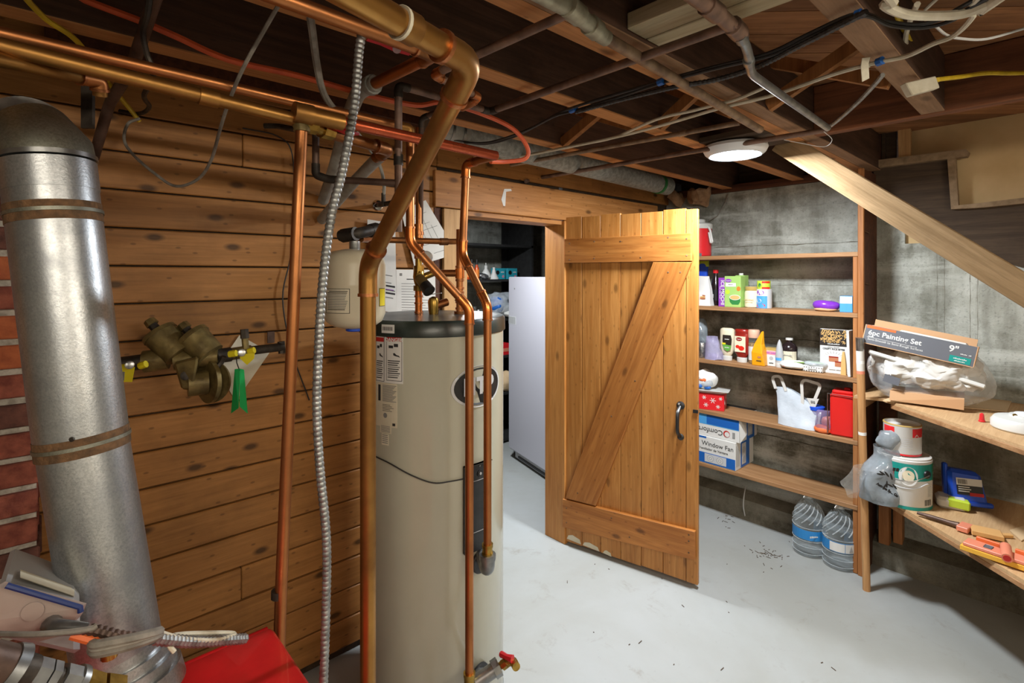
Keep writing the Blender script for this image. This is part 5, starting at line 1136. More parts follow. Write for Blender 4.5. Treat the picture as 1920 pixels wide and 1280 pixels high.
def canwrap(t, m, R, a0, a1, z0, z1, name, mat, n=8, poly=None):
    vs = []; fs = []
    for i in range(n+1):
        a = a0+(a1-a0)*i/n
        for z in (z0, z1): vs.append((R*math.sin(a), -R*math.cos(a), z))
    for i in range(n): fs.append((2*i, 2*i+2, 2*i+3, 2*i+1))
    if poly:
        vs = [(R*math.sin((a0+a1)/2+(a1-a0)/2*x), -R*math.cos((a0+a1)/2+(a1-a0)/2*x), (z0+z1)/2+(z1-z0)/2*y) for x, y in poly]; fs = [tuple(range(len(poly)))]
    return MB().add(vs, fs, m).build(name, mat, t)
canwrap(t, m, .0419, -1.0, .75, .0, .07, 'blue_panel', 'sky_blue'); canwrap(t, m, .0422, -.75, .35, .075, .105, 'purple_oval', 'purple', poly=ell(1, 1, 20)); canwrap(t, m, .0422, -.8, .0, .03, .055, 'white_cloud', 'print_white', poly=ell(1, 1, 16)); canwrap(t, m, .0424, -.8, .5, .002, .028, 'fruit_print', 'tomato', poly=ell(1, 1, 16)); canwrap(t, m, .0424, .75, 1.5, .0, .11, 'side_stripe', 'grey_silver')
m = sh(1432, 3.14, SZ[1]+.11); t = bottle('food_can', m, [(.036, 0), (.0365, .002), (.0365, .046), (.035, .048)], 'yellow_green', 'small green and red can stacked on the white can', cat='can')
canwrap(t, m, .0369, .1, 1.4, .0, .012, 'red_band', 'tomato'); canwrap(t, m, .0369, .1, 1.4, .034, .046, 'red_band', 'tomato'); canwrap(t, m, .0369, -.5, 0, .01, .035, 'green_mark', 'dark_green', poly=ell(1, 1, 12)); canwrap(t, m, .0369, -1.5, -.9, 0, .046, 'white_strip', 'print_white')
# lying purple bag, blue boxes
def lump(name, m, sx, sy, sz_, mat, label, seed=1, amp=.012, group=GS, cat='bag', par=None, part='bag', pw=.6):
    def f(a, b):
        th = 2*PI*a; ph = PI*b; s = math.sin(ph)**pw; return (sx/2*math.cos(th)*s, sy/2*math.sin(th)*s, sz_/2*(1-math.cos(ph)))
    t = par or nthing(name, m, label, cat, group); g = MB().grid(f, 25, 13, m); g.jitter(amp, 18, seed); 
    lo = min(v.z for v in g.v); base = m.to_translation().z
    for v in g.v: v.z = max(v.z-lo+base, base) if False else v.z-lo+base
    g.build(part, mat, t); return t
m = sh(1549, 3.10, SZ[1]); t = lump('snack_bag', m, .135, .10, .055, 'purple_foil', 'shiny purple bag lying beside blue boxes on second shelf', 4, .008); lump('', m @ T(0, -.012, 0), .11, .085, .02, 'cardboard', '', 6, .004, par=t, part='tray')
for px, lb_ in ((1580.5, 'left'), (1592, 'right')):
    m = sh(px, 3.08, SZ[1]); t = carton('blue_box', m, .030, .09, .083, 'sky_blue', '%s one of two small blue boxes at the shelf end' % lb_); bx((-.0135, -.0006, .045), (.0135, 0, .081), m).build('white_panel', 'print_white', t)

# ---- shelf 3
m = sh(1313, 3.17, SZ[2]); t = lump('produce_bag', m, .10, .09, .235, 'film_grey', 'clear wrinkled bag of dark food at the door edge', 8, .02); lump('', m, .08, .06, .19, 'syrup_dark', '', 9, .02, par=t, part='contents')
m = sh(1315, 3.10, SZ[2]); t = bottle('foil_can', m, [(.032, 0), (.034, .003), (.034, .09), (.033, .094)], 'foil', 'foil covered can in front of the clear bag', cat='can')
m = sh(1338, 3.09, SZ[2]); t = pouch('zip_bag', m, .10, .14, .08, 'film_lilac', 'lilac zip bag slumped beside the foil can', top=.3, seed=6, jit=.012, lean=-.05); lump('', m @ T(-.005, 0, 0), .07, .05, .035, 'lilac', '', 3, .006, par=t, part='contents')
m = sh(1364, 3.12, SZ[2]); t = bottle('mayonnaise_bottle', m, [(.02, .026), (.026, .03), (.034, .045), (.042, .07), (.045, .12), (.045, .175), (.042, .188), (.03, .195), (.001, .196)], 'mayo_cream', 'cream squeeze bottle of mayonnaise standing on its cap', ([(.028, 0), (.029, .003), (.029, .025), (.024, .027)], 'white_plastic', .72), sy=.6)
fm = m @ T(.006, -.0285, .0); MB().prism([(-.022, .155), (.028, .155), (.034, .13), (.03, .095), (-.02, .10), (-.024, .12)], 0, .0008, fm @ RXm(PI/2)).build('black_label', 'cereal_black', t); MB().prism([(-.024, .098), (.03, .093), (.026, .068), (.006, .056), (-.014, .066)], 0, .0008, fm @ RXm(PI/2)).build('green_label', 'leaf_green', t)
MB().prism(rect(-.026, .097, -.004, .107), 0, .0011, fm @ RXm(PI/2)).build('yellow_flash', 'yellow_tag', t); text('MAYO', .014, fm @ T(.004, -.001, .13), 'print_white', t); text('Best', .014, fm @ T(.004, -.001, .08), 'print_white', t)
m = sh(1391.5, 3.11, SZ[2]); t = bottle('ketchup_bottle', m, [(.02, .028), (.028, .031), (.036, .045), (.043, .055), (.044, .16), (.04, .172), (.044, .178), (.043, .19), (.036, .196), (.001, .197)], 'ketchup_red', 'dark red ketchup bottle standing on its white cap', ([(.029, 0), (.03, .003), (.03, .027), (.024, .029)], 'white_plastic', .75), sy=.62)
fm = m @ T(0, -.0285, 0); MB().prism(rect(-.032, .062, .032, .155), 0, .0012, fm @ RXm(PI/2)).build('cream_label', 'mayo_cream', t); MB().prism(ell(.017, .014, 18, .008, .085), 0, .002, fm @ RXm(PI/2)).build('tomato_print', 'tomato', t); MB().prism(ell(.012, .01, 14, -.014, .093), 0, .0018, fm @ RXm(PI/2)).build('tomato_print', 'tomato', t)
MB().prism(ell(.019, .011, 16, -.006, .138), 0, .002, fm @ RXm(PI/2)).build('maroon_oval', 'ketchup_red', t); text('Organic', .010, fm @ T(-.006, -.0024, .138), 'print_white', t)
m = sh(1413.5, 3.12, SZ[2]); t = bottle('seasoning_bottle', m, [(.029, 0), (.03, .003), (.03, .145), (.028, .15)], 'glass', 'clear shaker bottle with a beige cap behind yellow bag', ([(.031, .15), (.032, .153), (.032, .19), (.029, .197), (.001, .198)], 'beige_cap')); MB().lathe([(.0275, .003), (.0275, .12)], m, 18).build('spice', 'tan_food', t); canwrap(t, m, .0304, -.9, .5, .02, .10, 'label_wrap', 'print_white')
m = sh(1425, 3.07, SZ[2]); t = nthing('coffee_bag', m, 'golden yellow foil bag folded to a point', 'bag')
v = [(-.036, -.025, 0), (.034, -.02, 0), (.034, .03, 0), (-.036, .03, 0), (-.04, -.024, .075), (.022, -.03, .07), (.03, .025, .08), (-.03, .03, .08), (-.028, -.012, .125), (.012, -.016, .12), (.022, .012, .125), (-.012, .018, .125), (.008, -.002, .195), (.020, -.003, .198), (.021, .003, .198), (.009, .004, .195)]
fs = [(0, 3, 2, 1)]+[(a+b, a+(b+1) % 4, a+4+(b+1) % 4, a+4+b) for a in (0, 4, 8) for b in range(4)]+[(12, 13, 14, 15)]
g = MB().add(v, fs, m); g.build('bag', 'yellow_foil', t, bevel=.003); text('roast', .011, m @ T(.004, -.0285, .03), 'ink', t); MB().prism(ell(.01, .006, 12, .006, .05), 0, .001, m @ T(0, -.0275, 0) @ RXm(PI/2)).build('emblem_print', 'brown_food', t)
m = sh(1446, 3.09, SZ[2]); t = carton('cookie_box', m, .074, .05, .102, 'print_white', 'small white and pink box beside yellow bag'); bx((-.037, -.0008, .065), (.037, 0, .085), m).build('pink_band', 'pink', t); bx((-.0372, -.0006, .088), (.0372, .05, .1024), m).build('tan_top', 'gold_lid', t); text('Milky Cookies', .0095, m @ T(0, -.0014, .075), 'purple', t); MB().prism(ell(.011, .011, 14, .0, .045), 0, .0008, m @ RXm(PI/2)).build('grey_ring', 'grey_box', t); text('~T~', .016, m @ T(0, -.001, .018), 'ink', t)
m = sh(1461.5, 3.09, SZ[2]); t = nthing('cream_tube', m, 'grey tapered tube standing on a white cap', 'tube'); MB().lathe([(.021, .028), (.0215, .06), (.017, .105), (.009, .14), (.002, .155)], m, 18).build('tube', 'grey_box', t); MB().lathe([(.02, 0), (.021, .002), (.021, .028)], m, 18).build('cap', 'white_plastic', t); canwrap(t, m, .022, -.8, .8, .04, .055, 'blue_print', 'sky_blue')
m = sh(1480, 3.14, SZ[2]); t = bottle('vinegar_bottle', m, [(.032, 0), (.040, .006), (.042, .10), (.04, .115), (.03, .13), (.014, .14), (.013, .152)], 'syrup_dark', 'dark flask with pale label and white cap', ([(.019, .152), (.019, .163), (.001, .164)], 'white_plastic')); canwrap(t, m, .0423, -1.3, 1.3, .012, .092, 'pale_label', 'cream_paper'); text('balsamic', .012, m @ T(.006, -.0432, .07), 'ink_grey', t)
m = sh(1489, 3.10, SZ[2]); t = lump('wipes_packet', m, .15, .13, .042, 'white_paper', 'white soft packet lying left of the egg-shaped butter pack', 11, .008); MB().prism(rect(-.03, -.02, .04, .02), 0, .001, m @ T(.02, -.02, .043)).build('green_print', 'green_print', t); text('fresh', .014, m @ T(-.02, -.056, .018), 'danger_red', t)
t['label'] = 'white soft packet lying in front of the dark flask'
m = sh(1526, 3.07, SZ[2]); t = nthing('cracker_tray', m, 'clear topped green packet lying before tall cereal box', 'packet'); MB().box((-.05, -.01, 0), (.045, .07, .032), m).jitter(.003, 20).build('tray', 'print_white', t, bevel=.004); lump('', m @ T(0, .03, .022), .115, .09, .03, 'film_haze', '', 13, .006, par=t, part='film'); MB().box((-.045, .02, .045), (.04, .065, .049), m).jitter(.004, 20).build('green_lid', 'green_print', t)
for k in range(8): MB().prism(ell(.0035, .0025, 8, -.044+k*.012, .006), 0, .001, m @ T(0, -.0112, 0) @ RXm(PI/2)).build('dot_print', 'ink', t); MB().prism(ell(.0025, .002, 8, -.044+k*.012, .025), 0, .001, m @ T(0, -.0112, 0) @ RXm(PI/2)).build('dot_print', 'ink', t)
text('crackers', .011, m @ T(-.004, -.0125, .0155), 'ink_grey', t)
m = sh(1563, 3.10, SZ[2], .05); cw, chh = .128, .232; t = carton('cereal_box', m, cw, .05, chh, 'print_white', 'tall box of crispy rice bites, black speckled above white')
bx((-cw/2-.0003, -.0007, .145), (cw/2+.0003, .0, chh-.001), m).build('black_panel', 'cereal_black', t)
sp = MB(); rn = random.Random(12)
for k in range(150):
    x, z, a = rn.uniform(-cw/2+.006, cw/2-.006), rn.uniform(.162, chh-.004), rn.uniform(0, PI); c_, s_ = math.cos(a), math.sin(a)
    sp.prism([(x+c_*p-s_*q, z+s_*p+c_*q) for p, q in ((-.005, -.0014), (.005, -.0014), (.0058, 0), (.005, .0014), (-.005, .0014))], 0, .0012, m @ RXm(PI/2))
sp.build('rice_print', 'tan_food', t)
text('CHOCOLATE', .0125, m @ T(0, -.0011, .155), 'print_white', t); text('CRISPY RICE BITES', .0125, m @ T(0, -.0011, .128), 'ink', t, bold=.0003); text('SALTED CARAMEL', .008, m @ T(0, -.0011, .139), 'ink_grey', t)
for x, z in ((.0, .062), (.028, .038)): MB().prism(rect(x-.022, z, x+.022, z+.026), 0, .0008, m @ RXm(PI/2)).build('bite_print', 'brown_food', t); MB().prism(rect(x-.022, z+.022, x+.022, z+.028), 0, .0012, m @ RXm(PI/2)).build('chocolate_print', 'ketchup_red', t)
for k in range(9):
    a = PI*(k+.5)/9; MB().prism([(.0+.032*math.cos(a)-.0008, .085+.02*math.sin(a)), (.0+.032*math.cos(a)+.0008, .085+.02*math.sin(a)), (.0+.046*math.cos(a)+.0008, .085+.032*math.sin(a)), (.0+.046*math.cos(a)-.0008, .085+.032*math.sin(a))], 0, .0008, m @ RXm(PI/2)).build('ray_print', 'ink_grey', t)
text('natural flavors', .008, m @ T(.01, -.0011, .02), 'ink_grey', t)
m = sh(1592, 3.045, SZ[2]-.0); single(MB().box((-.006, .0, .001), (.006, .17, .235), m @ RYm(-.03)), 'white_binder', 'white_paper', 'thin white binder standing at shelf end post', 'binder', bevel=.0015)
m = sh(1584.5, 3.12, SZ[2]); single(MB().prism([(-.012, 0), (.012, 0), (.010, .07), (.004, .12), (-.004, .12), (-.01, .07)], 0, .03, m @ RXm(PI/2)), 'tan_pouch', 'tan_food', 'small tan pouch between cereal box and white binder', 'bag', GS)

# ---- shelf 4
m = sh(1330, 3.06, SZ[3], .32); t = nthing('gift_box', m, 'red gift box with white snowflakes', 'box'); MB().box((-.13, 0, 0), (.085, .12, .10), m).build('carton', 'red_plastic', t, bevel=.002)
for x, z, s in ((.02, .06, .018), (.05, .025, .012), (.065, .075, .010), (-.02, .03, .014), (-.03, .075, .012)):
    for k in range(3): MB().box((-s, -.0008, -.0016), (s, 0, .0016), m @ T(x, 0, z) @ RYm(k*PI/3)).build('snowflake_print', 'print_white', t)
for y, z, s in ((.03, .05, .014), (.08, .03, .01), (.075, .075, .012)):
    for k in range(3): MB().box((-.0008, -s, -.0014), (.0, s, .0014), m @ T(.0858, y, z) @ RXm(k*PI/3)).build('snowflake_print', 'print_white', t)
m = m @ T(-.01, -.0, .1); t = nthing('serving_tray', m, 'white serving tray resting on the red gift box', 'tray'); MB().hexa([m @ Vector(p) for p in ((-.12, .01, 0), (.08, .01, 0), (.08, .11, 0), (-.12, .11, 0))], [m @ Vector(p) for p in ((-.16, -.025, .022), (.125, -.025, .022), (.125, .14, .022), (-.16, .14, .022))]).build('tray', 'white_plastic', t, bevel=.003)
m = m @ T(-.03, .04, .022); t = lump('party_bag', m, .16, .11, .10, 'white_paper', 'crumpled white and blue packet lying on serving tray', 21, .02); lump('', m @ T(.02, -.02, .01), .09, .08, .05, 'film_haze', '', 22, .015, par=t, part='wrapper')
for x, z, mt in ((-.02, .03, 'deep_blue'), (.03, .025, 'deep_blue'), (.0, .07, 'orange')): lump('', m @ T(x, -.045, z-.02), .04, .02, .022, mt, '', 23, .004, par=t, part='printed_patch')
# carrier bag
m = sh(1500, 3.10, SZ[3]); t = nthing('carrier_bag', m, 'milky white carrier bag with two upright loop handles', 'bag', None)
def fb(a, b):
    th = 2*PI*a; w0 = .105+.015*b; d0_ = .06*(1-.75*b); x = w0*max(-1, min(1, 1.2*math.cos(th))); y = d0_*math.sin(th)
    h = .20*b-.10*b*max(0, (x+.05)/.18); return (x-.01*b, y, h)
g = MB().grid(fb, 29, 12, m); g.f.append(tuple(range(28))); g.sm.append(False); g.jitter(.013, 13, 31); 
for v in g.v: v.z = max(v.z, SZ[3]+.001)
g.build('bag', 'cloudy_bag', t)
for pts in ([(-.12, .19), (-.14, .255), (-.095, .265), (-.065, .185)], [(.02, .12), (.015, .245), (.03, .262), (.10, .25), (.105, .235), (.075, .15)]):
    MB().strip(fillet([m @ Vector((x, -.02, z)) for x, z in pts], .02), .015, .004, up=(-1, 0, 0)).build('handle', 'cloth_white', t)
pp = [m @ Vector(p) for p in ((.04, -.022, .165), (.10, -.022, .17), (.075, -.024, .10))]; MB().add(pp+[p+Vector((.003, 0, 0)) for p in pp], [(0, 1, 2), (5, 4, 3)]).build('handle_patch', 'cloth_white', t); text('51', .022, m @ T(.072, -.026, .15), 'ink_grey', t)
m = sh(1531, 3.11, SZ[3]); t = nthing('food_tub', m, 'clear tub with a blue lid behind carrier bag', 'tub'); MB().lathe([(.03, 0), (.036, .09), (.037, .105)], m, 20).build('tub', 'film_lilac', t); MB().lathe([(.04, .105), (.04, .122), (.03, .126), (.001, .126)], m, 20).build('lid', 'blue_plastic', t)
m = sh(1548, 3.07, SZ[3]); t = lump('orange_toy_bag', m, .10, .07, .11, 'film_purple', 'clear bag of orange plastic pieces beside red tin', 41, .015); lump('', m @ T(-.01, -.01, 0), .085, .05, .04, 'orange', '', 42, .008, par=t, part='contents'); lump('', m @ T(.01, .0, .03), .06, .05, .05, 'salmon', '', 43, .01, par=t, part='contents')
m = sh(1580, 3.05, SZ[3]+.002, .12); t = nthing('red_tin_case', m, 'tall red tin case in a wire frame on fourth shelf', 'case', None)
MB().rbox((-.058, -.0, .0), (.05, .11, .215), .012, m, 4).build('case', 'red_tin', t); MB().rbox((-.05, .01, .215), (.045, .1, .232), .012, m, 4).build('case_lid', 'red_tin', t); MB().box((.0, .04, .232), (.03, .07, .245), m).build('lid_knob', 'red_tin', t, bevel=.003)
MB().tube([m @ Vector(p) for p in ((-.066, -.008, .01), (-.066, -.008, .215), (.058, -.008, .208), (.058, -.008, .0))], .0028, 6).tube([m @ Vector(p) for p in ((.058, .11, .0), (.058, .11, .20), (-.066, .11, .215), (-.066, .11, .01))], .0028, 6).build('wire_frame', 'steel', t)
MB().cyl(m @ Vector((.052, .0, .17)), m @ Vector((.064, .0, .17)), .008).build('latch', 'steel', t)

# ---- shelf 5: fan boxes
def fanbox(z, h, label, flip, x1, dxy):
    u = 3.032+dxy; p = PU(x1, CY, u); m = frame((p.x, p.y, z), (0, -1, 0), (1, 0, 0), (0, 0, 1)) @ T(-.28, 0, 0); t = nthing('fan_box', m, label, 'box', 'window fan boxes'); MB().box((-.28, 0, 0), (.28, .25, h), m).build('carton', 'print_white', t, bevel=.002)
    if not flip:
        bx((-.28, -.0008, .004), (.279, 0, .066), m).build('blue_band', 'deep_blue', t); bx((-.28, -.001, .004), (.05, -.0008, .066), m).build('pale_band', 'sky_blue', t)
        text('Window Fan', .038, m @ T(.17, -.001, .122), 'ink', t); text('Ventilador de Ventana', .020, m @ T(.145, -.001, .09), 'ink', t)
        pf = bx((.09, -.0018, .012), (.225, -.0008, .062), m).build('fan_picture', 'grey_silver', t)
        for x in (.127, .186):
            for r_, mt in ((.021, 'grey_box'), (.016, 'print_white'), (.011, 'grey_box'), (.005, 'print_white')): MB().lathe([(r_, 0), (r_, .0005+.0003*(.021-r_)*100)], m @ T(x, -.0018, .037) @ RXm(PI/2), 20).build('fan_ring', mt, pf)
        MB().lathe([(.027, 0), (.027, .0008)], m @ T(.01, -.001, .037) @ RXm(PI/2), 24).build('seal', 'print_white', t); MB().lathe([(.025, .0008), (.025, .0012)], m @ T(.01, -.001, .037) @ RXm(PI/2), 24).build('seal', 'sky_blue', t); lines(m @ T(0, -.0024, 0), -.008, .028, .02, .055, 5, 'print_white', t, rag=False)
        bx((-.28, -.0008, h-.012), (.1, 0, h-.001), m).build('blue_strip', 'deep_blue', t)
        bx((.2802, .07, .004), (.2808, .19, h-.004), m).build('blue_side', 'deep_blue', t); bx((.2809, .085, .02), (.2815, .14, h-.02), m).build('side_picture', 'grey_silver', t)
        for z_ in (.05, .105): MB().lathe([(.02, 0), (.02, .001)], m @ T(.2816, .112, z_) @ RYm(PI/2), 20).build('fan_ring', 'grey_box', t)
        for k in range(4): bx((.2802, .012+k*.012, .02), (.2807, .016+k*.012, h-.02-.01*k), m).build('fine_print', 'ink_grey', t)
    else:
        bx((-.28, -.0008, .070), (.279, 0, h-.004), m).build('blue_band', 'sky_blue', t); bx((.08, -.0012, .075), (.279, -.0008, h-.02), m).build('deep_band', 'deep_blue', t)
        text('Comfort Zone', .044, m @ T(.05, -.001, .038) @ RYm(PI), 'ink', t); MB().lathe([(.02, 0), (.02, .0008)], m @ T(.205, -.0008, .038) @ RXm(PI/2), 24).build('swirl_ring', 'danger_red', t); MB().lathe([(.015, .0008), (.015, .0014)], m @ T(.208, -.0008, .036) @ RXm(PI/2), 24).build('swirl_ring', 'print_white', t)
        barcode(m, .24, .018, .255, .055, t, 8, 'ink_grey')
        bx((.2802, .10, .0), (.2808, .21, h), m).build('blue_side', 'deep_blue', t); bx((.2809, .115, .02), (.2815, .18, h-.01), m).build('side_picture', 'grey_box', t)
        for z_ in (.05, .105): MB().lathe([(.022, 0), (.022, .001)], m @ T(.2816, .148, z_) @ RYm(PI/2), 20).build('fan_ring', 'grey_silver', t)
        MB().add([m @ Vector(p) for p in ((.281, -.002, h), (.281, .085, h-.01), (.305, .05, .05), (.285, -.001, .0))], [(0, 1, 2), (0, 2, 3)]).build('torn_flap', 'print_white', t)
        bx((-.28, .0, h), (.28, .25, h+.0006), m).build('dark_top', 'panel_dark', t)
    return t
fanbox(SZ[4]+.001, .165, 'white and blue window fan box, lower of the two', False, 1379, 0)
fanbox(SZ[4]+.167, .155, 'upside down blue and white fan box, upper of two', True, 1386, .012)

# ---- water bottles on the floor
def waterjug(px, py, lab_):
    c = PZ(px, py, 0); m = T(c.x, c.y, 0) @ RZ(aF+PI/2)
    t = thing('water_bottle', c, lab_, 'bottle', 'large water bottles'); R = .079
    prof = [(.066, 0), (R*.97, .006), (R, .02), (R*.97, .04), (R, .055), (R*.97, .075), (R, .09), (R, .15), (R*.98, .16), (R*.99, .18), (R*.88, .22), (R*.6, .26), (R*.3, .278), (.021, .285), (.021, .296)]
    MB().lathe([(.064, .003)]+[(r_*.975, z_) for r_, z_ in prof[2:10]]+[(R*.93, .195)], m, 30).build('water', 'water_fill', t)
    MB().lathe(prof, m, 36).build('body', 'water_plastic', t)
    for z_ in (.022, .055, .088, .155):
        MB().tube([m @ Vector(((R+.0008)*math.cos(2*PI*k/32), (R+.0008)*math.sin(2*PI*k/32), z_)) for k in range(33)], .0014, 5).build('ring_rib', 'water_rib', t)
    for k in range(14):
        a = 2*PI*k/14; pts = []
        for i in range(7):
            s = i/6; z = .178+.09*s; r_ = R*(1.0-.5*s**1.7)+.001; b = a+1.1*s; pts.append(m @ Vector((r_*math.cos(b), r_*math.sin(b), z)))
        MB().tube(pts, .0028, 5).build('swirl_rib', 'water_rib', t)
    return t, m, R
for px, py, lb_, rot in ((1517, 1034, 'clear water jug with all-blue label, left of the pair', 0.), (1575, 1058, 'clear water jug with white label panels, next to upright', 0.)):
    t, m, R = waterjug(px, py, lb_)
    a0 = -1.5; l_ = canwrap(t, m, R+.0012, -2.2, 2.2, .095, .145, 'label_wrap', 'label_blue', 24)
    if px > 1550:
        canwrap(t, m, R+.002, -1.3, -.45, .098, .142, 'white_panel', 'print_white'); canwrap(t, m, R+.002, -.42, .25, .098, .142, 'white_panel', 'print_white'); MB().prism([(-.014, .105), (.008, .105), (-.003, .135)], 0, .001, m @ T(-.004, -R-.002, 0) @ RXm(PI/2)).build('mountain_print', 'grey_box', t)
    else:
        text('SPRING', .02, m @ T(-.028, -R+.001, .12), 'print_white', t, th=.0006); lines(m @ T(0, -R+.003, 0), .018, .05, .105, .14, 3, 'print_white', t, th=.004)
    MB().lathe([(.02, .294), (.021, .296), (.021, .306), (.019, .309), (.001, .309)], m, 16).build('cap', 'white_plastic', t)
    MB().strip(fillet([m @ Vector(p) for p in ((.0, -.0, .304), (.055, -.03, .309), (.062, -.03, .299), (.05, -.02, .292), (.02, 0, .296))], .008), .014, .004, up=(0, 1, .01)).strip(fillet([m @ Vector(p) for p in ((.0, .0, .306), (-.05, -.03, .314), (-.055, -.03, .308))], .006), .014, .004, up=(0, 1, .01)).build('carry_handle', 'white_plastic', t)

# ================================================================== CORNER SHELVES UNDER THE STAIR
def XY(lat, d): return (lat*RX+d*FX, lat*RY+d*FY)
cs = thing('corner_shelf', (2.95, .2, 0), 'two tiered particle board corner shelf under the stair', 'shelf')
def cboard(z, th, tip, name, mat):
    a, b, c = XY(*tip), XY(1.75, 2.45), XY(1.75, 1.28)
    poly = [a, b, c, (UB-.002, c[1]), (UB-.002, sv0-.03)] if tip[0] < 1.74 else [b, c, (UB-.002, c[1]), (UB-.002, sv0-.03), (3.03, sv0-.03)]
    MB().prism(poly[::-1], z-th, z, None).build(name, mat, cs)
cboard(.915, .012, (1.655, 2.515), 'shelf_board', 'particle_board'); cboard(.457, .014, (1.76, 2.56), 'shelf_board', 'particle_board')
def fr(d0, d1, z, name, h=.02, w=.018):
    p, q = Vector((*XY(1.757, d0), z)), Vector((*XY(1.757, d1), z)); x = (q-p).normalized(); y = Vector((0, 0, 1)).cross(x)
    MB().box((0, -w/2, -h), ((q-p).length, w/2, 0), frame(p, x, y, (0, 0, 1))).build(name, 'shelf_wood', cs, bevel=.002)
fr(2.40, 1.28, .9025, 'edge_strip'); fr(2.52, 1.28, .4425, 'edge_strip')
for (u0, v0, u1, v1, z1, mt) in ((3.19, .645, 3.235, .69, .442, 'shelf_post'), (3.245, .60, 3.295, .64, .442, 'shelf_post'), (3.2, .62, 3.25, .69, .902, 'dark_beam'), (2.70, -.19, 2.74, -.15, .902, 'shelf_post'), (3.255, -.2, 3.295, -.15, .902, 'shelf_post')):
    zb3 = .125 if u1 > 3.19 else 0
    if z1 > .8 and u1 < 3.3 and v0 > 0: zb3 = .458
    if u1 > 3.19 and v0 < 0 : zb3 = .13
    MB().box((u0, v0, zb3), (u1, v1, z1 if not (z1 > .8 and v0 < 0) else .44)).build('support_post', mt, cs, bevel=.002)
MB().box((2.98, .69, .40), (3.29, .712, .442)).build('ledger', 'shelf_wood', cs); MB().box((2.96, .69, .86), (3.29, .712, .902)).build('ledger', 'shelf_wood', cs)
# leaning pole
pb, pt = PZ(1625, 1106, 0), W(1612, 633, 2.43)
lp = thing('wooden_pole', pb, 'long wooden pole with paint marks leaning on the shelf end', 'pole'); dl = (pt-pb)
MB().tube([pb, pt-dl*.13], .0165, 14).build('pole', 'pole_wood', lp); MB().tube([pt-dl*.13, pt-dl*.05], .0168, 14).build('paint_drips', 'cloth_white', lp); MB().tube([pt-dl*.05, pt], .017, 14).build('metal_tip', 'steel', lp)
for s, mt in ((.86, 'salmon'), (.9, 'white_paper'), (.62, 'white_paper')): MB().tube([pb+dl*s, pb+dl*(s+.012)], .0169, 14).build('paint_mark', mt, lp)

# --- upper shelf things
ZU, ZL = .916, .458
cf = frame((0, 0, 0), (RX, RY, 0), (FX, FY, 0), (0, 0, 1))   # camera-parallel frame helper
cbm = [PZ(x, y, ZU+.001) for x, y in ((1655, 752), (1888, 772), (1900, 745), (1725, 722))]
single(MB().hexa(cbm, [p+Vector((0, 0, .004)) for p in cbm]), 'cardboard_sheet', 'cardboard_light', 'flat cardboard sheet under the bundle on corner shelf', 'sheet')
# bundle
dB = 2.37
ub = thing('dust_sheet_bundle', W(1735, 750, dB), 'clear bag stuffed with white dust sheets on corner shelf', 'bag')
def fbag(a, b):
    th = 2*PI*a; ph = PI*b; s = math.sin(ph)**.45; return (.225*math.cos(th)*s, .125*math.sin(th)*s, .12*(1-math.cos(ph)))
mB = frame(tuple(W(1738, 515, dB).xy)+(ZU+.006,), (0, -1, 0), (1, 0, 0), (0, 0, 1))
g = MB().grid(fbag, 41, 21, mB)
g.jitter(.022, 9, 51).jitter(.008, 30, 52)
for v in g.v: v.z = max(v.z, ZU+.007)
g.build('plastic_bag', 'film_clear', ub)
mB = mB @ T(0, -.02, 0)
def fcl(a, b):
    th = 2*PI*a; ph = PI*b; s = math.sin(ph)**.5; return (.205*math.cos(th)*s, .11*math.sin(th)*s, .08*(1-math.cos(ph)))
g = MB().grid(fcl, 91, 45, mB @ T(-.005, 0, .07)); g.jitter(.03, 13, 53).jitter(.014, 34, 54).jitter(.006, 75, 55); g.build('dust_sheet', 'cloth_white', ub)
MB().box((-.12, -.09, .004), (.13, .06, .05), mB @ RZ(.05)).jitter(.012, 12, 6).build('brown_parcel', 'cardboard', ub)
MB().prism(rect(-.03, .0, .03, .035), 0, .002, mB @ T(-.11, -.115, .085) @ RYm(.25) @ RXm(PI/2)).build('mark_panel', 'box_grey', ub)
# folded white tray under the box and the painting set box
pbm = cf @ T((1730-CX)/FPX*2.19, 2.19, 0)
q_ = [W(1640, 650, 2.42), W(1846, 712, 2.16)]; ax_ = (q_[1]-q_[0]).normalized(); yv = Vector((FX, FY, 0)); yv = (yv-ax_*yv.dot(ax_)).normalized(); zv = ax_.cross(yv)
pl = frame(q_[0], ax_, yv, zv); L_ = (q_[1]-q_[0]).length
single(MB().box((-.02, .0, -.035), (L_+.01, .20, -.018), pl).jitter(.004, 12), 'paint_tray', 'white_plastic', 'white plastic paint tray wedged under the painting set box', 'tray', bevel=.004)
o_ = W(1617, 641, 2.43); e_ = W(1824, 688, 2.16); ax_ = (e_-o_).normalized(); yv = Vector((1, 0, 0)); yv = (yv-ax_*yv.dot(ax_)).normalized(); zv = ax_.cross(yv)
pm_ = frame(o_, ax_, yv, zv) @ RXm(-.10); L_ = (e_-o_).length; H_ = .085; D_ = .15
pb_ = thing('painting_set_box', o_, 'open grey painting set box lying on the dust sheets', 'box')
bx((0, 0, 0), (L_, .003, H_), pm_).build('front_panel', 'box_grey', pb_); bx((0, D_, 0), (L_, D_+.003, H_), pm_).build('back_panel', 'cardboard', pb_); bx((0, 0, -.003), (L_, D_, 0), pm_).build('bottom_panel', 'cardboard', pb_); bx((-.003, 0, 0), (0, D_, H_), pm_).build('end_panel', 'cardboard', pb_); bx((L_, 0, 0), (L_+.003, D_, H_), pm_).build('end_panel', 'cardboard', pb_)
MB().box((.12, .02, .0), (L_-.03, .13, H_+.006), pm_).jitter(.004, 15).build('tray_liner', 'cloth_white', pb_, bevel=.01)
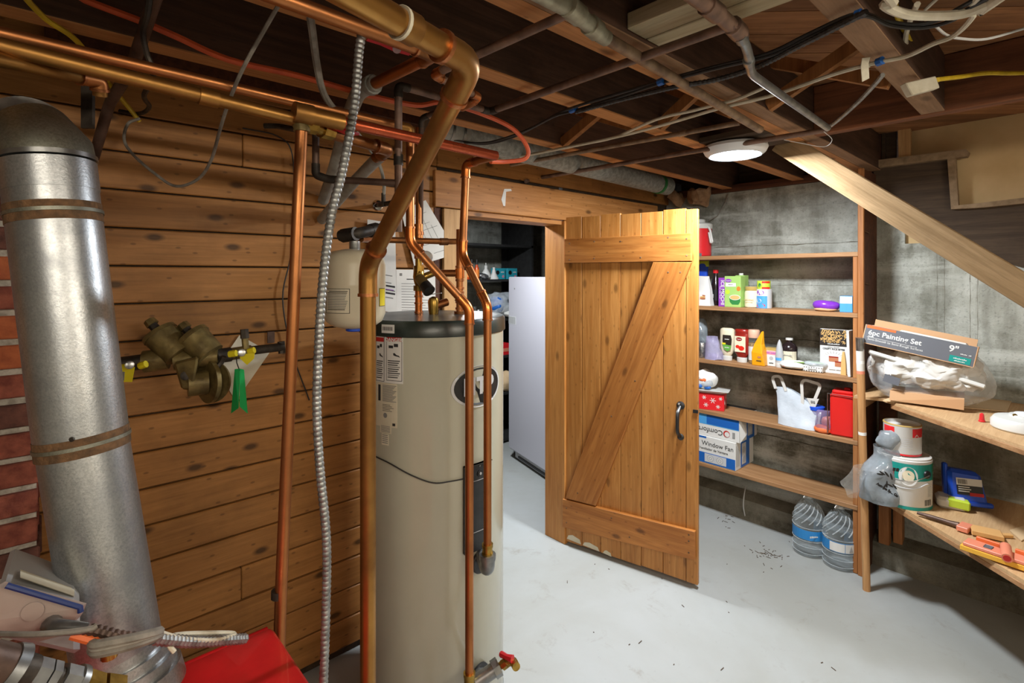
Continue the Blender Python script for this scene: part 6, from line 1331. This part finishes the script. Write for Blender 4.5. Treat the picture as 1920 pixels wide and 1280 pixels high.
MB().box((L_*.02, D_+.003, H_), (L_*.98, D_+.005, H_+.03), pm_ @ T(0, 0, 0)).build('back_flap', 'cardboard', pb_)
tm_ = pm_ @ T(0, -.0006, 0)
MB().prism([(.004, H_-.014), (.115, H_-.012), (.115, H_-.002), (.004, H_-.001)], 0, .0006, pm_ @ RXm(PI/2)).build('orange_strip', 'print_orange', pb_)
text('6pc Painting Set', .031, tm_ @ T(.014, 0, H_*.60), 'print_white', pb_, align='LEFT', bold=.0006); text('Semi-Smooth to Semi-Rough Surfaces', .0135, tm_ @ T(.016, 0, H_*.25), 'print_white', pb_, align='LEFT'); text('Walls', .009, tm_ @ T(.016, 0, H_*.40), 'print_white', pb_, align='LEFT')
bx((.012, -.0012, H_*.34), (.2, -.0004, H_*.355), pm_).build('rule_line', 'print_white', pb_)
text('9"', .038, tm_ @ T(L_-.072, 0, H_*.66), 'print_white', pb_, bold=.0008); text('22.86 cm', .009, tm_ @ T(L_-.03, 0, H_*.5), 'print_white', pb_)
bx((L_-.08, -.0008, .004), (L_-.01, 0, H_*.36), pm_).build('teal_patch', 'teal', pb_); text('Standard', .011, tm_ @ T(L_-.045, -.0006, H_*.24), 'print_white', pb_); text('Estandar', .009, tm_ @ T(L_-.045, -.0006, H_*.12), 'print_white', pb_)
# red cone and round tray
c = PZ(1841, 790, ZU); rc = thing('wire_cone', c, 'small red plastic cone standing on corner shelf', 'cone'); MB().lathe([(.011, 0), (.011, .004), (.009, .006), (.0065, .03), (.002, .034)], T(*c), 14).build('cone', 'red_plastic', rc)
c = PZ(1925, 806, ZU); c.z = ZU; rt = thing('round_housing', c, 'round white plastic housing on corner shelf at frame edge', 'housing'); MB().lathe([(.098, 0), (.102, .005), (.102, .028), (.092, .042), (.05, .05), (.048, .056), (.001, .058)], T(c.x-.0, c.y, ZU) , 40).build('housing', 'white_plastic', rt); MB().lathe([(.007, .05), (.007, .058), (.003, .061)], T(c.x-.03, c.y+.03, ZU), 10).build('brass_stud', 'brass', rt); MB().lathe([(.036, .056), (.034, .062), (.001, .063)], T(c.x, c.y, ZU), 24).build('cover', 'fixture_white', rt)

# --- lower shelf things
def cand(px, py, R): # can centre from its front-bottom pixel
    p = PZ(px, py, ZL); return Vector((p.x+FX*R*1.0, p.y+FY*R*1.0, ZL))
c = cand(1728, 958, .102); m = T(*c) @ RZ(-PI/2+TH); R = .102
m = frame(c, (RX, RY, 0), (FX, FY, 0), (0, 0, 1))
pc = thing('paint_can', c, 'large white and teal paint can with a wire handle', 'can', 'paint cans')
MB().lathe([(R*.985, 0), (R, .003), (R, .205), (R*1.01, .208), (R*1.01, .214), (R*.98, .217)], m, 48).build('body', 'print_white', pc)
MB().lathe([(R*.98, .214), (R*.98, .222), (R*.93, .224), (R*.9, .219), (R*.86, .219), (.001, .219)], m, 48).build('lid', 'cloth_white', pc)
canwrap(pc, m, R+.0006, -1.9, 1.9, .13, .202, 'teal_band', 'teal', 30); canwrap(pc, m, R+.0006, -1.9, 1.9, .0, .014, 'teal_foot', 'teal', 30); canwrap(pc, m, R+.0012, -.85, -.15, .105, .19, 'round_picture', 'print_white', poly=ell(1, 1, 24)); canwrap(pc, m, R+.0018, -.72, -.28, .125, .175, 'colour_swatch', 'mayo_cream', poly=ell(1, 1, 20))
canwrap(pc, m, R+.0012, -1.4, -1.0, .12, .17, 'dark_picture', 'ketchup_red'); canwrap(pc, m, R+.0012, .62, 1.9, .128, .20, 'pale_print', 'dark_green', 10)
for k in range(3): canwrap(pc, m, R+.0017, .75+.2*k, .9+.2*k, .15+.012*(k % 2), .165+.012*(k % 2), 'splash_print', 'print_white', poly=ell(1, 1, 10))
for k in range(7): canwrap(pc, m, R+.0012, .8, 1.5-.1*(k % 3), .11-.011*k, .114-.011*k, 'fine_print', 'grey_silver', 6)
for k in range(6): canwrap(pc, m, R+.0012, .3, .62-.04*(k % 3), .10-.008*k, .103-.008*k, 'fine_print', 'grey_silver', 5)
for k in range(9): canwrap(pc, m, R+.0012, .14+.045*k, .14+.045*k+(.018, .028, .012)[k % 3], .022, .048, 'barcode', 'ink', 2)
t_ = .25; ear = m @ Vector(((R)*math.sin(t_), -R*math.cos(t_), .160)); on = (ear-Vector((c.x, c.y, ear.z))).normalized()
MB().lathe([(.018, 0), (.017, .006), (.01, .009), (.001, .009)], along(ear, ear+on), 20).build('handle_ear', 'black_plastic', pc)
hp = [m @ Vector(((R+.012)*math.sin(a), -(R+.012)*math.cos(a), z)) for a, z in ((.25, .16), (.0, .15), (-.35, .135), (-.8, .128), (-1.3, .13), (-1.7, .15))]
MB().tube(smoothpath(hp), .0022, 6).build('wire_handle', 'steel', pc); 
hp = [m @ Vector(((R+.003)*math.sin(a), -(R+.003)*math.cos(a), z)) for a, z in ((.55, .10), (.35, .118), (.1, .115), (-.2, .10), (-.7, .094), (-1.2, .10))]
MB().tube(smoothpath(hp), .002, 6).build('handle_crease', 'grey_silver', pc)
c2 = Vector((c.x, c.y, ZL+.2245))+Vector((RX, RY, 0))*(.0)+Vector((FX, FY, 0))*.012; m = frame(c2, (RX, RY, 0), (FX, FY, 0), (0, 0, 1)); R = .072
pc = thing('paint_can', c2, 'small paint can with a torn red label, upper one', 'can', 'paint cans')
MB().lathe([(R*.98, 0), (R, .003), (R, .126), (R*1.02, .129), (R*1.02, .134), (R*.96, .135), (R*.93, .122), (R*.9, .12), (.001, .12)], m, 40).build('body', 'print_white', pc)
canwrap(pc, m, R+.0006, -.1, 1.9, .085, .124, 'red_label', 'red_plastic', 20); canwrap(pc, m, R+.0006, -1.8, -1.05, .095, .124, 'red_label', 'red_plastic', 8); canwrap(pc, m, R+.0006, -1.9, 1.9, .0, .008, 'red_foot', 'red_plastic', 24); canwrap(pc, m, R+.001, .0, .35, .084, .10, 'torn_edge', 'print_white', poly=[(-1, -1), (1, -1), (.4, .2), (0, 1), (-.6, .1)]); canwrap(pc, m, R+.001, .5, .9, .084, .097, 'torn_edge', 'print_white', poly=[(-1, -1), (1, -1), (.2, 1), (-.3, .3)])
MB().lathe([(R*1.015, .129), (R*1.03, .132), (R*1.015, .135), (R*.95, .136)], m, 40, caps=False).build('rim', 'gold_lid', pc)
for k in range(6): canwrap(pc, m, R+.0006, .65, 1.15, .078-.007*k, .080-.007*k, 'fine_print', 'grey_box', 4)
for k in range(5): canwrap(pc, m, R+.0006, -.8+.1*(k % 2), -.1, .075-.009*k, .077-.009*k, 'fine_print', 'grey_silver', 4)
for k in range(6): canwrap(pc, m, R+.0008, .85+.05*k, .85+.05*k+(.02, .03, .015)[k % 3], .014, .032, 'barcode', 'ink', 2)
# grey carrier bag
dg = 2.40; mg = cf @ T((1655-CX)/FPX*dg, dg, ZL)
gb = thing('grey_carrier_bag', O(mg), 'grey translucent shopping bag tied in a knot', 'bag')
def fg(a, b):
    th = 2*PI*a; k = b; w = (.10 if k < .62 else .10-.16*(k-.62)/.38*1.0+.0)*(1-.25*max(0, .2-k)/.2); w = max(w, .045); d_ = .075*(1-.3*k); return (w*max(-1, min(1, 1.15*math.cos(th)))+.02*k, d_*math.sin(th), .245*k)
g = MB().grid(fg, 33, 16, mg); g.f.append(tuple(range(32))); g.sm.append(False); g.jitter(.016, 14, 61).jitter(.005, 40, 62)
for v in g.v: v.z = max(v.z, ZL+.001)
g.build('bag', 'film_grey', gb)
g = MB().grid(lambda a, b: (.085*math.cos(2*PI*a)*math.sin(PI*b)**.5, .06*math.sin(2*PI*a)*math.sin(PI*b)**.5, .085*(1-math.cos(PI*b))), 25, 13, mg @ T(.0, .0, .002)); g.jitter(.015, 14, 66)
for v in g.v: v.z = max(v.z, ZL+.002)
g.build('contents', 'grey_box', gb)
g = MB().grid(lambda a, b: (.05*math.cos(2*PI*a)*math.sin(PI*b)**.6, .035*math.sin(2*PI*a)*math.sin(PI*b)**.6, .045*(1-math.cos(PI*b))), 21, 11, mg @ T(.028, 0, .235)); g.jitter(.022, 22, 63); g.build('knot', 'film_grey', gb)
g = MB().grid(lambda a, b: (-.10-.095*math.sin(PI*a)*(1-abs(b-.5)), .02*math.cos(PI*b), .03+.15*b-.03*a), 9, 9, mg); g.jitter(.008, 20, 64); g.build('loose_end', 'film_clear', gb)
for s, sz, x, z, r_ in (('UU', .03, -.005, .175, .15), ('Autrean Sp... Gu', .0165, -.042, .085, .55)): text(s, sz, mg @ T(x, -.088, z) @ RYm(r_), 'ink', gb, bold=.0008, th=.001)
for k, (x, z, a) in enumerate(((-.02, .17, .6), (.0, .165, .9), (.02, .155, 1.3), (-.03, .165, .2), (.015, .115, .5), (.035, .11, .9), (.0, .12, 1.6), (-.01, .11, 2.1))): MB().prism(ell(.016, .004, 8), 0, .002, mg @ T(x-.045, -.088, z-.01) @ RYm(a) @ RXm(PI/2)).build('leaf_print', 'ink', gb)
# green-white box, blue jug, brush, pad tool
c = PZ(1790, 956, ZL+.0); m = frame((c.x, c.y, ZL), (RX, RY, 0), (FX, FY, 0), (0, 0, 1)) @ T(.01, .03, 0) @ RZ(-.55)
gw = thing('plastic_case', O(m), 'white and lime plastic case lying in front of blue jug', 'case'); MB().rbox((-.055, -.04, 0), (.055, .05, .05), .02, m, 4).build('case', 'white_plastic', gw); MB().box((-.02, -.042, .01), (.058, -.0, .0505), m @ RYm(.06)).build('lime_wrap', 'yellow_green', gw, bevel=.006)
o_ = PZ(1832, 968, ZL); m = frame(O(T(*o_)), (RX, RY, 0), (FX, FY, 0), (0, 0, 1)) @ T(.02, .06, .019) @ RZ(-.35) @ RXm(-.16)
bj = thing('blue_jug', O(m), 'blue plastic jug lying with white and black label', 'jug')
MB().hexa([m @ Vector(p) for p in ((-.07, 0, .0), (.075, 0, .0), (.065, .10, .01), (-.065, .10, .01))], [m @ Vector(p) for p in ((-.065, .01, .15), (.055, .01, .14), (.05, .07, .145), (-.06, .07, .155))]).build('body', 'blue_plastic', bj, bevel=.014)
MB().box((-.085, -.01, -.0), (.085, .02, .02), m).build('base_rim', 'blue_plastic', bj, bevel=.005); MB().box((-.078, .03, .02), (-.06, .06, .17), m @ RYm(.02)).build('grip', 'blue_plastic', bj, bevel=.006)
lm = m @ T(.005, .0, .0) @ RXm(-.07)
bx((-.045, -.003, .085), (.048, -.001, .115), lm).build('white_label', 'print_white', bj); bx((-.045, -.003, .045), (.048, -.001, .085), lm).build('black_label', 'black_plastic', bj); barcode(lm @ T(0, -.0032, 0), -.04, .09, -.005, .11, bj, 10, 'ink_grey'); bx((-.0, -.0036, .042), (.05, -.003, .056), lm).build('red_label', 'danger_red', bj); lines(lm @ T(0, -.0034, 0), -.04, .02, .055, .082, 3, 'print_white', bj)
def onz(x, y, z): return PZ(x, y, z)
bsh = thing('paint_brush', onz(1770, 972, ZL), 'used paint brush with grey handle and tan bristles', 'brush')
z_ = ZL+.014; h0, h1, h2, h3 = onz(1720, 961, z_), onz(1798, 985, z_), onz(1820, 992, z_), onz(1880, 1005, z_)
MB().tube([h0, h0.lerp(h1, .3), h0.lerp(h1, .75), h1], .01, 10, rf=lambda s, i: (.006, .009, .009, .013)[i]).build('handle', 'iron_brown', bsh)
def slab(p, q, w, th, name, mat, par, dz=0., jit=0):
    x = (q-p).normalized(); y = Vector((0, 0, 1)).cross(x).normalized(); g = MB().box((0, -w/2, -th/2+dz), ((q-p).length, w/2, th/2+dz), frame(p, x, y, (0, 0, 1)))
    if jit: g.jitter(jit, 25, 3)
    return g.build(name, mat, par, bevel=.002)
slab(h1, h2, .066, .02, 'ferrule', 'salmon', bsh); slab(h2, h3, .068, .018, 'bristles', 'bristle', bsh, jit=.004)
sb = onz(1878, 1003, ZL+.008); se = onz(1897, 1004, ZL+.008); sbr = thing('wood_stick', sb, 'small pale wooden stick beyond paint brush tip', 'stick'); slab(sb, se, .02, .012, 'stick', 'bristle', sbr)
pt_ = thing('paint_pad', onz(1860, 1040, ZL), 'salmon paint pad tool with yellow foam edge', 'tool')
a_, b_ = onz(1810, 1020, ZL+.018), onz(1935, 1062, ZL+.018)
slab(a_, b_, .06, .012, 'pad_plate', 'salmon', pt_, dz=.012); slab(a_-(b_-a_).normalized()*.008, b_, .066, .018, 'foam_pad', 'sponge', pt_, dz=-.004)
slab(a_.lerp(b_, .3), a_.lerp(b_, .43), .03, .001, 'smear', 'box_grey', pt_, dz=.019)
y_ = Vector((0, 0, 1)).cross((b_-a_).normalized()); k0_ = a_.lerp(b_, .58)+y_*.035+Vector((0, 0, .028)); k1_ = a_.lerp(b_, .70)-y_*.045+Vector((0, 0, .018))
MB().tube([k0_, k0_.lerp(k1_, .5), k1_], .016, 14).build('handle_socket', 'salmon', pt_); MB().cyl(k1_, k1_+(k0_-k1_).normalized()*-.0015, .011, seg=14).build('socket_hole', 'danger_red', pt_)
for s0, s1 in ((.12, .5), (.72, 1.0)): slab(a_.lerp(b_, s0)+y_*.04, a_.lerp(b_, s1)+y_*.04, .012, .02, 'guide_rail', 'orange', pt_, dz=.02)
db = onz(1885, 1010, ZL+.001); dpp = [onz(x, y, ZL+.0006) for x, y in ((1893, 995), (1925, 985), (1940, 1000), (1915, 1015))]
single(MB().hexa(dpp, [p+Vector((0, 0, .004)) for p in dpp]), 'paper_scrap', 'cardboard_light', 'tan paper scrap at right edge of lower corner shelf', 'paper')

# ================================================================== STORE ROOM
vF = 3.45
ss = thing('black_shelf_unit', (1.9, vF+.15, 0), 'black shelving unit in the store room behind doorway', 'shelf')
for z in (.04, .45, .78, 1.11, 1.46, 1.77): bx((.9, vF, z-.02), (3.445, vF+.34, z)).build('shelf_board', 'black_shelf', ss)
bx((3.34, vF+.325, .04), (3.42, vF+.335, 2.05)).build('back_panel', 'black_shelf', ss)
for u in (.9, 3.42): bx((u, vF, 0), (u+.025, vF+.34, 2.05)).build('side_panel', 'black_shelf', ss)
def stp(px, v, z): p = PV(px, CY, v); return frame((p.x, p.y, z), (1, 0, 0), (0, 1, 0), (0, 0, 1))
GB = 'things on the black store room shelves'
for px, lb_ in ((866, 'leftmost'), (876, 'second'), (884.5, 'third'), (894, 'rightmost')):
    m = stp(px, vF+.06, 1.46); t = bottle('hot_sauce_bottle', m, [(.019, 0), (.021, .003), (.021, .09), (.012, .115), (.0085, .13)], 'hot_sauce', '%s of four orange hot sauce bottles on black shelf' % lb_, ([(.0105, .128), (.0105, .172), (.001, .173)], 'black_plastic'), GB); canwrap(t, m, .0215, -1.2, 1.2, .02, .085, 'label_wrap', 'orange_label')
m = stp(911, vF+.08, 1.46); t = nthing('light_bulb', m, 'frosted bulb on a crumpled wrapper on black shelf', 'bulb', GB); MB().lathe([(.014, .09), (.014, .12), (.004, .125), (.004, .145)], m @ T(0, 0, -.0), 14).build('screw_base', 'white_plastic', t); MB().lathe([(.03, .0), (.045, .02), (.04, .05), (.016, .09)], m, 18).build('globe', 'white_plastic', t)
m = stp(906, vF+.05, 1.46); lump('crumpled_wrapper', m, .11, .08, .045, 'foil', 'crumpled silver wrapper between sauce bottles and bulbs', 71, .012, GB, 'wrapper')
m = stp(926, vF+.06, 1.46); t = nthing('flood_bulb', m, 'white cone shaped flood bulb standing on black shelf', 'bulb', GB); MB().lathe([(.043, 0), (.045, .006), (.02, .055), (.014, .085)], m, 20).build('reflector', 'white_plastic', t); MB().lathe([(.012, .085), (.012, .107), (.001, .109)], m, 12).build('screw_base', 'white_plastic', t)
for px, w, lb_ in ((938, .12, 'left'), (961, .12, 'right')):
    m = stp(px, vF+.09, 1.46); t = carton('bulb_box', m, w, .06, .10, 'teal_box', '%s teal light bulb box on black shelf' % lb_, GB); MB().prism(ell(.02, .02, 16, -.03, .06), 0, .001, m @ RXm(PI/2)).build('cut_out', 'black_plastic', t); text('LED', .028, m @ T(.025, -.001, .065), 'print_white', t); MB().prism(ell(.013, .013, 12, .035, .025), 0, .001, m @ RXm(PI/2)).build('bulb_print', 'pink', t)
m = stp(938, vF+.08, 1.11); t = lump('shopping_bag', m, .30, .24, .22, 'film_haze', 'clear and blue shopping bag slumped on the black shelf', 73, .03, GB); lump('', m @ T(-.07, -.03, .05), .13, .14, .14, 'deep_blue', '', 74, .02, par=t, part='blue_bag'); lump('', m @ T(.04, -.06, 0), .16, .10, .11, 'white_paper', '', 75, .02, par=t, part='packet')
m = stp(885, vF+.05, 1.11); t = bottle('glass_tumbler', m, [(.028, 0), (.034, .003), (.038, .12)], 'glass', 'clear glass with green sprig on black shelf', None, GB, cat='glass'); MB().lathe([(.028, .004), (.032, .06)], m, 12).build('green_contents', 'leaf_green', t)
m = stp(897, vF+.03, 1.11); t = bottle('small_bottle', m, [(.022, 0), (.024, .003), (.024, .05), (.012, .065), (.008, .09)], 'white_plastic', 'small white bottle with yellow label by the glass', None, GB); canwrap(t, m, .0244, -1.2, 1.2, .01, .045, 'label_wrap', 'yellow_tag')
m = stp(947, vF+.03, .78); t = carton('red_box', m, .14, .10, .10, 'red_plastic', 'red box on black shelf seen past the heater', GB); bx((-.07, -.001, .03), (.07, 0, .06), m).build('pale_band', 'salmon', t)
m = stp(948, vF+.04, .45); lump('paper_sack', m, .14, .12, .17, 'cardboard_light', 'tan paper sack on black shelf left of white fridge', 77, .02, GB)
# fridge
fc = W(956, 857, 4.27); fd = W(1024, 904, 3.756); fx = Vector((fd.x-fc.x, fd.y-fc.y, 0)).normalized(); fy = Vector((0, 0, 1)).cross(fx)
if fy.x < 0: fy = -fy
fm = frame((fc.x, fc.y, 0), fx, fy, (0, 0, 1)); FW = .72; FH = 1.483
rf_ = thing('refrigerator', O(fm), 'white upright refrigerator standing in the store room', 'refrigerator')
MB().box((0, .005, .07), (FW, .60, FH), fm).build('cabinet', 'fridge_white', rf_, bevel=.004); MB().box((.0, -.012, .085), (FW, .004, FH), fm).build('door', 'fridge_white', rf_, bevel=.006)
MB().box((.06, .02, .02), (FW, .58, .07), fm).build('plinth', 'fridge_grey', rf_); MB().box((.12, .012, .03), (FW-.02, .02, .045), fm).build('grille_slot', 'black_plastic', rf_)
for x in (.05, FW-.08): MB().box((x, .05, 0), (x+.04, .09, .02), fm).box((x, .5, 0), (x+.04, .54, .02), fm).build('foot', 'black_plastic', rf_)
lb_ = MB().box((.004, -.0132, 1.10), (.13, -.012, 1.165), fm).build('barcode_label', 'grey_silver', rf_); 
for k in range(12): MB().box((.008+k*.010, -.0138, 1.105), (.008+k*.010+(.004, .006, .003)[k % 3], -.0132, 1.16), fm).build('barcode', 'ink_grey', lb_)
MB().lathe([(.006, 0), (.006, .004)], fm @ T(.11, -.012, 1.39) @ RXm(PI/2), 8).build('screw_hole', 'ink_grey', rf_)

# ================================================================== FLOOR DEBRIS
rn = random.Random(9); db_ = MB()
for k in range(70):
    px, py = (rn.gauss(1440, 22), rn.gauss(1040, 10)) if k < 40 else ((rn.gauss(1365, 8), rn.gauss(975, 8)) if k < 52 else (rn.uniform(1000, 1600), rn.uniform(1000, 1260)))
    p = PZ(px, py, .001); a = rn.uniform(0, PI); L = rn.uniform(.002, .012) if k < 60 else rn.uniform(.002, .005); db_.box((-L, -.0012, 0), (L, .0012, .002), T(p.x, p.y, .0005) @ RZ(a))
o = db_.build('floor_debris', 'dark_board'); kv(o, 'scattered dry twigs and grit on the pale floor', 'debris', None, 'stuff')
cable('cobweb_strand', 'white cobweb string hanging down the concrete footing', 'cobweb', [PU(1398, 912, 3.26), PU(1395, 930, 3.2), PU(1394, 950, 3.19), PZ(1398, 972, .004)], .0035, 'cobweb')
